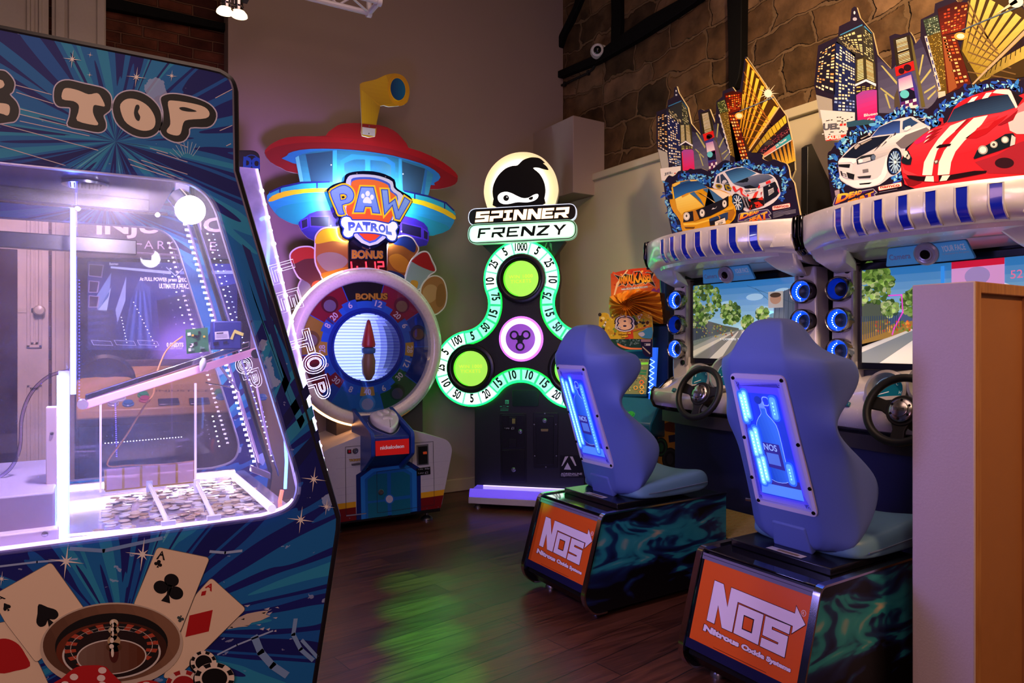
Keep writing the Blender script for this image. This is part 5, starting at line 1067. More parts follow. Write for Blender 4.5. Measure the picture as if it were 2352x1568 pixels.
# resample mid path by length, starting at the top
def resample(p, n):
 L = [0]
 for i in range(len(p)): L.append(L[-1]+math.dist(p[i], p[(i+1) % len(p)]))
 out = []; T = L[-1]; j = 0
 for i in range(n):
  s_ = T*i/n
  while L[j+1] < s_: j += 1
  t = (s_-L[j])/(L[j+1]-L[j]); a, c = p[j % len(p)], p[(j+1) % len(p)]; out.append((a[0]+(c[0]-a[0])*t, a[1]+(c[1]-a[1])*t))
 return out
k0 = min(range(len(pm)), key=lambda i: (abs(pm[i][0])+(10 if pm[i][1] < D else 0)))
pm = pm[k0:]+pm[:k0]
CELLS = ['1000', '5', '25', '10', '75', '15', '50', '5', '100', '5', '25', '10', '50', '5', '20', '15', '10', '10', '15', '20', '5', '50', '10', '25', '5', '100', '5', '50', '15', '75', '10', '25', '5']
N = 33*8; fine = resample(pm, N)
hw = 14.2*S1
def nrm(i):
 a, c = fine[(i-1) % N], fine[(i+1) % N]; t = V((c[0]-a[0], c[1]-a[1])).normalized(); n_ = V((t.y, -t.x)); return n_
A = Art(SP, RP, 0.0008); A.b.m = 0
for ci in range(33):
 i0 = ci*8-4; l1, l2 = [], []
 for j in range(9):
  f = (i0+j) % N; p = V(fine[f]); n_ = nrm(f); g = 0.0
  if j in (0, 8): g = 0
  l1.append(tuple(p+n_*hw)); l2.append(tuple(p-n_*hw))
 waist = ci in (4, 5, 6, 15, 16, 17, 18, 27, 28, 29, 7, 26)
 cw = (0.30, 1.0, 0.62, 1.15) if waist else (0.88, 1.0, 0.94, 1.9)
 ce = (0.03, 0.95, 0.26, 1.3) if waist else (0.25, 1.0, 0.50, 1.6)
 q = grow(l1+l2[::-1], -0.0016);
 A.st(q, ce, L=1); A.st(grow(q, -0.008), cw, L=2)
 f = (ci*8) % N; p = V(fine[f]); n_ = nrm(f); up = n_ if n_.y > -0.12 else -n_; rot = math.degrees(math.atan2(up.y, up.x))-90
 t_ = CELLS[ci]; c = p+up*0.008
 A.text(t_, quad_of(tuple(c), {1: 0.026, 2: 0.054, 3: 0.078, 4: 0.098}[len(t_)], 0.066, rot), '062a16', 0.035, L=4, px=False)
 A.text('%d RPM' % (500-ci*17 if ci else 500), quad_of(tuple(p-up*0.050), 0.062, 0.014, rot), '2a9a5c', 0.0, L=4, px=False)
A.done('number_ring_print', None, 0.3)
b = MB(); b.tube([RP.to3(p, 0.0) for p in spin_path(-0.003)], 0.007, 6, True); b.build('green_edge_light', mat('10ff50', 0.4, emit=9.0, ecol='06ff3c'), SP)
b = MB(); b.tube([RP.to3(p, 0.002) for p in spin_path(30*S1)], 0.005, 6, True); b.build('green_edge_light', mat('10ff50', 0.4, emit=1.4, ecol='06ff3c'), SP)
# round screens in the lobes
for a in (90, 210, 330):
 c = RP.to3((D*math.cos(R(a)), D*math.sin(R(a))), 0.0)
 MB().lathe([(58*S1, 0.0), (57*S1, 0.022), (50*S1, 0.03), (46*S1, 0.026), (42*S1, 0.008), (41*S1, -0.01)], tuple(c), (0, -1, 0), 48).build('screen_bezel', mat('0c0c0e', 0.3), SP, angle=50)
 pl = Plane(c+V((0, -0.012, 0)), (1, 0, 0), (0, 0, 1)); A = Art(SP, pl); A.st(ell((0, 0), 41*S1, 41*S1, 48), (0.42, 0.93, 0.10, 0.80), L=6); r0 = ell((0, 0), 41*S1, 41*S1, 48)
 A.st(ell((0, 0), 41*S1, 41*S1, 30, 110, 260)+ell((2*S1, 0), 39*S1, 39.5*S1, 30, 260, 110), (0.15, 1.0, 0.03, 1.0), L=7)
 for t_, z, w_ in (('WIN 1000', 5, 56), ('TICKETS', -6, 48)): A.text(t_, quad_of((0, z*S1), w_*S1, 8*S1, 2), (0.72, 0.72, 0.06, 0.9), 0.0, L=8, px=False, space=1.1)
 A.done('round_screen', None, 0.15, 0.5)
# purple start button in the middle
c = RP.to3((0, 0), 0.004); MB().lathe([(52*S1, 0), (51*S1, 0.012), (48*S1, 0.014)], tuple(c), (0, -1, 0), 48).build('button_ring', mat('b050ff', 0.3, emit=2.2, ecol='c060ff'), SP, angle=50)
b = MB(); pr = [(48*S1, 0.012), (44*S1, 0.020), (36*S1, 0.028), (34*S1, 0.028)]; b.lathe(pr, tuple(c), (0, -1, 0), 48); b.build('button_glow', mat('f6e4ff', 0.3, emit=1.7, ecol='ead0ff'), SP, angle=60)
MB().lathe([(35*S1, 0.024), (34*S1, 0.032), (0.001, 0.036)], tuple(c), (0, -1, 0), 48).build('start_button', mat('a85ae0', 0.2, emit=0.45, coat=0.5), SP, angle=60)
pl = Plane(c, (1, 0, 0), (0, 0, 1)); b = MB()
for a in (150, 32, 270):
 e_ = ell((16*S1*math.cos(R(a)), 17*S1*math.sin(R(a))), 10.5*S1, 10.5*S1, 24); h_ = ell((16*S1*math.cos(R(a)), 17*S1*math.sin(R(a))), 6.5*S1, 6.5*S1, 24); b.slab(pl, e_, 0.030, 0.039, [h_])
 x = Plane(c, (math.cos(R(a)), 0, math.sin(R(a))), (-math.sin(R(a)), 0, math.cos(R(a)))); b.obox(x, 0, 8*S1, -6*S1, 6*S1, 0.030, 0.0385)
b.build('spinner_logo', mat('0e0b12', 0.4), SP)
# ---- sign: masked head before a glowing disc, two pills
ZS = lambda p: zo(p, 6.818, 1060, 340)
PS = front(YR-0.02)
A = Art(SP, PS, 0.0008); m_ = smooth(ZS([(405, 935), (360, 780), (352, 640), (385, 470), (470, 310), (600, 180), (760, 95), (940, 62), (1110, 80), (1270, 155), (1400, 290), (1480, 440), (1518, 620), (1510, 740), (1470, 880)])[::1], 4, False)
A.slab(SP.px(m_, PS), 0.05, 'e8dcc0', px=False); A.L = 1
A.px(m_, (1.0, 0.78, 0.42, 0.75)); cc = ZS([(930, 640)])[0]
for i, (r_, c_) in enumerate(((80, (1.0, 0.80, 0.40, 0.80)), (76, (1.0, 0.82, 0.42, 0.86)), (72, (1.0, 0.85, 0.46, 0.95)), (68, (1.0, 0.90, 0.58, 1.1)), (64.5, (1.0, 0.96, 0.80, 1.35)))):
 e_ = [p for p in ell((cc[0]-1, cc[1]), r_, r_*1.02, 60) if p[1] < 476]; A.px(e_, c_, L=2+i)
head = smooth(ZS([(555, 930), (505, 800), (488, 680), (510, 560), (580, 430), (690, 325), (800, 282), (880, 272), (960, 195), (1060, 155), (1140, 148), (1230, 165), (1310, 235), (1278, 240), (1330, 285), (1365, 345), (1290, 335), (1200, 310), (1125, 318), (1220, 400), (1290, 520), (1318, 660), (1300, 790), (1255, 900)]), 3)
A.px(head, '0d0a0b', L=9)
A.px(smooth(ZS([(570, 790), (580, 740), (630, 700), (710, 688), (790, 710), (870, 750), (960, 785), (1050, 780), (1130, 735), (1190, 720), (1208, 745), (1190, 790), (1130, 830), (1030, 852), (880, 850), (760, 875), (670, 880), (600, 850)]), 4), (1, 0.97, 0.9, 1.5), L=10)
A.px(ell(ZS([(703, 785)])[0], 6.6, 6.8, 24), '14100c', L=11); A.px(ell(ZS([(716, 771)])[0], 1.4, 1.4, 10), (1, 1, 1, 1.0), L=12); A.px(smooth(ZS([(1055, 790), (1085, 770), (1120, 765), (1118, 800), (1090, 815), (1062, 808)]), 3), '14100c', L=11)
A.done('head_sign', None, 0.3)
def pill(pts, pl, c, th, e, rimc, name, rime):
 q = SP.px(pts, pl); q = rounded(q, 0.115, 9); A = Art(SP, pl, 0.0008); A.slab(q, th, rimc, rime, px=False); A.st(grow(q, -0.006), c, e, L=1); return A, q
PS2 = front(YR-0.06)
A, q = pill(ZS([(105, 950), (1800, 860), (1800, 1130), (105, 1220)]), PS2, '131012', 0.05, 0.0, (0.75, 0.85, 1.0, 0.7), 'x', 0.7)
for ch, (x0, x1) in zip('SPINNER', ((215, 440), (438, 655), (655, 800), (808, 1028), (1030, 1255), (1252, 1450), (1455, 1690))):
 f = lambda x: 1160-(x-215)*0.052; g = lambda x: 1000-(x-215)*0.052; sl = 12
 fn = persp(ZS([(x0, f(x0)), (x1-sl-10, f(x1)), (x1, g(x1)), (x0+sl+10, g(x0))]))
 T_ = {'S': [[(0, 0), (1, 0), (1, .6), (.3, .6), (.3, .78), (1, .78), (1, 1), (0, 1), (0, .4), (.72, .4), (.72, .22), (0, .22)]], 'P': [[(0, 0), (.28, 0), (.28, .3), (1, .3), (1, 1), (0.08, 1), (0.08, .78), (.74, .78), (.74, .5), (0, .5)]], 'I': [[(0, 0), (1, 0), (1, .22), (.68, .22), (.68, .78), (1, .78), (1, 1), (0, 1), (0, .78), (.32, .78), (.32, .22), (0, .22)]], 'N': [[(0, 0), (.26, 0), (.26, .62), (.7, 0), (1, 0), (1, 1), (.74, 1), (.74, .38), (.3, 1), (0, 1)]], 'E': [[(0, 0), (1, 0), (1, .22), (.28, .22), (.28, .4), (.9, .4), (.9, .6), (.28, .6), (.28, .78), (1, .78), (1, 1), (0, 1)]], 'R': [[(0, 0), (.26, 0), (.26, .3), (.45, .3), (.7, 0), (1, 0), (.78, .3), (1, .38), (1, 1), (.06, 1), (.06, .78), (.74, .78), (.74, .5), (0, .5)]]}[ch]
 for pg in T_: A.px([fn(*p) for p in pg], (1.0, 0.93, 0.80, 1.7), L=3); A.px(grow([fn(*p) for p in pg], 0.7), (1.0, 0.62, 0.25, 0.5), L=2)
A.done('name_pill_sign', None, 0.3)
PS3 = front(YR-0.09)
A, q = pill(ZS([(97, 1190), (1805, 1110), (1805, 1425), (97, 1510)]), PS3, '0a1a0e', 0.06, 0.0, (0.45, 0.9, 0.6, 0.25), 'x', 0.3)
g_ = grow(q, -0.013); A.st(g_, (0.42, 0.95, 0.52, 1.0), L=2); A.grad(grow(q, -0.024), (0.55, 0.95, 0.65, 1.15), (0.86, 1.0, 0.86, 1.35), (0.3, -1), L=3, st=True)
for ch, (x0, x1) in zip('FRENZY', ((250, 458), (468, 690), (702, 910), (925, 1165), (1172, 1385), (1420, 1648))):
 f = lambda x: 1412-(x-250)*0.042; g = lambda x: 1258-(x-250)*0.046; sl = 26
 if ch == 'Y': f0 = f
 fn = persp(ZS([(x0, f(x0)), (x1-sl, f(x1)), (x1, g(x1)), (x0+sl, g(x0))]))
 T_ = {'F': [(0, 0), (.2, 0), (.2, .4), (.62, .4), (.62, .58), (.2, .58), (.2, .82), (1, .82), (1, 1), (0, 1)], 'R': [(0, 0), (.18, 0), (.18, .36), (.4, .36), (.72, 0), (1, 0), (.68, .36), (1, .4), (1, 1), (.05, 1), (.05, .82), (.8, .82), (.8, .54), (0, .54)], 'E': [(0, 0), (1, 0), (1, .18), (.2, .18), (.2, .42), (.85, .42), (.85, .58), (.2, .58), (.2, .82), (1, .82), (1, 1), (0, 1)], 'N': [(0, 0), (.2, 0), (.2, .66), (.76, 0), (1, 0), (1, 1), (.8, 1), (.8, .34), (.24, 1), (0, 1)], 'Z': [(0, 0), (1, 0), (1, .18), (.36, .18), (1, .84), (1, 1), (0, 1), (0, .82), (.64, .82), (0, .16)], 'Y': [(.42, 0), (.6, 0), (.6, .4), (1, 1), (.74, 1), (.5, .58), (.22, 1), (-.04, 1), (.42, .42)]}[ch]
 A.px([fn(*p) for p in T_], '0b160b', L=5)
A.done('lower_pill_sign', None, 0.3)
# ---- bracket under the sign, with maker's mark
q = SP.px([(1105, 560), (1298, 553), (1262, 605), (1150, 605)], front(YR+0.05)); b = MB(); b.slab(front(YR+0.05), q, -0.1, 0); b.build('sign_bracket', mat('0e1410', 0.5), SP)
A = Art(SP, front(YR+0.045)); ZG = lambda p: zo(p, 2.614, 980, 330)
A.px(ZG([(716, 595), (726, 592), (712, 630), (703, 632)]), '6a8a7a'); A.px(ZG([(738, 592), (752, 600), (752, 645), (738, 612)]), '6a8a7a'); A.px(ZG([(727, 620), (736, 640), (716, 642)]), '6a8a7a'); A.done('maker_logo', None)
# ---- lower cabinet
ZC = lambda p: zo(p, 4.6125, 1040, 880)
PC = front(0.13); xl, zt = SP.px(ZC([(232, 240)]), PC)[0]; zb_ = SP.px(ZC([(240, 1068)]), PC)[0][1]
xw = 0.40
b = MB(); b.box(xl, -xl+0.02, 0.13, 0.58, 0.10, 1.12); low = b.build('lower_cabinet', mat('0d0d12', 0.45), SP, bevel=0.006)
b = MB(); b.box(-0.2, 0.2, 0.27, 0.55, 1.0, 2.5); b.build('rear_column', BLACK, SP)
def cpl(pts, d, nm, m, par, r=0.012, y=0.13):
 pl = front(y); b = MB(); b.slab(pl, rounded(SP.px(ZC(pts), pl), r, 4), -0.002, d); return b.build(nm, m, par, bevel=0.002)
DK = mat('08080b', 0.35); DK2 = mat('101014', 0.3)
cpl([(632, 70), (908, 68), (908, 244), (632, 244)], 0.008, 'card_reader', mat('0b2a18', 0.25), low)
d1 = cpl([(498, 318), (778, 318), (782, 1055), (512, 1055)], 0.006, 'coin_door', DK, low); cpl([(520, 335), (760, 335), (765, 680), (520, 690)], 0.010, 'upper_panel', DK2, d1); cpl([(522, 705), (765, 700), (770, 1040), (530, 1042)], 0.010, 'lower_panel', DK2, d1)
cpl([(600, 355), (675, 355), (676, 440), (600, 440)], 0.014, 'coin_entry', mat('16161c', 0.3), d1, 0.004); cpl([(632, 372), (665, 372), (665, 425), (632, 425)], 0.017, 'coin_slot', mat('6a6238', 0.3, emit=0.15), d1, 0.003)
cpl([(600, 590), (678, 590), (678, 668), (600, 668)], 0.014, 'return_cup', mat('14141a', 0.3), d1, 0.004)
d2 = cpl([(850, 312), (1118, 312), (1112, 900), (858, 900)], 0.006, 'ticket_door', DK, low); cpl([(880, 345), (1072, 345), (1072, 862), (885, 862)], 0.012, 'inner_panel', DK2, d2); cpl([(935, 482), (1015, 482), (1012, 508), (940, 508)], 0.017, 'ticket_slot', mat('7a6a4a', 0.4), d2, 0.004)
for u, v in ((716, 511), (644, 914), (974, 396)): lockb(*ZC([(u, v)])[0], 0.018, 0.116, SP, low)
b = MB()
for u, v in ((975, 320), (862, 437), (1092, 436), (868, 770), (1098, 770), (986, 886)):
 q = SP.p3(*ZC([(u, v)])[0], front(0.124)); b.lathe([(0.006, 0), (0.005, 0.004), (0.001, 0.005)], tuple(q), (0, -1, 0), 10)
b.build('door_screw', STEEL, d2)
A = Art(SP, front(0.1295)); A.px(ZC([(555, 176), (593, 176), (593, 218), (555, 218)]), '49b08a', 0.08); A.text('D', ZC([(563, 212), (584, 212), (584, 188), (563, 188)]), '0a1a14', 0.03, L=2)
for i, (x0, x1, y_) in enumerate(((500, 520, 240), (530, 560, 238), (570, 592, 240), (528, 565, 255), (505, 592, 268), (503, 590, 280), (503, 588, 288))): A.px(ZC([(x0, y_+10 if i in (0, 2) else y_+3), (x1, y_+10 if i in (0, 2) else y_+3), (x1, y_), (x0, y_)]), '3a9a78', 0.04)
A.px(ZC([(545, 458), (675, 458), (675, 488), (545, 488)]), '060607', L=30);
for t_, q in (('1 play', [(555, 482), (605, 482), (605, 464), (555, 464)]), ('£1', [(625, 486), (652, 486), (652, 460), (625, 460)])): A.text(t_, ZC(q), 'b8b8c0', 0.0, L=31)
A.px(ZC([(1135, 762), (1420, 762), (1420, 1000), (1135, 1000)]), '08080c', L=2); A.px(ZC([(1190, 775), (1225, 772), (1165, 870), (1150, 878)]), 'b9b5c8', L=3); A.px(ZC([(1216, 838), (1256, 915), (1178, 912)]), 'b9b5c8', L=3); A.px(ZC([(1240, 775), (1270, 775), (1310, 870), (1295, 875)]), 'b9b5c8', L=3)
A.text('ADRENALINE', ZC([(1146, 968), (1370, 968), (1370, 948), (1146, 948)]), 'b9b5c8', 0.015, L=3); A.text('aagames.com', ZC([(1146, 988), (1330, 988), (1330, 972), (1146, 972)]), 'b9b5c8', 0.0, L=3); A.done('cabinet_print', low)
# ---- glowing plinth
q = lambda u, v, y: SP.p3(*ZC([(u, v)])[0], front(y))
zt1, zf, zm, zbt = q(240, 1072, 0.13).z, q(180, 1130, -0.10).z, q(175, 1205, -0.11).z, q(170, 1272, -0.11).z
x0 = q(170, 1250, -0.11).x; x1 = -x0+0.05
pl = side_r(x0); b = MB(); b.slab(pl, [(0.13, zt1), (-0.02, zt1-0.004), (-0.085, zf+0.01), (-0.105, zf-0.02), (-0.11, zm), (0.13, zm)], 0, x1-x0); b.build('light_plinth', mat('8a74ff', 0.22, emit=0.62, ecol='6a50ff', coat=0.5), SP, bevel=0.004)
b = MB(); b.box(x0-0.004, x1+0.004, -0.112, 0.10, zbt, zm); b.build('plinth_base', mat('a9a3ac', 0.35), SP, bevel=0.004)
b = MB(); b.box(x0+0.06, x1-0.06, 0.10, 0.112, zt1-0.012, zt1+0.004); b.build('plinth_light', mat('e8dcff', 0.4, emit=1.6, ecol='c8b8ff'), SP)
for x in (x0+0.06, x1-0.06): foot(SP, x, -0.06, zbt+0.01)
for x in (x0+0.16, x1-0.16): caster(SP, x, 0.0, 0.03)
for x in (x0+0.06, x1-0.1): foot(SP, x, 0.5, 0.12)
# ================================================================ racing cabinets and their seats
SILV = mat('cdc6cb', 0.26, 0.2, coat=0.5); SILVD = mat('a09ba2', 0.3, 0.35, coat=0.4); BLUEP = mat('0d1e86', 0.18, coat=0.6, emit=0.10, ecol='0a1cff')
ZK = lambda p: zo(p, 6.533, 1500, 130); ZN = lambda p: zo(p, 6.918, 1510, 350)        # first board: skyline / cars
ZM = lambda p: zo(p, 4.780, 1860, 0); ZQ = lambda p: zo(p, 4.983, 1880, 180)          # second board
def windows(A, quad, nx, nz, cols, e=0.0, fill=0.7, L=3, rs=random, wz=0.55, px=True):
 fn = persp(A.P(quad) if px else quad)
 for i in range(nx):
  for j in range(nz):
   if rs.random() > fill: continue
   u0, v0 = (i+0.16)/nx, (j+0.22)/nz; u1, v1 = (i+0.84)/nx, (j+0.22+wz)/nz
   A.st([fn(u0, v0), fn(u1, v0), fn(u1, v1), fn(u0, v1)], rs.choice(cols), e, L)
def flames(A, pts, rs, n=60, L=2, s=14):
 """wisps of blue fire scattered along a path"""
 cs = ['1a2f8a', '2350b4', '2f74cc', '58a8dc', '8fd0ea']
 for k in range(n):
  t = rs.random()*(len(pts)-1); i = int(t); f = t-i; u, v = pts[i][0]*(1-f)+pts[i+1][0]*f+rs.gauss(0, s*0.45), pts[i][1]*(1-f)+pts[i+1][1]*f+rs.gauss(0, s*0.45)
  r = rs.uniform(0.35, 0.95)*s; a = rs.uniform(0, 6.3); q = []; ka = rs.uniform(0.3, 0.6)
  for j in range(7):
   b = j*0.9; rr = r*(0.55+0.6*rs.random()); x, y = rr*math.cos(b), rr*ka*math.sin(b); q.append((u+x*math.cos(a)-y*math.sin(a), v+x*math.sin(a)+y*math.cos(a)))
  m_ = k/n; c = cs[min(4, int(m_*5.2))]
  if m_ > 0.6: q = [(u+(x-u)*0.55, v+(y-v)*0.55) for x, y in q]
  A.px(smooth(q, 2), c, L=L+int(m_*5))
def skyline(A, Z, rs, full):
 """night city board; Z maps zoom coordinates of that board"""
 dk = '1f1a30'
 A.L = 1
def city_one(th):
 pl = front(0.21); A = Art(th, pl, 0.0004); rs = random.Random(21)
 out = ZK([(52, 830), (215, 770), (222, 655), (310, 600), (318, 470), (355, 445), (385, 545), (520, 765), (570, 1000), (716, 1180), (695, 1000), (672, 810), (722, 787), (772, 810), (848, 785), (872, 850), (930, 995), (948, 800), (945, 680), (1040, 600), (1045, 520), (1190, 455), (1240, 525), (1305, 490), (1345, 250), (1380, 0), (1400, 5), (1800, 590), (1895, 740), (2000, 890), (2060, 1150), (2110, 1400), (2130, 1700), (2050, 1900), (200, 1900), (130, 1700), (48, 1280)])
 A.slab(out, 0.012, 'c8b890'); A.px(out, '231c30', L=1)
 A.grad(ZK([(585, 1120), (716, 1185), (945, 1000), (1160, 1480), (1150, 1700), (600, 1700)]), '6a6a86', '2c2a48', L=2)
 for p_ in ([(640, 1140), (660, 1140), (790, 1350), (778, 1380)], [(970, 1000), (990, 1010), (965, 1220), (950, 1200)], [(985, 1350), (1060, 1215), (1072, 1225), (1000, 1375)], [(640, 1380), (770, 1505), (760, 1520), (635, 1395)], [(1030, 1455), (1110, 1395), (1118, 1408), (1035, 1475)], [(1060, 1530), (1130, 1450), (1140, 1460), (1070, 1545)], [(680, 1440), (700, 1440), (760, 1640), (745, 1640)]): A.px(ZK(p_), 'a8a86a', L=3)
 A.px(ZK([(68, 880), (205, 800), (230, 1450), (75, 1340)]), '1c1a2a', L=3); A.px(ZK([(205, 800), (250, 900), (400, 1000), (425, 1600), (235, 1600)]), '1d2350', L=3)
 windows(A, ZK([(75, 1350), (225, 1450), (212, 830), (72, 900)]), 4, 17, ['f4d9a0', 'f0e6d0', 'e0a860'], fill=0.55, rs=rs, L=4); windows(A, ZK([(238, 1560), (420, 1560), (385, 960), (215, 830)]), 6, 18, ['f4ead0', 'f8f2e8', 'e8cfa0'], fill=0.62, rs=rs, L=4)
 windows(A, ZK([(240, 1700), (425, 1720), (420, 1560), (238, 1480)]), 5, 6, ['8fb0dc', 'e8e0d4', '6f8cc4'], fill=0.75, rs=rs, L=4)
 A.px(ZK([(215, 790), (430, 665), (440, 1010), (400, 1010), (260, 900)]), '2c2e30', L=3); A.px(ZK([(430, 665), (520, 790), (560, 1100), (445, 1010)]), '33362c', L=3)
 windows(A, ZK([(300, 900), (430, 1000), (430, 690), (220, 800)]), 8, 10, ['e8dca8', 'cfc08c'], fill=0.6, rs=rs, L=4); windows(A, ZK([(440, 1000), (550, 1050), (505, 780), (432, 690)]), 5, 12, ['d8d0a0', '9a9a70'], fill=0.6, rs=rs, L=4)
 A.px(ZK([(405, 1000), (480, 1050), (570, 1010), (600, 1340), (500, 1260), (412, 1310)]), '3a3622', L=4)
 windows(A, ZK([(412, 1300), (492, 1255), (478, 1020), (405, 1030)]), 1, 14, ['f0e6b8', 'e8dca0'], fill=0.95, rs=rs, L=5, wz=0.45); windows(A, ZK([(492, 1255), (595, 1320), (560, 1030), (480, 1020)]), 1, 14, ['efe4b4', 'd8c88c'], fill=0.95, rs=rs, L=5, wz=0.45)
 A.px(ZK([(412, 1312), (492, 1262), (600, 1325), (600, 1350), (492, 1285), (412, 1335)]), 'e4e4f0', L=6); windows(A, ZK([(420, 1400), (600, 1380), (598, 1340), (415, 1330)]), 4, 3, ['d8c878', '8a8a4a'], fill=0.9, rs=rs, L=5)
 A.grad(ZK([(432, 1425), (470, 1395), (590, 1392), (612, 1420), (628, 1700), (450, 1710)]), 'e0185c', 'a04aa0', L=6); A.px(ZK([(436, 1440), (446, 1440), (460, 1700), (450, 1700)]), 'e82a2a', L=7)
 A.px(ZK([(320, 600), (330, 500), (352, 460), (372, 540), (380, 600)]), '2a2840', L=2); A.px(ell(ZK([(348, 515)])[0], 1.4, 2.4, 10), 'd8dce8', L=3); A.px(ell(ZK([(350, 575)])[0], 2.4, 2, 10), 'b8bccc', L=3); A.line(ZK([(235, 745), (425, 665)]), 0.006, '3a7fb0', L=3); A.line(ZK([(440, 680), (510, 775)]), 0.005, '3a7fb0', L=3)
 A.px(ZK([(75, 1385), (215, 1440), (235, 1600), (240, 1720), (140, 1720)]), 'a8a49c', L=5); A.px(ZK([(110, 1680), (420, 1640), (420, 1860), (130, 1860)]), 'e4dcd8', L=6); A.text('JEL', ZN([(120, 372), (245, 340), (245, 300), (112, 330)]), '7a7a80', 0.05, L=7); A.px(ZN([(275, 345), (296, 338), (298, 322), (272, 325)]), 'c8282c', L=7)
 A.px(ZK([(705, 850), (845, 815), (880, 880), (920, 1120), (750, 1180)]), '2a2418', L=3); windows(A, ZK([(755, 1165), (905, 1110), (848, 830), (712, 865)]), 1, 17, ['e6dcae', 'f0e8cc', 'c8bc84'], fill=0.95, rs=rs, L=4, wz=0.5)
 A.px(ZK([(748, 1165), (905, 1110), (925, 1210), (775, 1270)]), 'd2201c', L=5); A.px(ell(ZK([(850, 1195)])[0], 7, 5, 14), '2c1014', L=6); A.px(ell(ZK([(835, 1215)])[0], 5, 4, 14), '2c1014', L=6)
 A.px(ZK([(785, 1270), (905, 1225), (935, 1400), (955, 1600), (835, 1600)]), '3a3488', L=6); A.grad(ZK([(795, 1300), (905, 1270), (935, 1400), (815, 1440)]), 'e8d8e0', 'b880b8', L=7); A.px(ZK([(890, 1410), (938, 1400), (950, 1470), (905, 1450)]), 'a03a90', L=7)
 A.px(ZK([(815, 1445), (935, 1410), (950, 1540), (835, 1560)]), '15122a', L=7); A.px(ell(ZK([(858, 1468)])[0], 6.5, 7, 24), '62c4d0', L=8)
 A.px(ZK([(835, 1600), (930, 1560), (970, 1700), (845, 1720)]), '5a2466', L=7)
 for i in range(4):
  for j in range(2):
   if (i+j) % 2: A.px(ZK([(842+i*32, 1610+j*40-i*8), (870+i*32, 1602+j*40-i*8), (872+i*32, 1640+j*40-i*8), (845+i*32, 1648+j*40-i*8)]), 'e8e0ea', L=8)
 A.px(ZK([(905, 1240), (960, 1290), (1040, 1600), (960, 1600)]), '6a5a70', L=5); A.px(ZK([(870, 860), (935, 1180), (1050, 1580), (1000, 1600), (920, 1140)]), '5a5230', L=4)
 A.px(ZK([(955, 690), (1075, 640), (1130, 820), (1010, 860)]), '3c4424', L=4); windows(A, ZK([(1010, 855), (1125, 815), (1075, 650), (960, 700)]), 6, 9, ['a8b468', 'd0d08c', '6a7840'], fill=0.65, rs=rs, L=5)
 A.px(ZK([(1000, 850), (1130, 820), (1310, 1560), (1170, 1480)]), '6a5420', L=4)
 for k in range(150):
  f, g = rs.random(), rs.random(); u = 1000+f*130+g*165; v = 850-f*30+g*640; A.px(ell(ZK([(u, v)])[0], 0.7, 0.8, 6), rs.choice(['e8c050', 'c89a30', 'f4dc84']), L=5)
 A.px(ZK([(985, 870), (1005, 865), (1165, 1440), (1145, 1455)]), 'd6d2cc', L=6)
 for k in range(7): u, v = 1000+k*22, 930+k*80; A.px(ZK([(u-4, v-18), (u+6, v-20), (u+16, v+18), (u+6, v+22)]), '2c3478', L=7)
 A.grad(ZK([(1070, 560), (1200, 515), (1335, 540), (1330, 800), (1140, 860)]), '6e1c0c', '3a0c08', L=5)
 windows(A, ZK([(1135, 830), (1320, 770), (1335, 550), (1085, 580)]), 7, 8, ['ff8a2c', 'e2541a', 'ffc45a', 'c83a14'], fill=0.75, rs=rs, L=6)
 A.px(ZK([(1130, 860), (1255, 850), (1450, 1600), (1240, 1580)]), '5a160a', L=5); windows(A, ZK([(1330, 1560), (1440, 1540), (1250, 870), (1140, 870)]), 3, 14, ['ff9c3c', 'ffd07c', 'd8541c'], fill=0.8, rs=rs, L=6)
 A.px(ZK([(1150, 1000), (1180, 1000), (1330, 1560), (1240, 1580)]), '8a4a1c', L=5)
 tow = ZK([(1390, 30), (1410, 30), (1600, 300), (1800, 590), (1895, 740), (2000, 890), (2025, 1000), (1740, 1250), (1420, 1440), (1300, 1000), (1340, 520), (1395, 110)])
 A.px(tow, '4a2c08', L=5)
 apex = (1420, 1440)
 for i, (x, y, w_) in enumerate([(1445, 95, 38), (1510, 200, 42), (1575, 320, 46), (1650, 430, 50), (1705, 640, 46), (1850, 740, 60), (1360, 560, 26)]):
  b_ = (1310+i*26, 1080+i*60) if i < 6 else (1330, 900); A.grad(ZK([(x-w_*0.5, y), (x+w_*0.5, y+w_*0.5), (b_[0]+10, b_[1]), (b_[0]-4, b_[1]-10)]), 'd09018', 'ffd040', L=6, e=0.02)
 for i in range(8): A.line(ZK([(1370-i*4, 230+i*140), (1400+i*70, 330+i*125+40), (1640+i*45, 800+i*65)][0:3:2]), 0.004, 'b06a28', L=7)
 A.line(ZK([(1395, 40), (1600, 310), (1880, 740)]), 0.007, 'e8a83c', L=8); A.px(ZK([(1895, 740), (1905, 760), (1450, 1420), (1440, 1400)]), 'd8b878', L=8)
 A.px(ZK([(1910, 770), (2000, 890), (2025, 1000), (1470, 1440)]), '2c1418', L=7); A.grad(ZK([(1990, 880), (2010, 990), (1640, 1330), (1560, 1440), (1480, 1440), (1740, 1100)]), '8a6a10', 'ecc838', L=8, d=(1, 0))
 for i in range(9): A.line(ZK([(1560+i*52, 1420-i*50), (1530+i*50, 1360-i*56)]), 0.003, '3a2408', L=9)
 for k in range(40): f = rs.random(); A.px(ell(ZK([(1650+f*380+rs.uniform(-20, 40), 1390-f*330+rs.uniform(-10, 70))])[0], 0.7, 0.7, 6), rs.choice(['c8485c', 'e07a7a', '7a2a4a']), L=9)
 A.px(ZK([(1560, 1445), (2030, 1010), (2060, 1160), (1700, 1400)]), '2a1420', L=8);
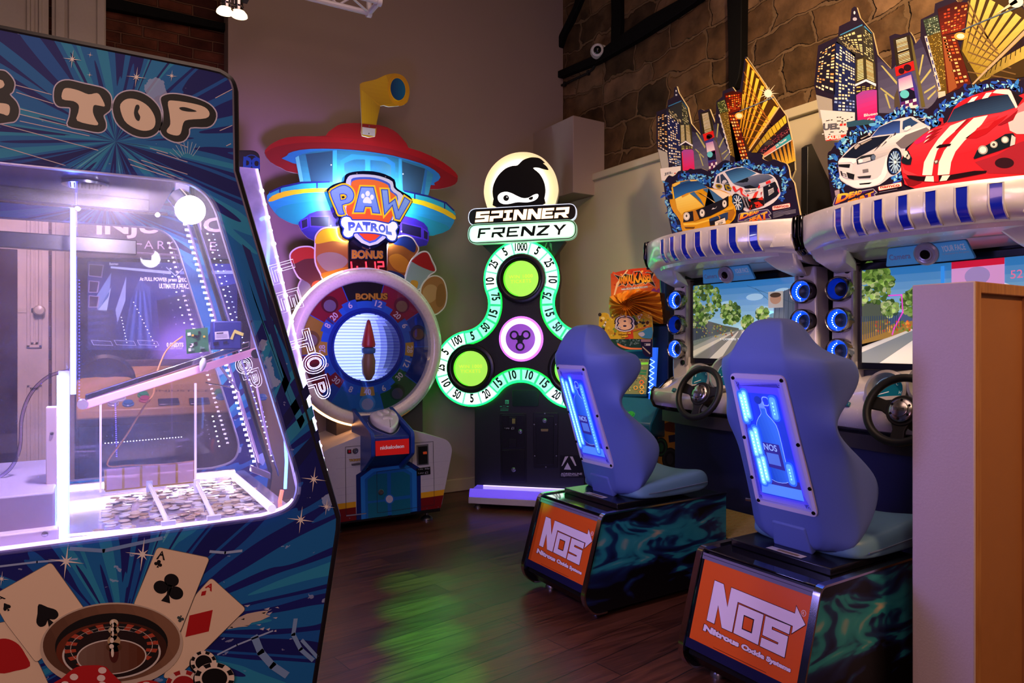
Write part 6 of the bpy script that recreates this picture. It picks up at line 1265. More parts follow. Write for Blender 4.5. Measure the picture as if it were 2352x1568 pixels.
 for k in range(46): f = rs.random(); A.px(ell(ZK([(1620+f*400+rs.uniform(-10, 30), 1400-f*330+rs.uniform(0, 60))])[0], 0.7, 0.7, 6), rs.choice(['c8485c', 'e07a7a']), L=9)
 A.px(ZK([(1650, 1470), (1840, 1330), (1860, 1400), (1680, 1510)]), 'd87a6c', L=10); A.px(ZK([(1835, 1330), (2055, 1160), (2080, 1240), (1865, 1395)]), '2f97a4', L=10); A.line(ZK([(1655, 1520), (2080, 1255)]), 0.006, 'd8d4d0', L=11)
 A.text('Lilly Thunder', ZK([(1862, 1365), (2020, 1262), (2005, 1218), (1845, 1330)]), 'e8f0f0', 0.02, L=11)
 A.px(ZK([(1650, 1530), (2080, 1270), (2130, 1700), (2000, 1800), (1500, 1800)]), '2a2420', L=9)
 for i in range(6): A.grad(ZK([(1770+i*60, 1440-i*36), (1795+i*60, 1425-i*36), (1900+i*50, 1660-i*20), (1850+i*50, 1680-i*20)]), 'e8b840', '9a5a18', L=10)
 c = ZK([(1735, 555)])[0]
 for i in range(14): a = i*PI/7; l_ = 16 if i % 2 else 26; A.px([(c[0]+1.5*math.cos(a+1.5), c[1]+1.5*math.sin(a+1.5)), (c[0]+l_*math.cos(a), c[1]+l_*math.sin(a)), (c[0]-1.5*math.cos(a+1.5), c[1]-1.5*math.sin(a+1.5))], 'f4e4bc', L=12)
 A.px(ell(c, 9, 9, 20), 'fff4dc', L=13); A.px(ell(ZK([(1300, 890)])[0], 10, 8, 20), 'ffb040', L=10); A.px(ell(ZK([(1300, 890)])[0], 7, 5.5, 20), 'fff0b8', L=11); A.line(ZK([(1310, 820), (1820, 610)]), 0.006, '6a7480', L=13)
 return A.done('skyline_print_board', None, 0.3, 0.15)
def namco(A, Q, L):
 A.px(rounded(Q, 3), 'b8201c', L=L); c = [sum(p[i] for p in Q)/4 for i in (0, 1)]; q2 = [(c[0]+(p[0]-c[0])*0.96, c[1]+(p[1]-c[1])*0.88) for p in Q]; A.px(rounded(q2, 2.6), 'f0ddd2', L=L+1)
 q3 = [(c[0]+(p[0]-c[0])*0.80, c[1]+(p[1]-c[1])*0.46) for p in (Q[0], Q[1], Q[2], Q[3])]; A.text('namco', q3, 'b8281c', 0.03, L=L+2)
def deadheat(A, Z, fr, L):
 A.px(Z(fr), '3a1c66', L=L); A.line(Z(fr), 0.004, '9a98a8', L=L+1, closed=True)
def car_yellow(A, L):
 P_ = lambda p, c, k=0, **q: A.px(smooth(ZN(p), 2) if q.get('s') else ZN(p), c, L=L+k)
 P_([(245, 530), (270, 500), (360, 465), (560, 432), (650, 445), (700, 485), (840, 565), (1000, 590), (1190, 680), (1200, 790), (1250, 860), (1262, 1000), (1180, 1120), (1000, 1200), (600, 1260), (420, 1270), (380, 1100), (300, 980), (245, 900), (205, 745), (260, 740)], 'd89a12', s=1)
 P_([(258, 535), (272, 505), (560, 435), (650, 447), (820, 565), (600, 600), (480, 650), (290, 745)], '20508c', 1); A.grad(ZN([(282, 545), (560, 448), (650, 450), (800, 560), (480, 650), (292, 738)]), '2d70b4', '16366a', L=L+2)
 P_([(258, 540), (270, 505), (375, 465), (380, 495), (280, 550)], 'e8c050', 3); P_([(530, 440), (630, 438), (650, 455), (545, 462)], 'e0c070', 3); P_([(375, 478), (530, 440), (545, 462), (385, 497)], '2a5a8c', 3)
 A.grad(ZN([(300, 740), (400, 690), (530, 650), (760, 860), (440, 950), (400, 1000), (330, 900)]), 'e8b428', 'f6dc6c', L=L+3)
 A.grad(ZN([(820, 575), (1000, 600), (1190, 680), (1110, 740), (1060, 740), (940, 650), (760, 590)]), 'f4e2cc', 'f0d8b0', L=L+3)
 P_([(530, 655), (600, 625), (700, 740), (770, 860), (850, 830), (940, 800), (860, 680), (740, 590), (830, 570), (930, 640), (1060, 745), (990, 780), (770, 865), (640, 730)], '3a6a98', 4); P_([(590, 618), (640, 625), (780, 690), (940, 795), (935, 810), (850, 745), (700, 650)], 'e8c890', 5)
 P_([(400, 690), (490, 655), (530, 660), (410, 720)], 'e09818', 5)
 P_([(440, 960), (600, 930), (770, 865), (1060, 745), (1150, 690), (1150, 850), (1080, 900), (860, 1010), (640, 1080), (430, 1110)], '17141c', 6)
 P_([(585, 930), (635, 925), (690, 1060), (600, 1100)], 'b8781a', 7)
 for c_, rx, ry in (((485, 1018), 52, 66), ((733, 965), 42, 62), ((1088, 818), 36, 58)): A.px(ell(ZN([c_])[0], rx/6.918, ry/6.918, 24), 'cfc8bc', L=L+8); A.px(ell(ZN([c_])[0], rx*0.66/6.918, ry*0.7/6.918, 20), 'f2ece0', L=L+9); A.px(ell(ZN([(c_[0], c_[1]-8)])[0], rx*0.3/6.918, ry*0.34/6.918, 14), '5a5852', L=L+10)
 P_([(880, 910), (905, 880), (940, 890), (970, 852), (950, 890), (910, 905)], 'c8c4c8', 8)
 P_([(420, 1120), (640, 1100), (840, 1050), (850, 1180), (600, 1230), (430, 1260)], 'd89c18', 7); P_([(840, 1060), (1100, 960), (1145, 950), (1140, 1060), (1100, 1090), (860, 1165)], '243c64', 7); P_([(1140, 950), (1230, 900), (1255, 960), (1200, 1080), (1140, 1060)], 'a86a18', 7)
 P_([(430, 1130), (640, 1120), (845, 1065), (845, 1090), (640, 1150), (440, 1160)], 'f0c848', 8); P_([(450, 1185), (620, 1185), (600, 1215), (470, 1215)], '6a4410', 8); P_([(1085, 920), (1160, 870), (1245, 855), (1220, 905), (1110, 935)], 'e0a828', 8); P_([(945, 985), (1020, 1020), (1018, 1065), (1005, 1060), (1005, 1030)], 'd09020', 9)
 P_([(850, 1100), (1090, 1030), (1100, 1120), (860, 1165)], '14131c', 8); P_([(935, 1105), (1095, 1040), (1110, 1130), (940, 1165)], 'efe6dc', 9); A.text('Dream Speed', ZN([(965, 1130), (1070, 1090), (1066, 1072), (962, 1108)]), '6a2a1c', 0, L=L+10); A.text('0739', ZN([(990, 1155), (1062, 1130), (1058, 1102), (988, 1126)]), '2a2a30', 0.03, L=L+10)
 P_([(182, 690), (240, 665), (262, 690), (262, 730), (215, 740), (190, 725)], '14141c', 9); P_([(230, 640), (250, 620), (255, 660)], 'd8b040', 9)
 P_([(240, 560), (262, 545), (292, 740), (270, 740)], 'e8b828', 4)
def car_rally(A, L):
 P_ = lambda p, c, k=0: A.px(ZN(p), c, L=L+k)
 A.px(smooth(ZN([(895, 520), (920, 420), (960, 350), (1080, 290), (1250, 240), (1380, 235), (1470, 270), (1640, 340), (1760, 345), (1840, 370), (1910, 460), (1960, 640), (1940, 700), (1850, 800), (1700, 880), (1480, 930), (1380, 920), (1200, 700), (900, 570)]), 2), 'd8d4dc', L=L)
 P_([(940, 480), (960, 380), (1040, 340), (1120, 440), (1145, 495), (1060, 500)], '2c3c58', 1); P_([(985, 360), (1005, 352), (1015, 495), (1000, 495)], 'c8c4cc', 2); A.grad(ZN([(1080, 310), (1260, 250), (1400, 240), (1580, 330), (1380, 430), (1220, 500), (1160, 430)]), '4a8cc4', '1c3a66', L=L+2)
 A.grad(ZN([(1220, 490), (1450, 390), (1640, 345), (1770, 350), (1850, 400), (1740, 460), (1600, 560), (1480, 540), (1400, 560), (1240, 510)]), '20304e', '6a7490', L=L+3)
 P_([(1250, 480), (1440, 400), (1460, 430), (1380, 480)], '101826', 4); P_([(1370, 470), (1460, 425), (1440, 470)], '101826', 5)
 P_([(1380, 540), (1480, 520), (1600, 570), (1520, 590), (1400, 570)], '0f1420', 5)
 P_([(1620, 500), (1720, 470), (1860, 400), (1870, 440), (1690, 540), (1640, 560)], 'c8c4d0', 5); P_([(1730, 470), (1800, 440), (1815, 480), (1740, 510)], 'd8282c', 6); P_([(1610, 545), (1640, 510), (1640, 560), (1610, 575)], 'd8282c', 6)
 P_([(1690, 550), (1880, 460), (1925, 560), (1950, 640), (1900, 700), (1710, 820)], '161826', 6); P_([(1770, 600), (1855, 560), (1865, 630), (1780, 690)], 'c8c8cc', 7)
 for i in range(3): A.line(ZN([(1780, 620+i*22), (1858, 580+i*22)]), 0.003, '4a4a58', L=L+8)
 P_([(1790, 505), (1805, 540), (1778, 545)], 'd8d8e0', 8); P_([(1785, 540), (1800, 535), (1790, 520)], 'd8d8e0', 8)
 P_([(1370, 590), (1480, 575), (1610, 570), (1600, 610), (1480, 650), (1400, 650)], 'e8e4e4', 6); P_([(1390, 600), (1470, 590), (1500, 620), (1420, 640)], '6a7484', 7); P_([(1500, 600), (1590, 585), (1580, 610), (1510, 625)], '8a94a0', 7)
 A.px(smooth(ZN([(1200, 545), (1240, 540), (1270, 600), (1330, 560), (1370, 590), (1360, 650), (1430, 700), (1420, 710), (1340, 660), (1320, 590), (1260, 630), (1230, 610)]), 2), 'd8302c', L=L+7)
 P_([(1560, 640), (1620, 610), (1560, 760), (1500, 770)], 'd83a30', 7); P_([(1440, 660), (1470, 680), (1460, 710), (1430, 690)], 'd8302c', 7); P_([(1650, 640), (1680, 620), (1660, 690)], 'a02a3a', 7)
 A.text('LOTUS', ZN([(1385, 745), (1520, 725), (1520, 695), (1385, 712)]), 'e8e4e4', 0.04, L=L+8)
 P_([(1440, 760), (1560, 720), (1700, 730), (1710, 840), (1480, 920), (1390, 800)], '1c1418', 7)
 for k, q in enumerate(([(1470, 860), (1520, 830), (1500, 910), (1460, 910)], [(1540, 800), (1620, 780), (1690, 840), (1620, 880)], [(1600, 750), (1680, 700), (1690, 760)], [(1450, 760), (1480, 740), (1500, 790)], [(1560, 850), (1610, 830), (1600, 890)])): P_(q, 'c8281c', 8)
 for i in range(5): A.line(ZN([(1330+i*26, 700+i*4), (1400+i*26, 870+i*8)]), 0.006, '8a8690' if i % 2 else '0e0e14', L=L+8)
 c = ZN([(1290, 800)])[0]; A.px(ell(c, 13, 22, 32, rot=-20), '0e1020', L=L+9); A.px(ell((c[0]-0.5, c[1]), 10.4, 18, 32, rot=-20), '3a6a9c', L=L+10); A.px(ell(c, 9, 16, 30, rot=-20), '16233c', L=L+11)
 for i in range(10): a = i*36; A.line([c, (c[0]+9.5*math.cos(R(a))*0.95, c[1]+16.5*math.sin(R(a)))], 0.006, 'd0dce8', L=L+12)
 for q in ([(930, 510), (1000, 505), (1040, 540), (1000, 580), (950, 560)], [(1080, 520), (1150, 530), (1190, 580), (1120, 610)]): A.px(smooth(ZN(q), 2), 'a89018', L=L+3); A.px(smooth(ZN(grow(q, -16)), 2), '3a3a40', L=L+4)
 P_([(1060, 510), (1150, 500), (1180, 620), (1080, 600)], '26282e', 2); P_([(1035, 470), (1060, 440), (1100, 440), (1115, 470), (1070, 500), (1040, 495)], 'c4c4d0', 6)
 P_([(1930, 560), (1950, 620), (1940, 650), (1920, 600)], 'd8406c', 7); P_([(1870, 440), (1905, 480), (1880, 470)], 'e8e8e8', 7)
def board_one(th):
 pl = front(0.12); A = Art(th, pl, 0.0004); rs = random.Random(4)
 out = smooth(ZN([(240, 1320), (170, 1000), (105, 560), (105, 480), (150, 400), (190, 362), (240, 380), (290, 350), (330, 300), (400, 285), (450, 308), (520, 255), (580, 270), (700, 255), (800, 293), (880, 260), (1000, 160), (1080, 120), (1180, 145), (1300, 150), (1440, 115), (1520, 40), (1600, 12), (1680, 40), (1665, 90), (1720, 125), (1800, 140), (1850, 105), (1960, 150), (2050, 180), (2090, 280), (2110, 400), (2170, 480), (2200, 640), (2280, 1060), (2290, 1110)]), 2, False)
 A.slab(out, 0.012, 'c8b48c'); A.px(out, '1c1630', L=1)
 flames(A, ZN([(160, 480), (150, 620), (160, 760), (210, 900), (250, 1000), (290, 1120), (330, 1250)]), rs, 80, 2, 9)
 flames(A, ZN([(300, 460), (420, 390), (560, 400), (700, 400), (820, 520), (900, 350), (1050, 250), (1250, 180), (1400, 180), (1560, 230), (1700, 250), (1850, 260), (1980, 330), (2040, 480), (2000, 650), (1920, 760)]), rs, 230, 2, 10)
 flames(A, ZN([(1300, 820), (1360, 920)]), rs, 30, 2, 8)
 car_rally(A, 8); car_yellow(A, 21)
 fr = [(1285, 1100), (1300, 985), (1330, 965), (1760, 905), (1815, 975), (1770, 990), (1815, 1050), (1500, 1085)]; deadheat(A, ZN, fr, 8)
 A.text('DEAD', ZN([(1325, 1060), (1610, 960), (1615, 925), (1345, 975)]), 'e8641c', 0.06, L=10, c1='f8c83c'); A.text('HEAT', ZN([(1470, 1110), (1755, 1050), (1745, 945), (1480, 1035)]), 'd8481c', 0.06, L=11, c1='f4b030'); A.line(ZN([(1395, 1075), (1760, 925)]), 0.008, '1c1630', L=12); A.line(ZN([(1395, 1078), (1760, 929)]), 0.003, 'b0aebc', L=13)
 namco(A, ZN([(1832, 925), (2122, 870), (2115, 800), (1828, 855)]), 8)
 for i in range(8): A.line(ZN([(1845, 950+i*13), (2205-(90 if i in (0, 7) else 0), 893+i*11)]), 0.0016, '7a7890', L=9)
 for p_ in ((2120, 568), (208, 1015), (2200, 1030)): A.px(ell(ZN([p_])[0], 2.6, 1.8, 12), '0a0608', L=9)
 return A.done('car_print_board', None, 0.3, 0.15)
def city_two(th):
 pl = front(0.21); A = Art(th, pl, 0.0004); rs = random.Random(31)
 out = ZM([(92, 500), (310, 400), (322, 290), (445, 230), (460, 95), (490, 72), (515, 80), (550, 195), (690, 360), (745, 600), (895, 760), (900, 600), (872, 400), (935, 370), (1000, 382), (1100, 350), (1140, 410), (1185, 545), (1215, 400), (1218, 215), (1365, 140), (1375, 40), (1500, -10), (1590, -20), (1640, 40), (1720, -30), (1760, -200), (1850, -500), (1960, -500), (2300, 20), (2600, 380), (2750, 1000), (2700, 1500), (300, 1500), (200, 1500), (95, 1150), (48, 930)])
 A.slab(out, 0.012, 'b8a880'); A.px(out, '231a2c', L=1)
 A.grad(ZM([(740, 620), (900, 765), (1215, 420), (1440, 1000), (1300, 1250), (760, 1240)]), '62607e', '2c2644', L=2)
 for p_ in ([(780, 720), (800, 720), (960, 900), (955, 930)], [(1235, 600), (1255, 600), (1210, 830), (1195, 820)], [(1215, 900), (1330, 750), (1335, 780), (1225, 920)], [(780, 960), (930, 1070), (925, 1095), (775, 975)], [(1255, 1010), (1380, 930), (1375, 955), (1258, 1030)], [(1290, 1080), (1385, 985), (1385, 1010), (1300, 1100)], [(820, 1030), (845, 1030), (890, 1190), (875, 1190)]): A.px(ZM(p_), 'a8a468', L=3)
 A.px(ZM([(115, 560), (290, 450), (275, 1040), (60, 960)]), '1d1a2a', L=3); A.px(ZM([(290, 450), (500, 600), (500, 1240), (260, 1240)]), '1d2450', L=3)
 windows(A, ZM([(65, 960), (265, 1060), (285, 470), (115, 570)]), 5, 16, ['f0d098', 'f4e2c0', 'd89a58'], fill=0.55, rs=rs, L=4); windows(A, ZM([(268, 1100), (498, 1100), (495, 620), (290, 470)]), 7, 17, ['f4e6c0', 'f8f0e0', 'e8d0a0'], fill=0.65, rs=rs, L=4); windows(A, ZM([(255, 1260), (498, 1260), (498, 1100), (268, 1060)]), 6, 5, ['8aa4dc', 'e8e0d8', '5a70b4'], fill=0.8, rs=rs, L=4)
 A.px(ZM([(315, 400), (580, 280), (600, 620), (505, 640), (400, 520), (290, 470)]), '2e2a2a', L=3); A.px(ZM([(580, 280), (690, 380), (715, 700), (600, 620)]), '36342a', L=3)
 windows(A, ZM([(420, 540), (590, 610), (578, 300), (320, 410)]), 9, 12, ['ecdca0', 'd8c890'], fill=0.65, rs=rs, L=4); windows(A, ZM([(600, 620), (705, 680), (682, 390), (582, 300)]), 5, 13, ['e0d4a0', '9a946a'], fill=0.65, rs=rs, L=4)
 A.px(ZM([(505, 650), (610, 620), (720, 700), (730, 930), (620, 870), (500, 920)]), '3a3420', L=4); windows(A, ZM([(505, 900), (612, 860), (600, 640), (510, 660)]), 1, 14, ['f0e4b0', 'e8d898'], fill=0.95, rs=rs, L=5, wz=0.5); windows(A, ZM([(612, 860), (728, 910), (712, 700), (600, 640)]), 1, 14, ['efe0ac', 'd0bc80'], fill=0.95, rs=rs, L=5, wz=0.5)
 A.px(ZM([(500, 925), (620, 870), (730, 920), (730, 950), (620, 895), (500, 950)]), 'dadcf0', L=6); windows(A, ZM([(505, 1020), (728, 975), (728, 930), (505, 950)]), 5, 3, ['d8c46c', '8a844a'], fill=0.9, rs=rs, L=5)
 A.grad(ZM([(512, 1045), (580, 1000), (700, 985), (738, 990), (745, 1320), (530, 1360)]), 'e01058', '94409a', L=6); A.text('Blueen', zo([(525, 440), (680, 415), (680, 385), (525, 408)], 4.983, 1880, 180), 'f0dce4', 0.02, L=7); A.text('Caven', zo([(565, 482), (680, 468), (680, 445), (565, 455)], 4.983, 1880, 180), 'f0dce4', 0.02, L=7)
 A.px(ell(ZM([(492, 140)])[0], 2.2, 4, 12), 'd8d4e0', L=3); A.px(ell(ZM([(496, 210)])[0], 5, 4, 12), 'a8a4b4', L=3); A.line(ZM([(340, 385), (575, 275)]), 0.007, '3f86b8', L=3); A.line(ZM([(600, 290), (675, 370)]), 0.006, '3f86b8', L=3)
 A.px(ZM([(70, 1040), (248, 1090), (255, 1300), (110, 1300)]), 'a09a90', L=5)
 A.px(zo([(20, 360), (420, 390), (420, 480), (340, 500), (340, 700), (85, 715)], 4.983, 1880, 180), 'dcd4d2', L=6)
 zq = lambda p: zo(p, 4.983, 1880, 180)
 A.text('UEL', zq([(62, 592), (240, 575), (240, 515), (62, 530)]), '5a5a62', 0.06, L=7); A.px(zq([(248, 545), (280, 542), (280, 518), (248, 520)]), 'c0302c', L=7); A.px(zq([(290, 542), (320, 540), (320, 515), (290, 518)]), 'c0302c', L=7)
 A.px(zq([(80, 665), (320, 640), (318, 690), (88, 718)]), 'c83a2c', L=7); A.text('SAUEL', zq([(85, 705), (275, 685), (275, 650), (85, 668)]), 'f0e4de', 0.05, L=8); A.px(zq([(325, 500), (520, 470), (640, 480), (640, 520), (330, 560)]), '2a5068', L=7)
 for k in range(40): u, v = rs.uniform(40, 420), rs.uniform(430, 640); A.px(zq([(u, v), (u+22, v-2), (u+22, v+8), (u, v+10)]), rs.choice(['c8c0c4', 'e8e4e4', 'b8b4bc']), L=6)
 A.px(ZM([(915, 430), (1090, 385), (1130, 470), (1150, 660), (950, 730)]), '2a2218', L=3); windows(A, ZM([(955, 720), (1140, 655), (1090, 395), (920, 450)]), 1, 17, ['e4d4ac', 'f0e4cc', 'c0b080'], fill=0.95, rs=rs, L=4, wz=0.5); A.px(ZM([(1100, 380), (1130, 450), (1270, 1170), (1230, 1180), (1140, 650)]), '5e5630', L=4)
 A.px(ZM([(935, 740), (1140, 668), (1155, 770), (950, 840)]), 'b81c1c', L=5); A.px(ell(ZM([(1010, 780)])[0], 7, 7, 14), '28101a', L=6); A.px(ell(ZM([(1075, 745)])[0], 9, 8, 14), '28101a', L=6)
 A.px(ZM([(965, 850), (1115, 785), (1180, 960), (1210, 1180), (1000, 1180)]), '3a3488', L=6); A.grad(ZM([(975, 870), (1115, 820), (1140, 955), (985, 1005)]), 'dcc8d8', 'a878b0', L=7); A.px(ZM([(990, 1010), (1145, 960), (1165, 1080), (1005, 1120)]), '141028', L=7); A.px(ell(ZM([(1045, 1035)])[0], 10.5, 9.5, 26), '58bcc8', L=8); A.px(ZM([(1100, 975), (1145, 962), (1150, 1000)]), '9a3a8c', L=8)
 A.px(ZM([(1005, 1125), (1165, 1080), (1185, 1170), (1010, 1185)]), '561f62', L=7)
 for i in range(4):
  for j in range(2):
   if (i+j) % 2: A.px(ZM([(1010+i*42, 1120+j*36-i*10), (1048+i*42, 1110+j*36-i*10), (1050+i*42, 1142+j*36-i*10), (1012+i*42, 1152+j*36-i*10)]), 'e4dce8', L=8)
 A.px(ZM([(1000, 1180), (1190, 1150), (1190, 1200), (1000, 1230)]), 'dcd0dc', L=8); A.px(ZM([(930, 1060), (965, 970), (1000, 1180), (930, 1180)]), '4a4038', L=4)
 A.px(ZM([(1245, 220), (1405, 165), (1440, 350), (1290, 400)]), '303a30', L=4); windows(A, ZM([(1295, 395), (1438, 350), (1400, 175), (1250, 230)]), 7, 10, ['8aa08a', 'b4bc9c', '5a6e5a'], fill=0.6, rs=rs, L=5)
 A.px(ZM([(1290, 400), (1440, 350), (1530, 1020), (1420, 1060)]), '574418', L=4)
 for k in range(150): f, g = rs.random(), rs.random(); A.px(ell(ZM([(1295+f*140+g*100, 410-f*40+g*600)])[0], 0.9, 1.0, 6), rs.choice(['d8b048', 'b08a2c', 'e8cc78']), L=5)
 A.px(ZM([(1262, 400), (1290, 395), (1445, 980), (1420, 1000)]), 'c4bec0', L=6)
 for k in range(7): u, v = 1280+k*22, 440+k*82; A.px(ZM([(u-6, v-22), (u+8, v-25), (u+18, v+20), (u+6, v+25)]), '2a3278', L=7)
 A.px(ZM([(1412, 1010), (1490, 1000), (1495, 1050), (1415, 1080)]), 'cfb8a8', L=8)
 A.grad(ZM([(1405, 100), (1600, 20), (1745, 30), (1700, 330), (1450, 390)]), '6a2014', '2e0e12', L=5); windows(A, ZM([(1455, 380), (1690, 310), (1740, 40), (1420, 110)]), 8, 9, ['d86a30', 'b04024', 'e8a058', '8a2a1c'], fill=0.7, rs=rs, L=6)
 A.px(ZM([(1450, 390), (1600, 370), (1770, 920), (1510, 1030)]), '521a10', L=5); windows(A, ZM([(1600, 930), (1750, 900), (1590, 390), (1455, 400)]), 3, 14, ['d88848', 'e8b87c', 'b04a24'], fill=0.8, rs=rs, L=6); A.px(ZM([(1460, 420), (1490, 420), (1620, 960), (1530, 1020)]), '8a4a28', L=6)
 A.px(ZM([(1750, -60), (1830, -480), (1950, -480), (2290, 30), (2580, 390), (2640, 800), (1790, 930), (1650, 560), (1720, 300)]), '3a2a14', L=5)
 for i in range(9): A.grad(ZM([(1790+i*95, -110+i*52), (1850+i*95, -85+i*56), (1700+i*24, 600+i*40), (1675+i*24, 560+i*40)]), '8a7424', 'c8b058', L=6)
 for i in range(8): A.line(ZM([(1740, 20+i*110), (1960+i*50, 420+i*66)]), 0.005, '6a5030', L=7)
 A.px(ZM([(2360, 330), (2380, 360), (1800, 930), (1780, 925)]), 'a89478', L=8); A.grad(ZM([(2400, 480), (2400, 620), (1960, 850), (1850, 880), (2120, 640)]), '5a4a18', 'b8a04c', L=8, d=(1, 0))
 A.px(ZM([(2390, 360), (2400, 480), (2100, 660), (1830, 900)]), '241620', L=7)
 for i in range(9): A.line(ZM([(1930+i*55, 840-i*38), (1960+i*52, 770-i*46)]), 0.003, '241808', L=9)
 A.px(ell(ZM([(1660, 400)])[0], 15, 9, 20), 'd89040', L=10); A.px(ell(ZM([(1660, 400)])[0], 9, 6, 20), 'f8e8c0', L=11); A.line(ZM([(1680, 330), (2360, 50)]), 0.006, '4a5868', L=10); A.px(ell(ZM([(2270, 20)])[0], 17, 14, 20), 'e8dcc8', L=11); A.px(ZM([(2030, 170), (2270, -10), (2290, 30)]), 'c8b8a0', L=11)
 return A.done('skyline_print_board', None, 0.3, 0.15)
def car_silver(A, L):
 P_ = lambda p, c, k=0: A.px(ZQ(p), c, L=L+k)
 A.px(smooth(ZQ([(228, 960), (270, 900), (360, 800), (480, 720), (600, 670), (700, 555), (860, 480), (1050, 437), (1110, 455), (1180, 500), (1250, 540), (1280, 590), (1000, 800), (950, 1060), (820, 1130), (700, 1220), (500, 1260), (400, 1250), (260, 1170), (245, 1110)]), 2), 'c9c6cf', L=L)
 A.grad(ZQ([(610, 670), (700, 560), (860, 490), (940, 485), (935, 625), (800, 640), (700, 650)]), '3a5cae', '182a5c', L=L+1); P_([(970, 490), (1060, 450), (1090, 480), (1160, 500), (1060, 560), (1030, 540), (980, 590), (965, 580)], '26406c', 1); P_([(1085, 475), (1100, 470), (1165, 500), (1150, 510)], 'b8b4bc', 2)
 P_([(275, 905), (420, 770), (620, 680), (830, 650), (700, 770), (560, 850), (440, 915)], '131a2e', 2)
 for q in ([(560, 640), (600, 625), (600, 650), (500, 705), (480, 695), (480, 665)], [(470, 745), (610, 685), (630, 700), (500, 770)], [(410, 780), (450, 740), (500, 760), (440, 820), (415, 815)]): P_(q, '2a2424', 4); P_(grow(q, -7), 'a8a09c', 5)
 P_([(470, 665), (590, 628), (598, 640), (480, 690)], '101014', 6); A.px(ell(ZQ([(590, 640)])[0], 3, 4, 14), 'b8b4b4', L=L+7)
 A.grad(ZQ([(440, 920), (560, 855), (700, 775), (840, 650), (935, 630), (1000, 620), (1230, 550), (1260, 590), (1000, 800), (900, 770), (800, 870), (660, 930)]), 'a8a4ac', 'e4e0e4', L=L+1)
 P_([(890, 740), (1000, 650), (1240, 560), (1275, 590), (1000, 800), (950, 800)], '6a646c', 3)
 P_([(440, 930), (500, 890), (640, 865), (662, 890), (655, 930), (560, 960), (450, 985)], '20242e', 4); P_([(455, 935), (560, 905), (600, 900), (605, 940), (540, 960), (465, 975)], 'b8bcc4', 5); A.px(ell(ZQ([(635, 905)])[0], 5, 6, 16), '5a6a88', L=L+5); A.px(ell(ZQ([(490, 945)])[0], 5, 4.5, 14), 'e8e8ec', L=L+6)
 P_([(232, 985), (370, 985), (360, 1025), (240, 1010)], '16181e', 4); P_([(228, 955), (275, 910), (440, 920), (435, 960), (400, 980), (380, 960), (235, 965)], 'eceaf0', 3); P_([(235, 965), (380, 965), (400, 985), (380, 1100), (260, 1060)], 'd0ced6', 2); P_([(232, 985), (368, 982), (360, 1025), (245, 1012)], '14161c', 5)
 P_([(255, 1060), (330, 1075), (420, 1100), (410, 1160), (340, 1140), (270, 1110)], '1a1a22', 4); P_([(275, 1065), (325, 1072), (345, 1142), (290, 1130)], 'd8d4dc', 5); A.text('0728', ZQ([(284, 1118), (332, 1130), (325, 1092), (278, 1084)]), '3a3a48', 0.03, L=L+6)
 P_([(510, 1045), (575, 1035), (580, 1070), (515, 1082)], '6a6870', 4); P_([(450, 1125), (610, 1110), (600, 1140), (470, 1145)], '2a2a32', 4); P_([(470, 1205), (620, 1190), (590, 1210), (480, 1218)], '2a2a32', 4); A.px(smooth(ZQ([(250, 1115), (330, 1165), (450, 1165), (620, 1160), (720, 1100), (780, 900), (790, 960), (790, 1080), (720, 1190), (600, 1240), (420, 1250), (260, 1160)]), 2), 'e6e4ea', L=L+3)
 A.px(ZQ([(470, 1205), (620, 1190), (590, 1210), (480, 1218)]), '3a3a42', L=L+4)
 c = ZQ([(880, 960)])[0]; A.px(ell((c[0]-1, c[1]-2), 17, 31, 36, rot=8), '0f1226', L=L+4); A.px(ell(c, 13.5, 26, 32, rot=8), '2a4f94', L=L+5); A.px(ell(c, 12, 23.5, 32, rot=8), '0f1734', L=L+6)
 for i in range(14): a = i*360/14; A.line([(c[0]+2, c[1]), (c[0]+12.5*math.cos(R(a)), c[1]+24.5*math.sin(R(a)))], 0.005, '9fc4e4', L=L+7)
 A.px(ell((c[0]+1, c[1]), 3, 4, 12), 'd0e0f0', L=L+8)
 P_([(980, 600), (1000, 560), (1060, 540), (1068, 570), (1020, 600)], 'dedae0', 5); P_([(1145, 465), (1235, 448), (1245, 445), (1215, 485), (1180, 490), (1225, 462)], 'b8b4bc', 1)
 for q in ([(640, 840), (700, 760), (720, 760)], [(720, 790), (780, 720), (790, 725)], [(800, 700), (850, 650), (855, 655)], [(860, 660), (890, 610), (895, 640)]): P_(q, '3a3640', 6)
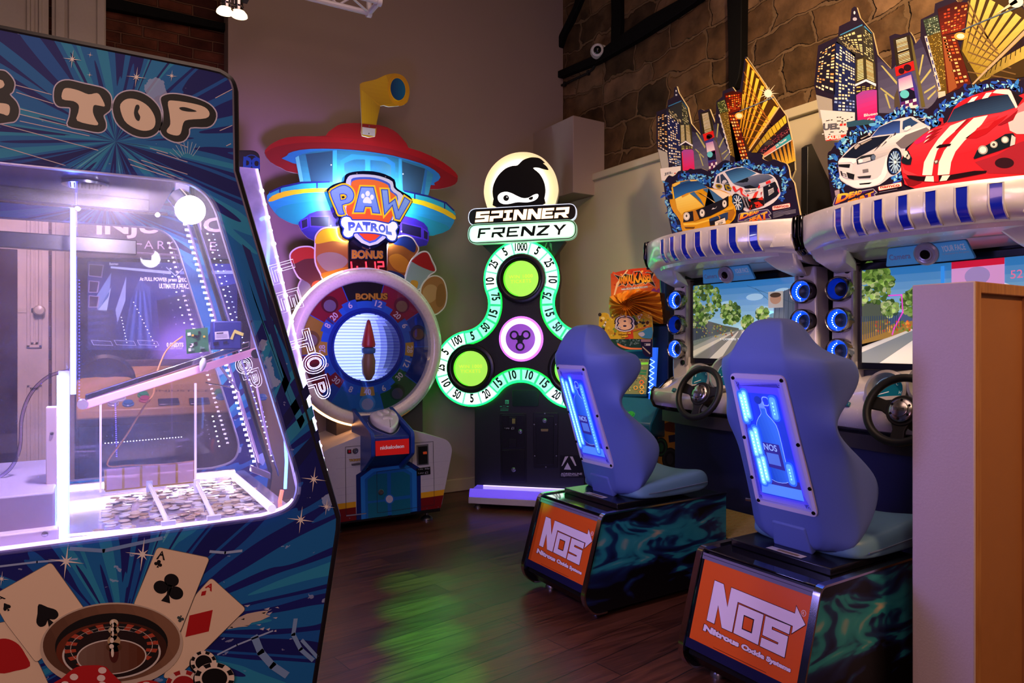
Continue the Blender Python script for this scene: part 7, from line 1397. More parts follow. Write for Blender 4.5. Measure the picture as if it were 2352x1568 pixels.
def car_red(A, L):
 P_ = lambda p, c, k=0: A.px(ZQ(p), c, L=L+k)
 A.px(smooth(ZQ([(955, 950), (985, 870), (1120, 710), (1290, 590), (1400, 540), (1480, 500), (1560, 340), (1680, 240), (1880, 165), (2100, 125), (2190, 135), (2300, 200), (2420, 160), (2600, 250), (2600, 1200), (1500, 1330), (1050, 1240), (990, 1180), (960, 1060)]), 2), 'c4202c', L=L)
 A.grad(ZQ([(1480, 510), (1560, 355), (1720, 280), (2000, 205), (2190, 185), (2280, 330), (2100, 390), (1800, 440), (1620, 490)]), '2a4468', '141e38', L=L+1)
 P_([(1565, 345), (1680, 245), (1890, 165), (2100, 128), (2200, 140), (2240, 170), (2000, 200), (1720, 275), (1600, 330)], 'b81c2a', 2); P_([(1715, 285), (1770, 225), (1840, 205), (1790, 265)], 'eadadc', 3); P_([(1880, 240), (1930, 170), (2000, 160), (1950, 225)], 'eadadc', 3); P_([(2050, 130), (2190, 130), (2230, 165), (2290, 330), (2270, 350), (2180, 190), (2000, 170)], 'e2ced2', 3)
 P_([(2215, 150), (2300, 200), (2350, 230), (2290, 320)], '1a1018', 4); P_([(2290, 330), (2352, 280), (2600, 200), (2600, 700), (2300, 620), (2280, 420)], 'd4707c', 2)
 A.grad(ZQ([(990, 870), (1120, 715), (1290, 600), (1480, 530), (1640, 490), (2100, 395), (2290, 340), (2240, 600), (1900, 800), (1500, 900), (1100, 1000), (980, 950)]), 'd0202c', 'e03444', L=L+1)
 P_([(1100, 735), (1290, 605), (1380, 580), (1220, 720), (1130, 760)], 'e0205a', 3)
 P_([(1520, 545), (1700, 475), (1720, 480), (1450, 720), (1370, 830), (1330, 960), (1310, 1110), (1200, 1110), (1220, 960), (1290, 830), (1380, 700)], 'ecdcd8', 4); P_([(1745, 465), (1950, 425), (1880, 530), (1680, 720), (1580, 840), (1530, 960), (1510, 1100), (1375, 1110), (1390, 960), (1450, 830), (1560, 690)], 'ecdcd8', 4); P_([(1740, 467), (1790, 455), (1530, 700), (1420, 830), (1370, 960), (1350, 1110), (1315, 1110), (1335, 960), (1380, 830), (1470, 700)], 'c01c2a', 5)
 P_([(1700, 478), (1750, 466), (1600, 600), (1570, 610)], '8a1420', 6)
 P_([(1360, 790), (1400, 762), (1535, 750), (1520, 775), (1400, 800), (1365, 800)], '1c0c12', 7)
 for i in range(3): P_([(1215+i*22, 750-i*55), (1290+i*30, 720-i*50), (1380+i*30, 650-i*42), (1290+i*22, 680-i*44)], '8a141c', 4); P_([(1215+i*22, 745-i*55), (1235+i*22, 715-i*52), (1285+i*22, 690-i*48)], 'f0e0dc', 5)
 P_([(1690, 690), (1860, 560), (1960, 520), (2180, 420), (2100, 500), (1930, 640), (1820, 690)], 'a8141e', 4)
 for i in range(3): P_([(1830+i*60, 570-i*50), (2000+i*40, 520-i*45), (1950+i*40, 570-i*45), (1800+i*60, 610-i*48)], 'd82a34', 5)
 P_([(2060, 540), (2200, 440), (2300, 360), (2240, 480), (2100, 540)], '8a1420', 5)
 P_([(2180, 500), (2290, 400), (2600, 300), (2600, 640), (2280, 640), (2200, 600)], 'e8b8c0', 3)
 P_([(1785, 915), (1830, 820), (1950, 760), (2150, 640), (2240, 630), (2275, 690), (2260, 760), (2080, 830), (1900, 890), (1800, 925)], '101a24', 6)
 for c_, r_ in (((1895, 822), 56), ((2020, 760), 44), ((2148, 706), 44)): A.px(ell(ZQ([c_])[0], r_/4.98, r_*0.92/4.98, 26), '9a9894', L=L+7); A.px(ell(ZQ([c_])[0], r_*0.7/4.98, r_*0.66/4.98, 22), 'e4e0da', L=L+8)
 A.px(ell(ZQ([(2020, 762)])[0], 3.6, 3.4, 14), '4a4a4a', L=L+9); P_([(2225, 650), (2270, 680), (2260, 760), (2205, 780)], 'd8c4c4', 7)
 P_([(960, 940), (1010, 830), (1040, 830), (1085, 920), (1070, 990), (1020, 990), (970, 970)], '141c28', 6); A.px(ell(ZQ([(1010, 870)])[0], 6, 8, 18), 'd8d4d0', L=L+7); A.px(ell(ZQ([(1040, 900)])[0], 4.5, 6, 16), 'b8b4b0', L=L+7)
 P_([(1020, 1110), (1200, 1125), (1500, 1110), (1800, 1060), (1940, 1060), (1930, 1085), (1500, 1170), (1350, 1185), (1150, 1175), (1050, 1150)], '1c0a10', 6); P_([(1245, 1120), (1330, 1120), (1335, 1185), (1225, 1180)], 'ecdcd8', 7); P_([(1430, 1115), (1520, 1110), (1480, 1170), (1400, 1180)], 'ecdcd8', 7); P_([(1330, 1110), (1390, 1110), (1390, 1185), (1335, 1185)], 'b81c28', 8)
 P_([(960, 970), (1000, 1050), (1150, 1110), (1030, 1110), (980, 1080)], 'e03a44', 3); P_([(990, 1140), (1060, 1160), (1200, 1190), (1100, 1235), (1040, 1230)], '7a1018', 4); P_([(1800, 960), (2050, 880), (2300, 740), (2600, 640), (2600, 1100), (1950, 1090)], '96202e', 2)
 A.px(ell(ZQ([(2140, 970)])[0], 22, 12, 24), '2a1018', L=L+5); P_([(1335, 945), (1380, 930), (1392, 940), (1385, 970), (1350, 988), (1338, 970)], '5a4a4a', 8); P_([(1342, 950), (1375, 940), (1375, 960), (1355, 975)], 'c8c0c0', 9); P_([(1385, 470), (1410, 452), (1440, 460), (1438, 490), (1450, 530), (1410, 540), (1420, 500), (1390, 490)], 'a01c28', 4)
def board_two(th):
 pl = front(0.12); A = Art(th, pl, 0.0004); rs = random.Random(9)
 out = smooth(ZQ([(175, 1500), (130, 1250), (112, 1060), (105, 860), (140, 830), (190, 760), (240, 738), (300, 740), (320, 640), (350, 570), (430, 545), (520, 560), (620, 540), (680, 490), (780, 440), (880, 365), (960, 345), (1100, 340), (1250, 345), (1330, 270), (1420, 210), (1560, 165), (1640, 90), (1720, 70), (1800, 80), (1900, 20), (2100, -10), (2300, 40), (2500, -60), (2700, 40), (2760, 300), (2800, 900), (2800, 1200)]), 2, False)
 A.slab(out, 0.012, 'b8a484'); A.px(out, '1d1428', L=1)
 flames(A, ZQ([(170, 880), (160, 980), (190, 1080), (200, 1180), (270, 1240)]), rs, 70, 2, 11); flames(A, ZQ([(250, 820), (330, 740), (420, 640), (560, 600), (700, 500), (850, 420), (1000, 390), (1180, 390), (1330, 500), (1420, 330), (1560, 260), (1700, 180), (1900, 100), (2150, 80), (2300, 100)]), rs, 240, 2, 13); flames(A, ZQ([(820, 1080), (900, 1120), (960, 1160)]), rs, 20, 2, 14)
 car_silver(A, 8); car_red(A, 18)
 A.px(ZQ([(185, 1285), (240, 1270), (245, 1330), (195, 1345)]), '9a8a9a', L=3)
 fr = [(170, 1450), (200, 1360), (225, 1340), (630, 1265), (675, 1310), (640, 1325), (700, 1400), (300, 1500)]; deadheat(A, ZQ, fr, 8)
 A.text('DEAD', ZQ([(215, 1425), (495, 1320), (498, 1282), (240, 1330)]), 'e05a1c', 0.06, L=10, c1='f4c040'); A.text('HEAT', ZQ([(340, 1450), (640, 1375), (628, 1288), (350, 1380)]), 'd0481c', 0.06, L=11, c1='eca830'); A.line(ZQ([(260, 1425), (630, 1282)]), 0.009, '1d1428', L=12)
 namco(A, ZQ([(697, 1292), (970, 1235), (962, 1183), (690, 1243)]), 20)
 A.line(ZQ([(700, 1306), (905, 1268)]), 0.003, '6a6478', L=9)
 for p_ in ((148, 1165),): A.px(ell(ZQ([p_])[0], 3, 2.4, 12), '2a1a14', L=9)
 return A.done('car_print_board', None, 0.3, 0.15)
def screen_art(th, idx, Xc):
 pl = front(0.295); A = Art(th, pl, 0.0005); E = 0.62
 if idx == 0: tl, tr_, br, bl = (1588, 664), (1822, 640), (1826, 830), (1588, 824)
 else: tl, tr_, br, bl = (1970, 630), (2352+30, 560), (2352+40, 860), (1970, 834)
 fn = persp([(0, 0), (1, 0), (1, 1), (0, 1)])
 W_, z0, z1 = 0.37, 1.195, 1.655
 M = lambda p: [(-W_+2*W_*x/1000, z0+(z1-z0)*(1-y/1000)) for x, y in p]
 rs = random.Random(5+idx)
 def S(p, c, L, e=E): A.st(M(p), c, e, L)
 A.grad(M([(0, 0), (1000, 0), (1000, 620), (0, 620)]), 'a8d4dc', '1d78b8', L=1, e=E, st=True)
 for k in range(7): x = 350+rs.random()*600; A.st(ell(M([(x, 130+rs.random()*330)])[0], 0.06, 0.02, 16), 'a8d0e0' if idx == 0 else 'e0e8e8', E, 2)
 def tree(x, y, r, n=26):
  for k in range(n*3):
   a = rs.random()*6.3; d_ = r*math.sqrt(rs.random()); c = rs.choice(['4c6a2c', '6f8c3c', '8fa858', '3a5424', 'b4c080']); A.st(ell(M([(x+d_*math.cos(a)*0.9, y+d_*math.sin(a)*1.3)])[0], 0.008+rs.random()*0.011, 0.007+rs.random()*0.010, 7), c, E, 4+k % 3)
 if idx == 0:
  S([(0, 430), (330, 560), (480, 600), (480, 640), (330, 650), (0, 840)], '5a5f50', 2); S([(700, 480), (1000, 300), (1000, 700), (640, 640)], '56606c', 2); S([(0, 420), (150, 430), (150, 700), (0, 760)], '46484a', 3); S([(820, 200), (1000, 110), (1000, 500), (800, 520)], '59636e', 3)
  for k in range(5): A.line(M([(830+k*36, 190-k*18), (812+k*40, 510)]), 0.003, '39434e', E, 4, px=False)
  S([(0, 1000), (0, 760), (400, 640), (520, 620), (560, 620), (1000, 830), (1000, 1000)], '8f9288', 2); S([(0, 1000), (440, 640), (500, 625), (560, 1000)], '6f706c', 3); S([(0, 980), (0, 900), (420, 650), (440, 650)], 'b8b4a4', 4); S([(180, 1000), (470, 640), (480, 640), (300, 1000)], 'bcb8ac', 4); S([(400, 1000), (510, 640), (520, 640), (760, 1000)], '9a9a94', 4)
  tree(130, 220, 190, 70); tree(400, 400, 110, 40); tree(60, 420, 120, 30); tree(560, 520, 60, 18); tree(700, 430, 60, 16)
  for k in range(26): A.line(M([(k*17, 520+k*4), (k*17, 800-k*7)]), 0.002, '3a5a78', E, 8, px=False)
  for k in range(50): A.st(ell(M([(rs.random()*420, 560+rs.random()*150)])[0], 0.006, 0.005, 7), rs.choice(['6a7a34', 'b0a048', '8a4a30', '9a9a50']), E, 7)
  A.line(M([(640, 100), (830, 350)]), 0.0015, '2a4a60', E, 5, px=False); A.line(M([(560, 60), (1000, 330)]), 0.0015, '2a4a60', E, 5, px=False)
  # oncoming white car with blue stripes
  S([(500, 760), (520, 640), (560, 610), (640, 610), (670, 650), (690, 780), (680, 860), (510, 870)], 'd8d4cc', 9); S([(525, 700), (540, 630), (640, 630), (655, 700)], '3c4c5c', 10); S([(560, 640), (580, 640), (575, 800), (550, 800)], '2c4a9c', 11); S([(605, 640), (625, 640), (640, 800), (615, 800)], '2c4a9c', 11); S([(500, 800), (520, 790), (530, 830), (505, 835)], 'e0602c', 11); S([(665, 790), (685, 790), (685, 830), (665, 830)], 'e0602c', 11); S([(505, 850), (690, 840), (690, 890), (515, 900)], '3a3a3a', 10)
  for (x, y, w_, h_) in ((760, 160, 130, 200),): S([(x, y), (x+w_, y), (x+w_, y+h_), (x, y+h_)], 'c8c0ac', 8, E*0.8); A.st(ell(M([(x+w_/2, y+h_*0.45)])[0], w_*0.00028, h_*0.00015, 20), 'b88a68', E, 9); A.st(ell(M([(x+w_/2, y+h_*0.22)])[0], w_*0.00028, h_*0.00007, 20), '4a3828', E, 10)
  A.text('1 COIN(S) TO CONTINUE', M([(300, 760), (700, 755), (700, 728), (300, 730)]), 'dce6ea', 0.02, E, L=13, px=False)
  b_ = MB()
 else:
  S([(0, 330), (130, 370), (200, 520), (160, 640), (0, 700)], '57604e', 3); S([(0, 560), (320, 520), (420, 540), (420, 640), (0, 800)], 'a8803c', 3); S([(0, 1000), (0, 830), (380, 610), (520, 600), (1000, 560), (1000, 1000)], 'cfc8b8', 3); S([(0, 860), (330, 640), (450, 620), (260, 1000), (0, 1000)], '8a8f8c', 4); S([(120, 1000), (440, 640), (470, 640), (330, 1000)], 'e8dfcf', 5); S([(0, 850), (330, 640), (360, 640), (0, 890)], 'e4dac4', 5)
  tree(60, 150, 170, 80); tree(360, 380, 110, 50); tree(190, 430, 60, 16); S([(180, 470), (330, 470), (330, 560), (180, 600)], '50607c', 4)
  for k in range(18): A.line(M([(k*15, 500), (k*15, 760-k*8)]), 0.003, '2c4468', E, 9, px=False)
  for k in range(80): A.st(ell(M([(90+rs.random()*320, 560+rs.random()*110)])[0], 0.006, 0.006, 7), rs.choice(['6f7c34', 'c8582c', 'd8a048', '8a9440']), E, 8)
  A.line(M([(180, 290), (265, 290), (272, 470), (215, 640), (205, 700)]), 0.006, 'e04ac0', E*1.4, 9, px=False)
  S([(560, 30), (840, 20), (840, 250), (560, 250)], 'e0a0d0', 6); S([(560, -5), (840, -5), (840, 60), (560, 66)], 'd81c3c', 7); A.st(ell(M([(700, 150)])[0], 0.05, 0.04, 24), 'a890c0', E, 8); S([(500, 30), (520, 30), (520, 240), (500, 240)], '3a9cf0', 8)
  A.text('525', M([(870, 200), (960, 195), (960, 120), (870, 125)]), 'e06a8c', 0.0, E*1.4, L=9, px=False)  # number and red block above: another machine's reflection, painted in
 return A.done('screen_picture', None, 0.08, 0.4)
def racing_cabinet(idx, yc, label):
 T = Thing('racing_cabinet', label, 'arcade machine', (3.0, yc, 0), -90, 'silver racing cabinets along the stone wall')
 BX = mat('0a0a0e', 0.5); BLU = mat('101546', 0.5)
 b = MB(); b.box(-0.49, 0.49, 0.34, 0.74, 0.02, 1.92); b.build('cabinet_body', BX, T, bevel=0.008)
 b = MB(); b.box(-0.46, 0.46, 0.22, 0.36, 0.0, 0.95); b.build('lower_front_panel', BLU, T, bevel=0.006)
 # curved hood
 ns = 24; yf = lambda s_: -0.13+0.17*s_*s_
 prof = [(0.40, 1.93), (0.04, 1.932), (0.008, 1.926), (0.0, 1.91), (0.002, 1.83), (0.012, 1.805), (0.045, 1.775), (0.075, 1.765), (0.085, 1.748), (0.17, 1.730), (0.22, 1.729), (0.25, 1.752), (0.40, 1.74)]
 loops = []
 for i in range(ns+1):
  s_ = -1+2*i/ns; x = 0.525*s_; k_ = 1.0; dz = -0.03*max(0, abs(s_)-0.8)/0.2
  loops.append([V((x, yf(s_)+py, pz+(dz if pz < 1.85 else 0))) for py, pz in prof])
 hood = MB().rings(loops).build('hood', SILV, T, angle=32)
 # vertical blue slots wrapped over the lower edge
 for k in range(7):
  xc = -0.255+k*0.1025; w_ = 0.021; s_ = xc/0.525; y0 = yf(s_); sl = 2*0.17*s_/0.525
  pr = [(-0.0025, 1.905), (-0.0025, 1.83), (0.008, 1.803), (0.036, 1.776), (0.05, 1.771)]
  b = MB(); b.rings([[V((xc+dx, y0+sl*dx+py, pz)) for dx in (-w_, w_)] for py, pz in pr], close=False, caps=False); sm = b.build('blue_slot', BLUEP, T)
  lp = [V((xc-w_, y0-sl*w_+py-0.0005, pz)) for py, pz in pr]+[V((xc+w_, y0+sl*w_+py-0.0005, pz)) for py, pz in reversed(pr)]; b = MB(); b.tube(lp, 0.0042, 6, True); b.build('slot_rim', SILV, sm)
 # stepped relief on the hood's end, chrome end caps
 b = MB(); lp = []
 for i in range(13):
  s_ = 0.83+0.16*i/12; zt_ = min(1.79+0.055*i/3, 1.845); x, y = 0.525*s_, yf(s_)
  lp.append([V((x, y+0.02, zt_)), V((x, y-0.005, zt_)), V((x, y-0.005, zt_-0.006 if i == 0 else 1.81)), V((x, y+0.01, 1.785))])
 b.rings(lp); b.build('hood_step', SILV, hood, bevel=0.003)
 for sg in (-1, 1):
  b = MB(); pr = [(-0.012, 1.93), (-0.018, 1.90), (-0.018, 1.83), (0.0, 1.79), (0.06, 1.75)]; y0 = yf(1)
  b.tube([V((sg*0.538, y0+py+0.02, pz)) for py, pz in pr], 0.016, 8); b.box(sg*0.538-0.014, sg*0.538+0.014, y0+0.02, 0.45, 1.76, 1.94); b.build('end_cap', mat('3a3840', 0.12, 1.0), T, bevel=0.004)
 # recessed underside with the camera plate
 b = MB(); b.rings([[V((-0.42, 0.05, 1.778)), V((0.42, 0.05, 1.778)), V((0.36, 0.27, 1.70)), V((-0.36, 0.27, 1.70))], [V((-0.42, 0.05, 1.795)), V((0.42, 0.05, 1.795)), V((0.36, 0.27, 1.74)), V((-0.36, 0.27, 1.74))]]); b.build('hood_underside', SILVD, T)
 for sg in (-1, 1):
  b = MB(); b.rings([[V((sg*0.525, 0.05, 1.79)), V((sg*0.50, 0.17, 1.70)), V((sg*0.34, 0.20, 1.695)), V((sg*0.30, 0.04, 1.765))], [V((sg*0.50, 0.10, 1.70)), V((sg*0.48, 0.24, 1.64)), V((sg*0.38, 0.27, 1.65)), V((sg*0.36, 0.12, 1.69))]]); b.build('hood_corner', SILV, T, bevel=0.012)
 cpl_ = Plane((0.0, 0.165, 1.698), (1, 0, 0), (0, -0.35, 0.94)); A = Art(T, cpl_); A.slab(rounded([(-0.19, -0.052), (0.19, -0.052), (0.165, 0.035), (-0.165, 0.035)], 0.01), 0.01, '3a8fc0', px=False); A.st(rounded([(-0.187, -0.05), (0.187, -0.05), (0.163, 0.033), (-0.163, 0.033)], 0.01), '56b4e0', 0.06, L=2)  # plate is no lamp; faint emission stands in for screen light on it
 A.text('Camera', [(-0.165, -0.022), (-0.07, -0.022), (-0.07, 0.004), (-0.165, 0.004)], '7a8ab0', 0.02, L=3, px=False); A.text('YOUR FACE', [(0.065, -0.008), (0.16, -0.008), (0.155, 0.018), (0.065, 0.018)], 'b8c8d8', 0.02, 0.1, L=3, px=False); A.text('is displayed in the game', [(0.065, -0.024), (0.17, -0.024), (0.17, -0.014), (0.065, -0.014)], '9ab0c8', 0.01, L=3, px=False)
 cp_ = A.done('camera_plate', None, 0.3)
 MB().lathe([(0.052, 0.0), (0.052, 0.01), (0.044, 0.016), (0.038, 0.012), (0.030, 0.012), (0.028, 0.018), (0.018, 0.016), (0.012, 0.008), (0.001, 0.008)], tuple(cpl_.to3((0, -0.008), 0.0)), cpl_.n, 32).build('camera_lens', mat('9a98a4', 0.25, 0.2), cp_); MB().lathe([(0.022, 0.016), (0.020, 0.02), (0.001, 0.021)], tuple(cpl_.to3((0, -0.008), 0.0)), cpl_.n, 24).build('lens_glass', mat('0a0a10', 0.1), cp_)
 # screen with bezel
 b = MB(); b.slab(front(0.30), [(-0.395, 1.16), (0.395, 1.16), (0.395, 1.69), (-0.395, 1.69)], -0.04, 0.012, [[(-0.37, 1.195), (0.37, 1.195), (0.37, 1.655), (-0.37, 1.655)]]); b.build('screen_bezel', mat('060608', 0.25), T, bevel=0.003)
 screen_art(T, idx, 0)
 # speaker columns with lit rings
 for sg in (-1, 1):
  pl = front(0.26); b = MB(); b.slab(pl, [(sg*0.385, 1.0), (sg*0.51, 1.0), (sg*0.52, 1.12), (sg*0.505, 1.70), (sg*0.40, 1.70), (sg*0.39, 1.2)], -0.12, 0.0); col_ = b.build('speaker_column', SILV, T, bevel=0.012)
  b = MB(); b.box(*sorted((sg*0.39, sg*0.40)), 0.25, 0.30, 1.15, 1.68); b.build('column_edge', SILVD, col_)
  for i, z in enumerate((1.565, 1.408, 1.252)):
   c = (sg*0.452, 0.26, z);
   rg = MB().lathe([(0.064, 0.0), (0.064, 0.05), (0.060, 0.056), (0.054, 0.052), (0.050, 0.03)], c, (0, -1, 0), 36, cap=False).build('speaker_ring', mat('8f8a8c', 0.2, 1.0), T, angle=50)
   dim = (idx == 0 and sg == -1 and i == 1) or (idx == 1 and sg == -1 and i == 0)
   MB().lathe([(0.052, 0.05), (0.046, 0.03), (0.036, 0.012), (0.034, 0.01)], c, (0, -1, 0), 36, cap=False).build('ring_glow', mat('0e3ad8', 0.2, emit=0.10 if dim else 1.0, ecol='0850ff'), rg, angle=60)
   MB().lathe([(0.036, 0.012), (0.02, 0.002), (0.001, 0.0)], c, (0, -1, 0), 24, cap=False).build('speaker_cone', mat('04050a', 0.4), rg)
   if not dim:
    b = MB()
    for j in range(9): a = R(115+j*16); b.ball((c[0]+0.042*math.cos(a), c[1]-0.024, c[2]+0.042*math.sin(a)), 0.0035, 8)
    b.build('ring_light_dot', mat('c8e4ff', 0.4, emit=6.0, ecol='a8d4ff'), rg)
  b = MB()
  for z in (1.66, 1.165): MB().lathe([(0.018, 0), (0.016, 0.006), (0.010, 0.004), (0.001, 0.004)], (sg*0.428, 0.26, z), (0, -1, 0), 16).build('bolt', mat('1a181c', 0.3, 0.6), col_)
 # dashboard: bulging cowl with two gauge hoods
 yd = lambda s_: 0.02+0.07*s_*s_
 dz = lambda s_: 0.05*math.exp(-((s_-0.25)/0.33)**2)+0.03*math.exp(-((s_+0.25)/0.3)**2)
 pr = [(0.27, 0.86), (0.10, 0.87), (0.02, 0.895), (0.0, 0.93), (0.004, 0.985), (0.02, 1.0), (0.06, 1.03), (0.14, 1.085), (0.24, 1.12), (0.30, 1.13)]
 loops = []
 for i in range(33):
  s_ = -1+i/16; x = 0.525*s_; loops.append([V((x, yd(s_)+py*(1 if py < 0.2 else 1), pz+(dz(s_)*max(0, (pz-0.98)/0.12) if pz > 0.98 else 0)-0.045*max(0, abs(s_)-0.7)/0.3*(1 if pz > 1.0 else 0))) for py, pz in pr])
 dash = MB().rings(loops).build('dashboard', SILV, T, angle=40)
 for sg in (-1, 1):
  b = MB(); y0 = yd(1); b.tube([V((sg*0.53, y0+py, pz-(0.045 if pz > 1 else 0))) for py, pz in pr[1:]], 0.014, 8); b.build('end_trim', mat('8d8a90', 0.1, 1.0), dash)
 b = MB(); b.rings([[V((0.46*s_, yd(s_)+0.02, z)) for z in (0.868, 0.80)]+[V((0.46*s_, 0.26, z)) for z in (0.80, 0.868)] for s_ in (-1, -0.5, 0, 0.5, 1)]); b.build('dash_underside', mat('2a262e', 0.4), dash)
 for gx, gz, gr in ((-0.13, 1.075, 0.085), (0.07, 1.115, 0.095)):
  c = V((gx, 0.085, gz)); ax = V((0, -1, 0.28)).normalized()
  hd = MB().lathe([(gr, 0.0), (gr+0.012, 0.015), (gr+0.010, 0.05), (gr-0.004, 0.055), (gr-0.012, 0.035), (gr-0.016, 0.0)], tuple(c-ax*0.03), ax, 36, cap=False).build('gauge_hood', SILVD, dash, angle=50)
  pl = Plane(c-ax*0.014, (1, 0, 0), V((1, 0, 0)).cross(ax)*-1);
  if pl.n.dot(ax) < 0: pl.n = -pl.n
  A = Art(T, pl); r_ = gr-0.014; A.st(ell((0, 0), r_, r_, 36), '0f5f74', 0.16, L=1); A.st(ell((0, 0), r_*0.97, r_*0.97, 40, 30, 330)+ell((0, 0), r_*0.93, r_*0.93, 40, 330, 30), 'b8d4dc', 0.15, L=2)
  for i, t_ in enumerate(('E', 'F', 'C', 'H') if gx < 0 else ('0', '1', '2', '3', '4', '5', '6')):
   a = (150-i*50) if gx < 0 else (225-i*40); A.text(t_, quad_of((r_*0.72*math.cos(R(a)), r_*0.72*math.sin(R(a))), 0.010, 0.014), 'c8e4e8', 0.0, 0.2, L=3, px=False)
  A.line([(0, 0), (r_*0.7*math.cos(R(200)), r_*0.7*math.sin(R(200)))], 0.004, 'e0e8ea', 0.1, L=4, px=False); A.done('gauge_face_print', hd, 0.2)
 b = MB(); pl = Plane((-0.30, 0.058, 1.0), (1, -0.12, 0), (0, 0.55, 0.84)); b.obox(pl, -0.014, 0.014, -0.012, 0.012, 0, 0.014); b.build('view_button', mat('0f5a6e', 0.25), dash, bevel=0.003)
 # steering wheel
 wx = 0.02; wc = V((wx, -0.085, 1.012)); ax = V((0, -0.93, 0.36)).normalized(); ex = V((1, 0, 0)); ez = ax.cross(ex).normalized()*1
 if ez.z < 0: ez = -ez
 WPL = Plane(wc, ex, ez)
 if WPL.n.dot(ax) < 0: WPL.n = -WPL.n
 sw = Thing.__new__(Thing)
 b = MB(); b.tube([WPL.to3((0.143*math.cos(a), 0.143*math.sin(a))) for a in [2*PI*i/48 for i in range(48)]], 0.0175, 12, True); rim = b.build('steering_wheel', mat('101012', 0.5), T, angle=60)
 b = MB()
 for a in (168, 12, 270):
  d_ = (math.cos(R(a)), math.sin(R(a))); n_ = (-d_[1], d_[0]); w0, w1 = 0.045, 0.026
  b.slab(WPL, [(d_[0]*0.035+n_[0]*w0, d_[1]*0.035+n_[1]*w0), (d_[0]*0.085+n_[0]*w1, d_[1]*0.085+n_[1]*w1), (d_[0]*0.14+n_[0]*w1*1.2, d_[1]*0.14+n_[1]*w1*1.2), (d_[0]*0.14-n_[0]*w1*1.2, d_[1]*0.14-n_[1]*w1*1.2), (d_[0]*0.085-n_[0]*w1, d_[1]*0.085-n_[1]*w1), (d_[0]*0.035-n_[0]*w0, d_[1]*0.035-n_[1]*w0)], -0.028, -0.012)
 b.slab(WPL, ell((0, 0), 0.068, 0.068, 32), -0.03, -0.008); b.build('wheel_spokes', mat('121214', 0.45), rim, bevel=0.004)
 b = MB(); b.lathe([(0.052, -0.012), (0.052, 0.0), (0.046, 0.006), (0.034, 0.008), (0.033, 0.012), (0.030, 0.014), (0.001, 0.016)], tuple(wc), ax, 36); b.build('hub_plate', mat('b8b2b4', 0.25, 1.0), rim, angle=40)
 for i in range(6):
  a = R(30+i*60); p_ = WPL.to3((0.041*math.cos(a), 0.041*math.sin(a)), 0.006); MB().lathe([(0.0055, -0.004), (0.0055, 0.002), (0.003, 0.002), (0.001, 0.001)], tuple(p_), ax, 12).build('hub_bolt', mat('26242a', 0.3, 0.9), rim)
 A = Art(T, WPL); A.L = 1; hp = Plane(WPL.to3((0, 0), 0.0165), ex, ez); A.p = hp; hp.n = WPL.n
 A.text('namco', [(-0.022, -0.005), (0.022, -0.005), (0.022, 0.005), (-0.022, 0.005)], '4a4850', 0.03, L=1, px=False); A.done('hub_logo', rim, 0.4)
 b = MB(); b.tube([wc-ax*0.02, wc-ax*0.24], [0.045, 0.06], 16); b.build('steering_column', mat('17161a', 0.45), rim)
 # foot well with chequer plate, supports behind the boards
 b = MB(); b.slab(side_r(-0.46), [(-0.065, 0.0), (-0.065, 0.235), (0.24, 0.318), (0.24, 0.0)], 0, 0.92); b.build('foot_tray', mat('0c0c12', 0.5), T, bevel=0.004)
 SL = 0.083/0.305
 FP = Plane((0, -0.06, 0.238), (1, 0, 0), (0, 1, SL)); b = MB(); b.obox(FP, -0.45, 0.45, 0.0, 0.28, -0.002, 0.003)
 for i in range(30):
  for j in range(11):
   c = FP.to3((-0.44+i*0.0303, 0.012+j*0.025)); e = V((1, 1 if (i+j) % 2 else -1, SL*(1 if (i+j) % 2 else -1))); pl = Plane(c, e, FP.n.cross(e)); b.obox(pl, -0.011, 0.011, -0.003, 0.003, 0.003 if pl.n.dot(FP.n) > 0 else -0.003, 0.006 if pl.n.dot(FP.n) > 0 else -0.006)
 b.build('tread_plate', mat('a08a58', 0.4, 0.3), T)
 b = MB(); b.slab(side_r(0.44), [(0.23, 1.93), (0.235, 2.33), (0.27, 2.35), (0.64, 1.93)], 0.0, 0.04); b.build('board_brace', BLACK, T, bevel=0.003)
 b = MB(); b.slab(side_r(-0.46), [(0.23, 1.93), (0.235, 2.28), (0.27, 2.30), (0.6, 1.93)], 0.0, 0.03); b.build('board_brace', BLACK, T, bevel=0.003)
 if idx == 0: city_one(T); board_one(T)
 else: city_two(T); board_two(T)
 return T
RC1 = racing_cabinet(0, 2.675, 'silver racing cabinet under the board with a yellow striped car and a white rally car')
RC2 = racing_cabinet(1, 1.565, 'silver racing cabinet under the board with a silver car and a red white-striped car')
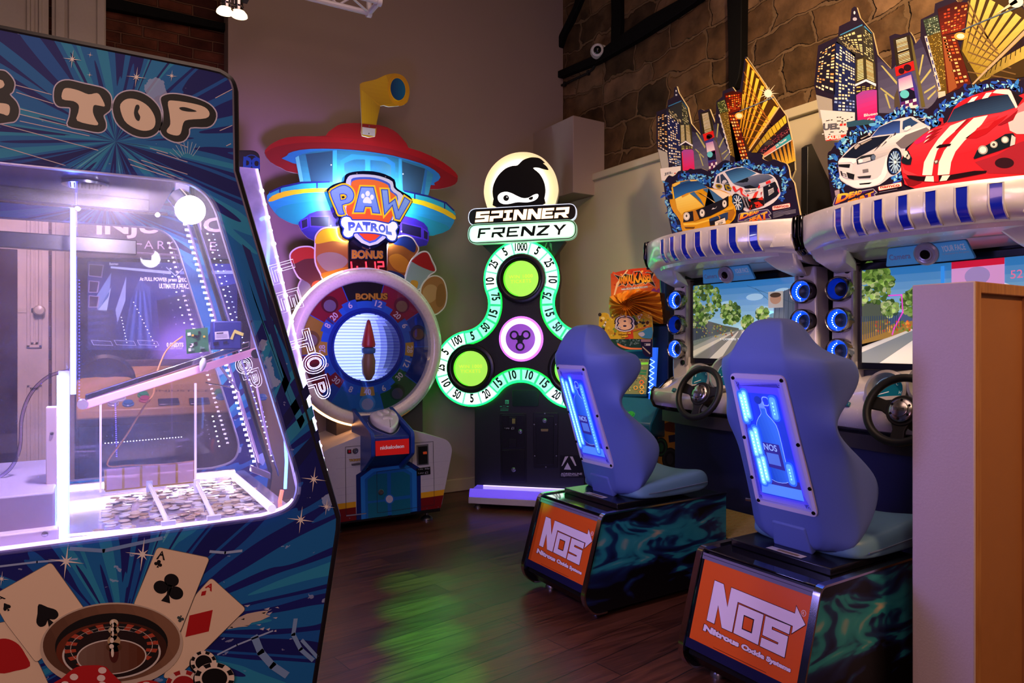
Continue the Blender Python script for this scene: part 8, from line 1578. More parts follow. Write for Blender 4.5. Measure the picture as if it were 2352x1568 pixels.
# ---------------------------------------------------------------- seats
SEATM = mat('586ab2', 0.5, bump=0.06, scale=400, spec=0.4)
def flame_mat():
 m = bpy.data.materials.new('blue_flame_print'); n, l, p = nodes(m); tc = n.new('ShaderNodeTexCoord')
 mp = n.new('ShaderNodeMapping'); mp.inputs['Scale'].default_value = (1, 1.5, 4.6); mp.inputs['Rotation'].default_value = (R(-16), 0, 0); l.new(tc.outputs['Object'], mp.inputs[0])
 nz = n.new('ShaderNodeTexNoise'); nz.inputs['Scale'].default_value = 2.0; nz.inputs['Detail'].default_value = 2.4; nz.inputs['Distortion'].default_value = 1.3; l.new(mp.outputs[0], nz.inputs['Vector'])
 sp = n.new('ShaderNodeSeparateXYZ'); l.new(tc.outputs['Object'], sp.inputs[0])
 g = n.new('ShaderNodeMapRange'); g.inputs[1].default_value = 0.0; g.inputs[2].default_value = 0.26; g.inputs[3].default_value = -0.28; g.inputs[4].default_value = 0.02; l.new(sp.outputs[2], g.inputs[0])
 g2 = n.new('ShaderNodeMapRange'); g2.inputs[1].default_value = 0.36; g2.inputs[2].default_value = 0.48; g2.inputs[3].default_value = 0.0; g2.inputs[4].default_value = -0.16; l.new(sp.outputs[2], g2.inputs[0])
 a = n.new('ShaderNodeMath'); l.new(nz.outputs['Fac'], a.inputs[0]); l.new(g.outputs[0], a.inputs[1]); a2 = n.new('ShaderNodeMath'); l.new(a.outputs[0], a2.inputs[0]); l.new(g2.outputs[0], a2.inputs[1])
 cr = n.new('ShaderNodeValToRGB'); e = cr.color_ramp.elements; e[0].position = 0.36; e[0].color = hx('050508')[:3]+(1,); e[1].position = 0.72; e[1].color = hx('b8a488')[:3]+(1,)
 for ps, c in ((0.43, '0f1a44'), (0.48, '16365e'), (0.52, '1f7d88'), (0.60, '2f8f96')): x = e.new(ps); x.color = hx(c)[:3]+(1,)
 l.new(a2.outputs[0], cr.inputs[0]); l.new(cr.outputs[0], p.inputs['Base Color']); p.inputs['Roughness'].default_value = 0.4; return m
FLAME = flame_mat(); ORANGE = 'd4561c'
ZO = lambda p: zo(p, 5.6406, 1580, 1290)
def racing_seat(idx, yc, label):
 T = Thing('racing_chair', label, 'racing seat', (2.45, yc, 0), -90, 'blue bucket seats of the racing games')
 ref = T if idx == 1 else None
 # ---- base box
 side = rounded([(-0.385, 0.485), (-0.50, 0.10), (-0.44, 0.03), (0.47, 0.03), (0.47, 0.485)], [0.03, 0.05, 0.04, 0.01, 0.01], 6)
 for sg in (-1, 1):
  b = MB(); b.slab(side_r(sg*0.262 if sg > 0 else -0.262-0.0), side, -0.02 if sg > 0 else 0.0, 0.0 if sg > 0 else 0.02); sp_ = b.build('side_panel', FLAME, T)
  b = MB(); pts = [p for p in side if p[1] > 0.032 or p[0] < -0.40]; x = sg*0.254
  path = [V((x, p[0], p[1])) for p in [(0.47, 0.487)]+rounded([(0.47, 0.487), (-0.388, 0.487), (-0.505, 0.10), (-0.44, 0.026), (-0.36, 0.026)], [0, 0.03, 0.055, 0.04, 0], 6)[1:]]
  lp = []
  for i, p_ in enumerate(path):
   d_ = (path[min(i+1, len(path)-1)]-path[max(i-1, 0)]).normalized(); n_ = V((0, d_.z, -d_.y)); lp.append([p_+V((-0.013, 0, 0))-n_*0.004, p_+V((0.013, 0, 0))-n_*0.004, p_+V((0.013, 0, 0))+n_*0.004, p_+V((-0.013, 0, 0))+n_*0.004])
  MB().rings(lp).build('chrome_trim', mat('c4bfc4', 0.16, 1.0), T, angle=40)
 d_ = V((0, -0.115, -0.385)).normalized(); EP = Plane((0, -0.387, 0.475), (1, 0, 0), -d_)
 b = MB(); b.slab(Plane((0, 0, 0), (0, 1, 0), (0, 0, 1)), [(-0.36, 0.475), (0.465, 0.475), (0.465, 0.05), (-0.43, 0.05), (-0.475, 0.10)], -0.235, 0.235); b.build('base_box', mat('0b0b10', 0.3), T)
 A = Art(T, EP, 0.0005); A.slab([(-0.238, -0.36), (0.238, -0.36), (0.238, -0.012), (-0.238, -0.012)], 0.008, '0a0a10', px=False); A.st([(-0.226, -0.325), (0.236, -0.325), (0.236, -0.026), (-0.226, -0.026)], ORANGE, L=1)
 A.st([(-0.238, -0.026), (0.238, -0.026), (0.238, -0.002), (-0.238, -0.002)], '6a6480', L=3); A.line([(-0.238, -0.012), (0.238, -0.012)], 0.002, '2a2838', L=4, px=False); A.st([(-0.238, -0.36), (0.238, -0.36), (0.238, -0.325), (-0.238, -0.325)], '16163c', L=2)
 # lettering traced once, on the second seat's end panel, then reused
 if idx == 1:
  G = {}
  G['n'] = [(352, 240), (468, 290), (517, 590), (568, 333), (1392, 670), (1410, 575), (1525, 815), (1350, 925), (1365, 830), (650, 517), (574, 912), (442, 852), (398, 560), (345, 802), (248, 755)]
  G['o'] = [(665, 550), (985, 685), (912, 1075), (595, 920)]; G['oh'] = [(735, 695), (858, 750), (828, 918), (708, 865)]
  G['s'] = [(1012, 700), (1335, 832), (1315, 938), (1095, 835), (1090, 875), (1302, 968), (1255, 1240), (938, 1090), (958, 978), (1170, 1072), (1178, 1045), (970, 945)]
  G['t'] = [(205, 905), (1325, 1445), (1335, 1375), (228, 815)]
  G['r'] = [(1502, 666)]
  LET.update({k_: T.px(ZO(v), EP) for k_, v in G.items()})
 L_ = LET
 for k_ in ('n', 'o', 's'): A.st(grow(L_[k_], 0.0022), '2a1420', L=3); A.st(L_[k_], 'e2d0e2', L=4)
 A.st(grow(L_['oh'], 0.002), '2a1420', L=5); A.st(grow(L_['oh'], -0.002), ORANGE, L=6)
 A.text('Nitrous Oxide Systems', L_['t'], '2a1420', 0.12, L=3, px=False); A.text('Nitrous Oxide Systems', L_['t'], 'e2d0e2', 0.065, L=4, px=False)
 r0 = L_['r'][0]; A.st(ell(r0, 0.0095, 0.0105, 20), 'e2c8c8', L=3); A.st(ell(r0, 0.0075, 0.0085, 20), ORANGE, L=4); A.text('R', quad_of(r0, 0.007, 0.009), 'e2c8c8', 0.02, L=5, px=False)
 A.line([(-0.11, -0.318), (0.12, -0.318)], 0.002, '7a2c10', L=3, px=False)
 if idx == 0: A.st([(-0.226, -0.325), (-0.205, -0.325), (-0.205, -0.026), (-0.226, -0.026)], 'b8480f', L=2)
 A.done('end_panel_print', None, 0.3, 0.1)
 b = MB(); b.box(-0.245, 0.245, -0.375, 0.465, 0.475, 0.484); b.build('base_top', mat('0c0c14', 0.06, spec=0.8, coat=0.6), T, bevel=0.003)
 for x in (-0.19, 0.19):
  for y in (-0.36, 0.36): foot(T, x, y, 0.05, 0.03)
 # sliding plate under the shell with a small label
 b = MB(); b.box(-0.215, 0.215, -0.255, 0.10, 0.484, 0.512); rl = b.build('seat_rail_plate', mat('0b0b14', 0.25), T, bevel=0.004)
 A = Art(T, top(0.5125)); A.st([(-0.06, -0.245), (0.09, -0.245), (0.09, -0.207), (-0.06, -0.207)], 'a8a4b4', L=1); A.st([(-0.02, -0.237), (0.07, -0.237), (0.07, -0.217), (-0.02, -0.217)], '6a5a3a', L=2); A.done('safety_label', rl)
 # ---- shell
 Zs = [(.512, .125, -.165, .195, -.100, -.105), (.60, .135, -.188, .232, -.045, -.13), (.66, .138, -.203, .242, -.002, -.13), (.75, .138, -.230, .246, .038, -.14), (.82, .137, -.254, .246, .004, -.16), (.90, .136, -.282, .243, -.110, -.19), (.975, .135, -.308, .236, -.215, -.225), (1.03, .134, -.326, .235, -.222, -.24), (1.09, .133, -.347, .240, -.150, -.25), (1.15, .132, -.368, .246, -.098, -.26), (1.20, .130, -.382, .247, -.096, -.265), (1.235, .125, -.384, .236, -.125, -.27), (1.258, .118, -.380, .185, -.175, -.27), (1.29, .108, -.370, .136, -.19, -.265), (1.33, .094, -.352, .112, -.195, -.25), (1.365, .076, -.330, .088, -.205, -.24), (1.388, .045, -.30, .05, -.225, -.24)]
 loops = []
 for z, wb, yb, ws, yf_, yi in Zs:
  fl = min(0.085, (yf_-yb)*0.55)
  half = [(0.0, yb), (wb*0.55, yb), (wb*0.93, yb+0.002), (wb+(ws-wb)*0.35, yb+fl*0.35), (ws*0.985, yb+fl), (ws, yb+(yf_-yb)*0.6), (ws-0.004, yf_-0.028), (ws-0.026, yf_), (ws-0.058, yf_-0.012), (max(ws-0.10, ws*0.5), (yf_+yi)/2), (wb*0.5, yi), (0.0, yi)]
  loops.append([V((x, y, z)) for x, y in half]+[V((-x, y, z)) for x, y in reversed(half[1:-1])])
 sh_ = MB().rings(loops).build('seat_shell', SEATM, T, angle=180, sub=2); me = sh_.data; N_ = len(loops[0])
 cr_ = me.attributes.new('crease_edge', 'FLOAT', 'EDGE')
 for e in me.edges:
  (r0, c0), (r1, c1) = divmod(e.vertices[0], N_), divmod(e.vertices[1], N_)
  if c0 == c1 and c0 in (2, N_-2): cr_.data[e.index].value = 0.75
  elif c0 == c1 and c0 in (5, 6, N_-5, N_-6): cr_.data[e.index].value = 0.3
  elif r0 == r1 and r0 == 11 and 2 <= c0 <= N_-2 and c1: cr_.data[e.index].value = 0.45
 # moulded notch at the foot of the back
 b = MB(); q = Plane((0, -0.186, 0.575), (1, 0, 0), (0, -0.30, 0.95)); b.slab(q, [(-0.085, -0.07), (0.085, -0.07), (0.072, 0.035), (-0.072, 0.035)], -0.03, 0.001); b.build('back_notch', SEATM, T, bevel=0.008, seg=3)
 # cushion
 cl = []
 for y, z0, z1, w_ in ((-0.14, 0.512, 0.585, 0.19), (-0.10, 0.500, 0.595, 0.235), (0.05, 0.497, 0.602, 0.245), (0.22, 0.497, 0.622, 0.245), (0.32, 0.500, 0.63, 0.243), (0.36, 0.515, 0.615, 0.236), (0.375, 0.54, 0.58, 0.22)):
  cl.append([V((x, y, z)) for x, z in ((-w_, z0), (w_, z0), (w_+0.003, z0+0.03), (w_, z1-0.02), (w_-0.03, z1), (w_*0.5, z1-0.02), (0, z1-0.028), (-w_*0.5, z1-0.02), (-w_+0.03, z1), (-w_, z1-0.02), (-w_-0.003, z0+0.03))])
 cu = MB().rings(cl).build('seat_cushion', mat('5f86a4', 0.42, bump=0.05, scale=300), T, angle=180, sub=2)
 b = MB(); b.tube([V((0.249, y, 0.545+0.04*max(0, y))) for y in (-0.08, 0.0, 0.1, 0.2, 0.3, 0.34)], 0.003, 6); b.build('cushion_seam', mat('5a6a86', 0.5), cu)
 # ---- lit panel on the back (its print is laid out on a 0.30 m wide field, scaled to the plate)
 SQ = 0.79
 dd = V((0, 0.174, -0.51)).normalized(); BPp = Plane((0, -0.3745, 1.17), (1, 0, 0), -dd)
 BPp.ex = V((SQ, 0, 0))
 pts = rounded([(-0.150, 0.012), (0.150, 0.012), (0.168, -0.535), (-0.168, -0.535)], 0.03, 6)
 off = 0.003; A = Art(T, BPp, 0.0006)
 A.slab(pts, 0.02, 'b0a4d8', px=False, L=int(off/0.0006)); L0 = int(off/0.0006)+1
 A.st(pts, (0.48, 0.40, 0.72, 0.10), L=L0)
 for i in range(5): A.st(grow(pts, -0.018-i*0.007), (0.30-0.05*i, 0.26-0.045*i, 0.80+0.05*i, 0.18+0.06*i), L=L0+1+i)
 A.grad(rounded([(-0.105, -0.06), (0.100, -0.06), (0.118, -0.48), (-0.118, -0.48)], 0.02), (0.02, 0.06, 0.80, 0.42), (0.03, 0.07, 0.85, 0.36), L=L0+7, st=True)
 A.st([(-0.10, -0.43), (0.116, -0.43), (0.118, -0.475), (-0.112, -0.475)], (0.10, 0.30, 1.0, 0.6), L=L0+8); A.st([(-0.07, -0.40), (0.116, -0.40), (0.116, -0.43), (-0.07, -0.43)], (0.06, 0.05, 0.42, 0.3), L=L0+9)
 # bottle
 bo = smooth([(0.0, -0.115), (0.018, -0.118), (0.020, -0.14), (0.045, -0.165), (0.062, -0.205), (0.064, -0.37), (0.058, -0.405), (0.0, -0.415), (-0.045, -0.40), (-0.052, -0.36), (-0.052, -0.205), (-0.036, -0.165), (-0.010, -0.14), (-0.010, -0.118)], 3)
 A.st(grow(bo, 0.0022), (0.30, 0.50, 1.0, 0.8), L=L0+10); A.grad(bo, (0.01, 0.07, 0.60, 0.45), (0.05, 0.20, 0.95, 0.55), (1, 0.2), L=L0+11, st=True)
 A.st(rounded([(-0.044, -0.255), (0.050, -0.258), (0.054, -0.362), (-0.042, -0.355)], 0.004), (0.05, 0.04, 0.38, 0.35), L=L0+12); A.text('NOS', [(-0.036, -0.285), (0.034, -0.287), (0.034, -0.262), (-0.036, -0.260)], (0.3, 0.45, 0.95, 0.7), 0.02, L=L0+13, px=False); A.st([(-0.030, -0.296), (0.036, -0.298), (0.038, -0.345), (-0.028, -0.342)], (0.10, 0.22, 0.80, 0.5), L=L0+13)
 A.st(ell((-0.012, -0.086), 0.02, 0.016, 16), (0.02, 0.05, 0.5, 0.4), L=L0+12); A.st(rrect(-0.014, -0.118, 0.018, -0.09, 0.004), (0.15, 0.3, 0.9, 0.6), L=L0+11); A.line(rrect(0.012, -0.105, 0.046, -0.072, 0.012), 0.004, (0.25, 0.4, 1, 0.7), L=L0+12, px=False, closed=True)
 # LED rows behind the plate
 rows = [(-0.100, -0.075, -0.165, 7), (-0.080, -0.065, -0.150, 7), (-0.085, -0.225, -0.305, 6), (-0.062, -0.210, -0.295, 6), (-0.080, -0.335, -0.42, 6), (-0.055, -0.325, -0.405, 6), (0.070, -0.085, -0.14, 4), (0.082, -0.345, -0.395, 4)] if idx == 1 else [(-0.105, -0.07, -0.43, 26), (-0.070, -0.085, -0.41, 24), (-0.02, -0.06, -0.12, 6), (0.075, -0.10, -0.44, 22)]
 for k_, (x, za, zb2, n_) in enumerate(rows):
  weak = (idx == 0 and k_ == 3) or (idx == 1 and k_ > 5)
  for i, (gw, e_) in enumerate(((0.024, 0.75), (0.016, 1.3), (0.010, 2.2))):
   if weak and i > 1: continue
   A.st(rounded([(x-gw, zb2-gw), (x+gw, zb2-gw), (x+gw, za+gw), (x-gw, za+gw)], gw*0.9, 4), (0.03+0.05*i, 0.14+0.12*i, 1.0, e_), L=L0+16+i)
  for i in range(n_): z = za+(zb2-za)*(i+0.5)/n_; A.st(ell((x, z), 0.0034, 0.0042, 8), (0.25, 0.75, 1.0, 1.6 if weak else 4.5), L=L0+20)
 lp_ = A.done('light_panel_print', None, 0.18, 0.3)
 for x, z in ((-0.133, -0.006), (0.133, -0.006), (-0.147, -0.25), (0.147, -0.25), (-0.158, -0.42), (0.158, -0.42), (-0.150, -0.518), (0.150, -0.518)):
  MB().lathe([(0.0075, 0), (0.0065, 0.004), (0.003, 0.004), (0.001, 0.003)], tuple(BPp.to3((x, z), off+0.0008)), BPp.n, 14).build('panel_screw', mat('141318', 0.3, 0.7), lp_)
 b = MB(); b.tube([V((-0.22, -0.05, 0.63)), V((-0.30, -0.06, 0.628))], 0.006, 8); b.build('slide_lever', CHROME, T)
 return T
LET = {}
RS2 = racing_seat(1, 1.615, 'blue bucket seat on the orange-ended box partly hidden by the wooden cabinet')
RS1 = racing_seat(0, 2.73, 'blue bucket seat on the box whose top shines green, before the first racing cabinet')
# ================================================================ narrow card game between the ticket game and the racers
KG = Thing('card_battle_game', 'narrow dark blue arcade cabinet with flaming orange header and a gold faceted burst', 'arcade machine', (3.32, 3.70, 0), -68)
ZJ = lambda p: zo(p, 6.533, 1370, 600); ZV = lambda p: zo(p, 3.074, 1340, 590)
NAVY = mat('123258', 0.4); TEAL = mat('17607e', 0.35)
KH = front(0.06); hx0, hz0_ = KG.px(ZJ([(215, 185)]), KH)[0]; hx1, _ = KG.px(ZJ([(955, 470)]), KH)[0]
zt = KG.px(ZJ([(840, 960)]), front(0.05))[0][1]
b = MB(); b.box(hx0+0.02, hx1+0.05, 0.10, 0.42, 0.06, zt); b.build('cabinet_body', NAVY, KG, bevel=0.01)
b = MB(); b.box(hx0+0.01, hx1+0.035, 0.08, 0.40, zt+0.01, KG.px(ZJ([(600, 160)]), KH)[0][1]); b.build('upper_body', NAVY, KG, bevel=0.012)
A = Art(KG, KH, 0.0005); hd = smooth(ZJ([(215, 185), (380, 142), (540, 112), (700, 100), (835, 96), (905, 150), (940, 200)]), 2, False)+ZJ([(958, 470), (950, 560), (220, 560)])
A.slab(hd, 0.02, '3a3f8a'); A.grad(hd, 'e8782c', 'c83c20', L=1); rs = random.Random(8)
c0 = ZJ([(560, 420)])[0]
for i in range(16):
 a = R(195+i*10); r1 = rs.uniform(30, 60); pts = [(c0[0]+r1*1.3*math.cos(a), c0[1]+r1*math.sin(a)), (c0[0]+r1*1.3*math.cos(a+0.07), c0[1]+r1*math.sin(a+0.07)), c0]
 x0, x1 = ZJ([(222, 0)])[0][0], ZJ([(935, 0)])[0][0]; pts = [(min(max(u, x0), x1), max(v, 621)) for u, v in pts]; A.px(pts, rs.choice(['f4a044', 'e85a28', 'f8b858', 'b82c1c']), L=2)
A.px(ZJ([(460, 125), (480, 130), (330, 340), (270, 540), (250, 540), (300, 330)]), 'f8d090', L=3); A.px(smooth(ZJ([(815, 490), (830, 430), (870, 400), (900, 440), (940, 400), (945, 480)]), 2), '8a3a7a', L=3); A.px(smooth(ZJ([(530, 500), (560, 430), (620, 400), (680, 440), (700, 500)]), 2), 'f0a030', L=3)
sp_ = ZJ([(270, 200), (390, 240), (430, 190), (540, 215), (560, 160), (650, 150), (690, 200), (760, 165), (830, 180), (870, 150), (830, 260), (890, 385), (770, 300), (740, 340), (700, 310), (600, 350), (560, 330), (540, 370), (480, 320), (440, 370), (400, 330), (330, 375), (370, 300)]); A.px(grow(sp_, 1.2), 'c8bca8', L=4); A.px(sp_, '26201e', L=5)
A.text('ANIMAL', ZJ([(345, 335), (560, 325), (560, 195), (335, 245)]), 'f07020', 0.05, L=6, c1='f8b82c'); A.text('KAISER', ZJ([(565, 320), (840, 300), (820, 190), (560, 170)]), 'f8c030', 0.05, L=6, c1='e03018')
A.px(ZJ([(375, 405), (770, 368), (772, 395), (380, 432)]), 'ece0d4', L=6); A.text('THE KING OF ANIMALS', ZJ([(380, 422), (770, 388), (768, 374), (378, 405)]), '3a201c', 0.03, L=7)
A.done('header_print_board', None, 0.3, 0.2)
b = MB(); q0, q1 = KG.p3(*ZJ([(945, 205)])[0], front(0.07)), KG.p3(*ZJ([(965, 470)])[0], front(0.07)); b.tube([q0, q1], 0.004, 6); b.build('edge_strip', mat('5ad88a', 0.3), KG)
# faceted gold burst
b = MB(); P3 = lambda u, v, y: KG.p3(*ZJ([(u, v)])[0], front(y))
inner = [(350, 640), (400, 600), (470, 565), (545, 600), (555, 645), (520, 705), (430, 740), (380, 720)]
outer = [(195, 530), (340, 480), (420, 440), (560, 425), (660, 440), (790, 440), (950, 470), (985, 700), (1005, 940), (840, 930), (600, 900), (380, 880), (220, 865), (185, 690)]
def ring_pts(poly, n):
 L = [0]
 for i in range(len(poly)): L.append(L[-1]+math.dist(poly[i], poly[(i+1) % len(poly)]))
 out = []
 for k in range(n):
  s_ = L[-1]*k/n; j = max(i for i in range(len(poly)) if L[i] <= s_); t = (s_-L[j])/(L[j+1]-L[j]); a, c = poly[j], poly[(j+1) % len(poly)]; out.append((a[0]+(c[0]-a[0])*t, a[1]+(c[1]-a[1])*t))
 return out
n_ = 40; oi = ring_pts(outer, n_); ii = ring_pts(inner, n_)
ov = [P3(u, v, 0.03+(0.03 if k % 2 else -0.03)) for k, (u, v) in enumerate(oi)]; iv = [P3(u, v, -0.06+(0.03 if k % 2 else -0.02)) for k, (u, v) in enumerate(ii)]; cc = P3(450, 660, 0.0)
mv = [a.lerp(c, rs.uniform(0.3, 0.6))+V((0, 0.03*(1 if k % 2 else -1), 0)) for k, (a, c) in enumerate(zip(iv, ov))]
for k in range(n_):
 j = (k+1) % n_
 for q in ((iv[k], mv[k], mv[j]), (iv[k], mv[j], iv[j]), (mv[k], ov[k], ov[j]), (mv[k], ov[j], mv[j]), (iv[k], iv[j], cc)): b.face(q)
b.build('gold_burst', mat('f0a834', 0.3, 0.12, coat=0.4), KG, flat=True)
b = MB(); q = [P3(*p, 0.05) for p in ((945, 470), (1000, 480), (1030, 945), (1000, 940))]; b.face(q); b.rings([q, [p+V((0, 0.1, 0)) for p in q]]); b.build('burst_side', mat('5a3a18', 0.4, 0.5), KG)
# lower standee: yellow print with plain colour patches, the big number and two legs
KS = front(-0.03); A = Art(KG, KS, 0.0005)
bo = smooth(ZJ([(40, 1170), (35, 1000), (45, 830), (90, 772), (150, 775), (185, 800), (215, 865), (300, 815), (370, 800), (520, 810), (560, 830), (640, 780), (720, 755), (790, 760), (825, 800), (838, 900), (835, 1165), (650, 1165), (200, 1165)]), 2)
A.slab(bo, 0.006, 'd8ccb0'); A.px(bo, 'd8b02c', L=1)
lg1, lg2 = ZJ([(42, 1160), (215, 1165), (170, 1255), (80, 1345), (0, 1350), (25, 1260)]), ZJ([(648, 1165), (838, 1165), (835, 1440), (740, 1425), (700, 1380), (672, 1270)])
for lg in (lg1, lg2): A.slab(lg, 0.006, 'd8ccb0'); A.px(lg, '241a40', L=1)
for q in ([(50, 1165), (190, 1165), (180, 1205), (52, 1205)], [(668, 1170), (818, 1170), (815, 1208), (672, 1208)]): A.px(ZJ(q), 'b88a8a', L=2)
for q in ([(45, 1218), (130, 1216), (125, 1252), (45, 1254)], [(720, 1232), (810, 1232), (808, 1266), (722, 1266)]): A.px(ZJ(q), 'dcd4d0', L=2);
for q in ([(48, 1225), (64, 1225), (64, 1245), (48, 1245)], [(724, 1236), (742, 1236), (742, 1262), (724, 1262)]): A.px(ZJ(q), '2a2430', L=3)
for q in ([(20, 1345), (140, 1258), (150, 1275), (35, 1350)], [(692, 1272), (812, 1378), (800, 1395), (690, 1290)]): A.px(ZJ(q), 'dcc8a0', L=2)
for k in range(70):
 left_ = rs.random() < 0.55; u, v = (rs.uniform(50, 300), rs.uniform(800, 1150)) if left_ else (rs.uniform(560, 820), rs.uniform(790, 1020)); r = rs.uniform(10, 34)
 A.px(smooth(ZJ([(u+r*rs.uniform(.5, 1.2)*math.cos(a), v+r*rs.uniform(.5, 1.2)*math.sin(a)) for a in (0, 1.2, 2.4, 3.6, 5)]), 2), rs.choice(['e8c83c', 'c89a28', '7a9a3c', '5a3018', 'ece0c4', 'd88a28', '3a342c', 'f4dc7c', '8a5a28']), L=2+k // 18)
A.px(smooth(ZJ([(625, 1085), (700, 1040), (838, 985), (838, 1140), (780, 1160), (680, 1140)]), 2), '4a9ab4', L=7); A.px(smooth(ZJ([(625, 1085), (700, 1060), (730, 1100), (680, 1130)]), 2), 'e0d8d0', L=8); A.px(ZJ([(550, 1030), (820, 955), (825, 975), (555, 1055)]), 'e07830', L=8)
A.px(ZJ([(480, 1020), (545, 1000), (560, 1160), (430, 1165)]), 'd84828', L=6)
q8 = ZJ([(345, 1018), (518, 1018), (515, 850), (345, 852)])
for of_, c, L_ in ((0.20, '241a38', 9), (0.155, 'e8dcd8', 10), (0.10, '2c2448', 11), (0.05, 'e8b890', 12)): A.text('8', q8, c, of_, L=L_)
A.text('EVO.', ZJ([(285, 1005), (375, 1000), (375, 970), (288, 972)]), '241a38', 0.10, L=13); A.text('EVO.', ZJ([(285, 1005), (375, 1000), (375, 970), (288, 972)]), 'ece4e0', 0.04, L=14)
for t_, q in (('Which will', [(330, 1095), (520, 1085), (520, 1058), (335, 1060)]), ('win?', [(380, 1140), (478, 1135), (475, 1105), (382, 1110)])): A.text(t_, ZJ(q), '4a1c14', 0.13, L=13); A.text(t_, ZJ(q), 'f4bc30', 0.05, L=14)
A.done('lower_print_board', None, 0.3, 0.1)
# screens, deck, side art
A = Art(KG, front(0.05), 0.0006); sq = lambda p: KG.px(p, A.p)
A.slab(ZJ([(205, 1140), (870, 1140), (830, 1430), (215, 1440)]), 0.05, '15566e'); A.px(ZJ([(220, 1160), (690, 1160), (700, 1330), (225, 1345)]), '2a4034', 0.3, L=1)
for k in range(60): A.px(ell(ZJ([(rs.uniform(300, 670), rs.uniform(1165, 1260))])[0], rs.uniform(1, 3), rs.uniform(1, 2.4), 8), rs.choice(['4a5a4c', '6a7468', '2c3830', '8a9080']), 0.3, L=2)
A.px(smooth(ZJ([(320, 1225), (400, 1265), (520, 1295), (680, 1300), (680, 1320), (500, 1320), (380, 1290), (318, 1250)]), 2), 'e8703c', 0.5, L=3); A.px(ZJ([(225, 1340), (700, 1322), (690, 1345), (230, 1365)]), '2a8a8a', 0.1, L=3)
A.done('upper_screen', None, 0.2)
A = Art(KG, front(0.03), 0.0006); A.slab(ZV([(190, 690), (478, 700), (445, 985), (175, 985)]), 0.06, '17506c'); A.px(ZV([(230, 712), (465, 720), (442, 968), (215, 965)]), '7a7a4a', 0.42, L=1)
for k in range(110): u, v = rs.uniform(235, 440), rs.uniform(725, 955); A.px(ZV([(u, v), (u+rs.uniform(4, 16), v), (u+rs.uniform(4, 16), v+rs.uniform(3, 9)), (u, v+7)]), rs.choice(['b09a6a', '5a6a3c', 'c88a3c', '3a6a4a', '8a5a3c', 'd0c08a', '4a4a38']), 0.42, L=2+k % 2)
A.px(ZV([(240, 752), (460, 742), (458, 758), (240, 768)]), '8ad83c', 0.6, L=5);
for c_, r_ in (((340, 805), 17),): A.px(ell(ZV([c_])[0], 5.5, 8.5, 16), 'e8a02c', 0.5, L=5); A.px(ell(ZV([c_])[0], 2.4, 4.2, 14), '7a5a2c', 0.4, L=6)
for c_, cl in (((412, 883), 'e8602c'), ((413, 918), 'f0a83c'), ((413, 952), 'e8a03c'), ((370, 922), 'd8983c')): A.px(ell(ZV([c_])[0], 5, 5, 14), cl, 0.5, L=5); A.px(ell(ZV([c_])[0], 3, 3.2, 12), '5a6a4c', 0.4, L=6)
for q in ([(398, 795), (448, 797), (446, 812), (396, 810)], [(398, 815), (446, 817), (444, 832), (396, 830)]): A.px(ZV(q), '3a7a4c', 0.3, L=5)
A.done('lower_screen', None, 0.15, 0.3)
MB().obox(Plane(KG.p3(*ZV([(487, 830)])[0], front(-0.02)), (1, 0, 0.0), (0.06, 0, 1)), -0.02, 0.02, -0.19, 0.19, -0.03, 0.0).build('side_light', mat('2a60d8', 0.3, emit=0.8, ecol='2a6cff'), KG)
b = MB()
for i in range(12): q = KG.p3(*ZV([(470+(i % 2)*34-i*1.2, 720+i*20)])[0], front(-0.022)); q2 = KG.p3(*ZV([(470+((i+1) % 2)*34-i*1.2, 740+i*20)])[0], front(-0.022)); b.tube([q, q2], 0.003, 5)
b.build('light_lattice', mat('c8e0ff', 0.4, emit=1.6, ecol='9cc4ff'), KG)
dk_ = [(0.04, 0.95), (-0.13, 0.875), (-0.15, 0.80), (0.10, 0.70)]
zD = [KG.p3(*ZV([p])[0], front(y)).z for p, y in (((320, 985), 0.03), ((300, 1165), -0.2), ((380, 1250), -0.18))]
xa, xb_ = hx0-0.02, KG.p3(*ZV([(490, 1150)])[0], front(-0.18)).x
b = MB(); b.slab(side_r(xa), [(0.10, zD[0]), (-0.02, zD[0]-0.005), (-0.21, zD[1]), (-0.215, zD[1]-0.05), (-0.18, zD[2]), (0.10, zD[2]-0.05)], 0, xb_-xa); dk2 = b.build('control_deck', TEAL, KG, bevel=0.012)
A = Art(KG, Plane((0, 0.035, zD[0]+0.035), (1, 0, 0), (0, 0.5, 0.86)), 0.0006); A.slab(ZV([(190, 990), (420, 1005), (410, 1068), (180, 1050)]), 0.01, '1c4a60'); A.px(ZV([(230, 990), (290, 995), (280, 1046), (225, 1040)]), '3a7a5c', L=1); A.px(ZV([(292, 996), (350, 1000), (335, 1058), (285, 1048)]), '4a7a8a', L=1); A.px(ZV([(352, 1000), (417, 1006), (402, 1062), (338, 1056)]), 'd8d0b0', L=1); A.px(ZV([(372, 1003), (417, 1006), (413, 1020), (368, 1015)]), 'd8c030', L=2); A.px(ZV([(240, 1000), (270, 1005), (262, 1030), (236, 1025)]), 'c8806a', L=2)
A.done('instruction_card_print', None, 0.3)
for p, c in (((283, 1112), 'd8a020'), ((335, 1120), '2a9a3c')):
 q = KG.p3(*ZV([p])[0], Plane((0, -0.10, (zD[0]+zD[1])/2), (1, 0, 0), (0, 0.19, zD[0]-zD[1]))); ax = V((0, -(zD[0]-zD[1]), 0.19)).normalized()
 MB().lathe([(0.033, -0.01), (0.033, 0.008), (0.027, 0.012), (0.026, 0.02), (0.001, 0.024)], tuple(q), ax, 24).build('push_button', mat(c, 0.25, coat=0.4, emit=0.1), dk2, angle=50)
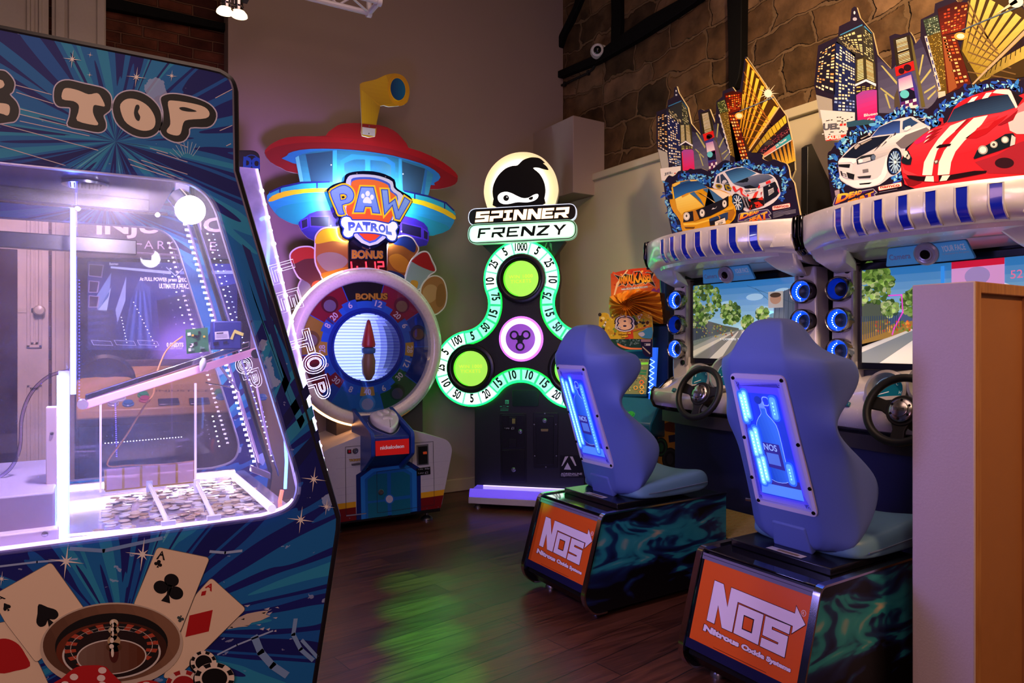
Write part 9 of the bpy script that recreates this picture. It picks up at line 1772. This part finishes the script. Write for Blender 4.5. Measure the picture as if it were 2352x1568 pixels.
A = Art(KG, front(0.02), 0.0006); sd = rounded(ZV([(455, 1500), (480, 1250), (540, 1100), (620, 1130), (700, 1470), (705, 1500)]), 6); A.slab(sd, 0.03, 'b87a58'); A.px(grow(sd, -1.2), 'a8741c', L=1); A.px(ZV([(560, 1180), (640, 1150), (650, 1240), (580, 1230)]), '5a2c14', L=2); A.px(ZV([(600, 1260), (665, 1250), (672, 1300), (605, 1310)]), '1c1c3c', L=2)
for c_, cl, r_ in (((548, 1342), '1f4a24', 22), ((613, 1425), '2a2a2c', 26)): c = ZV([c_])[0]; A.px(ell(c, r_*0.72, r_, 30), '14180f', L=3); A.px(ell(c, r_*0.62, r_*0.88, 30), cl, L=4); A.px(ell(c, r_*0.5, r_*0.7, 30), '10140f', L=5); A.px(ell(c, r_*0.3, r_*0.5, 12), cl, L=6)
A.done('side_art_print', None, 0.4); b = MB(); b.box(xa, hx1, -0.02, 0.12, 0.0, zD[2]); b.build('lower_body', mat('15386c', 0.4), KG, bevel=0.006)
# ================================================================ fighting cabinet seen through the coin machine's window
FG = Thing('fighting_game_cabinet', 'big dark two-player fighting cabinet standing beyond the coin machine, by the brick wall', 'arcade machine', (0.42, 4.42, 0), 0)
Z2 = lambda p: zo(p, 2.904, 0, 380); Z3 = lambda p: zo(p, 2.904, 0, 760)
DK_ = mat('14121a', 0.4)
b = MB(); b.box(-0.46, 0.46, 0.32, 0.75, 0.05, 2.15); b.build('cabinet_body', DK_, FG, bevel=0.01)
MP = front(0.10); A = Art(FG, MP, 0.0006); mq = rounded(FG.px([(165, 345), (597, 345), (597, 592), (165, 592)], MP), 0.06, 6); A.slab(mq, 0.05, '1c1820', px=False); A.st(grow(mq, -0.006), '2a2630', L=1)
A.text('INJUSTICE', [(224, 548), (548, 540), (548, 500), (224, 505)], 'c8c0cc', 0.03, 0.08, L=2); A.text('ARCADE', Z2([(960, 556), (1440, 568), (1440, 510), (960, 500)]), 'b8b0bc', -0.005, 0.08, L=2, space=1.4); A.line(Z2([(885, 520), (945, 524)]), 0.006, 'b8b0bc', 0.1, L=2)
A.line(Z2([(530, 556), (1200, 596)]), 0.003, '9a94a4', 0.05, L=2); A.line(Z2([(530, 566), (1240, 604)]), 0.003, '7a7484', 0.05, L=2)
lc = (577, 374); A.px(ell(lc, 19, 19, 36), '1f4fa0', L=2); A.px(ell(lc, 17, 17, 36), '221e28', L=3); A.text('DC', [(560, 386), (595, 388), (595, 364), (561, 362)], '1f4fa0', 0.08, L=4); A.done('marquee_print_board', None, 0.35)
SPn = front(0.28); A = Art(FG, SPn, 0.0008); E = 0.42
A.slab([(178, 592), (575, 595), (575, 835), (178, 838)], 0.04, '0c0a12'); sc = [(201, 600), (545, 606), (545, 806), (201, 803)]; A.grad(sc, '1c2a66', '2a3a86', L=1, e=E)
for q, c in (([(215, 690), (256, 625), (250, 680), (225, 712)], '6a8ac8'), ([(265, 712), (290, 635), (288, 690), (270, 740)], '8aa4d8'), ([(225, 712), (255, 660), (245, 715)], '9ab8e0'), ([(201, 712), (260, 712), (270, 800), (201, 800)], '232c5a'), ([(320, 640), (345, 660), (352, 800), (280, 800), (300, 690)], '3a5098'), ([(360, 690), (545, 650), (545, 806), (370, 806)], '1a2050')): A.px(q, c, E, L=2)
for i in range(7): A.px([(285+i*11, 800), (292+i*11, 800), (312+i*4, 668), (308+i*4, 668)], '4a64b4' if i % 2 else '2c3f88', E, L=3)
for k in range(5): A.px([(203, 725+k*15), (250-k*3, 722+k*15), (250-k*3, 728+k*15), (203, 732+k*15)], '323e78', E, L=3)
for v in (606, 644, 678): A.px([(204, v), (239 if v < 610 else 229, v+2), (234 if v < 610 else 225, v+32 if v < 610 else v+28), (203, v+28)], '8a86b0', E, L=4); A.px([(206, v+2), (236 if v < 610 else 226, v+4), (232 if v < 610 else 222, v+29 if v < 610 else v+26), (205, v+26)], '322c50', E, L=5)
A.px(Z2([(738, 672), (1140, 705), (1140, 725), (738, 685)]), 'c8d4f8', 1.0, L=4); A.px(Z2([(1200, 705), (1580, 700), (1580, 722), (1200, 725)]), '8aa0e8', 0.8, L=4); A.line(Z2([(1110, 680), (1170, 735), (1230, 680)]), 0.006, 'c8d4f8', 0.8, L=5)
A.text('Batman', Z2([(730, 664), (788, 664), (788, 648), (730, 648)]), 'e4e4f4', 0.02, 0.9, L=5); A.text('Superman', Z2([(1500, 710), (1572, 712), (1572, 698), (1500, 696)]), 'b4b4d4', 0, 0.6, L=5)
A.text('At FULL POWER press SPECIAL for', Z2([(932, 775), (1330, 785), (1330, 752), (932, 745)]), 'f0f0fa', 0.03, 1.0, L=5); A.text('ULTIMATE ATTACK.', Z2([(1062, 818), (1278, 823), (1278, 790), (1062, 788)]), 'f0f0fa', 0.03, 1.0, L=5)
A.text('0 CREDITS', Z2([(1112, 1208), (1222, 1208), (1222, 1182), (1112, 1182)]), 'f4f4fa', 0.04, 1.0, L=5); A.text('1 CREDIT TO PLAY', Z2([(1118, 1225), (1218, 1225), (1218, 1212), (1118, 1212)]), 'd4d4e4', 0.01, 0.8, L=5)
for x0 in (608, 762, 915): A.line(Z2([(x0, 1165), (x0+130, 1172), (x0+145, 1200), (x0+15, 1195)]), 0.003, 'a8b0d8', 0.6, L=5, closed=True)
A.done('screen_picture', None, 0.15)
b = MB(); b.box(-0.42, 0.42, 0.26, 0.30, 1.15, 1.19); b.build('screen_shelf', mat('3a2c30', 0.4), FG, bevel=0.004)
CPy = lambda z: 0.0
za, zb2 = FG.p3(300, 895, front(0.1)).z, FG.p3(300, 945, front(-0.08)).z
b = MB(); b.slab(side_r(-0.45), [(0.30, za+0.10), (0.08, za), (-0.10, zb2+0.02), (-0.11, zb2-0.03), (0.10, zb2-0.10), (0.32, zb2-0.10)], 0, 0.90); cpn = b.build('control_panel', mat('b8924c', 0.35), FG, bevel=0.01)
ax = V((0, -(za-zb2-0.02), 0.18)).normalized(); DPn = Plane((0, 0.08, za), (1, 0, 0), (0, 0.18, za-zb2-0.02))
for p, c, r_ in (((955, 432), '1f9a5a', 0.03), ((965, 462), 'b02a4a', 0.03), ((855, 490), '1f6ab0', 0.03), ((795, 455), 'c8c4d4', 0.034), ((755, 490), 'b0a8c8', 0.028), ((1460, 415), '1f9a5a', 0.028), ((1472, 446), '1f7ab8', 0.028), ((1750, 448), '2a6ac8', 0.028)):
 q = FG.p3(*Z3([p])[0], DPn); MB().lathe([(r_, 0), (r_, 0.008), (r_*0.8, 0.012), (r_*0.78, 0.02), (0.001, 0.024)], tuple(q), ax, 20).build('push_button', mat(c, 0.25, coat=0.4, emit=0.15), cpn, angle=50)
for p in ((1125, 478), (1330, 474)):
 q = FG.p3(*Z3([p])[0], DPn); b = MB(); b.obox(Plane(q, DPn.ex, DPn.ez), -0.055, 0.055, -0.035, 0.035, 0, 0.012); b.build('steel_plate', mat('5a5664', 0.2, 0.9), cpn, bevel=0.006)
A = Art(FG, DPn, 0.0006); A.text('INJUSTICE', Z3([(1040, 408), (1400, 408), (1400, 392), (1040, 392)]), '5a4420', 0.02); A.done('panel_lettering', cpn)
q = FG.p3(*Z3([(705, 330)])[0], front(0.24)); MB().lathe([(0.155, 0), (0.155, 0.02), (0.135, 0.03), (0.12, 0.01), (0.05, 0.0), (0.001, 0.01)], tuple(q), (0, -1, 0), 36).build('round_speaker', mat('0c0a12', 0.25), FG, angle=50)
b = MB(); b.box(-0.44, 0.44, 0.245, 0.30, zb2-0.02, 1.15); b.build('yellow_fascia', mat('b89048', 0.4), FG)
b = MB(); b.box(-0.44, 0.44, 0.06, 0.40, 0.05, zb2-0.08); b.build('lower_body', mat('120f18', 0.4), FG, bevel=0.006)
for x in (-0.38, 0.38):
 foot(FG, x, 0.12, 0.06); foot(FG, x, 0.68, 0.06)
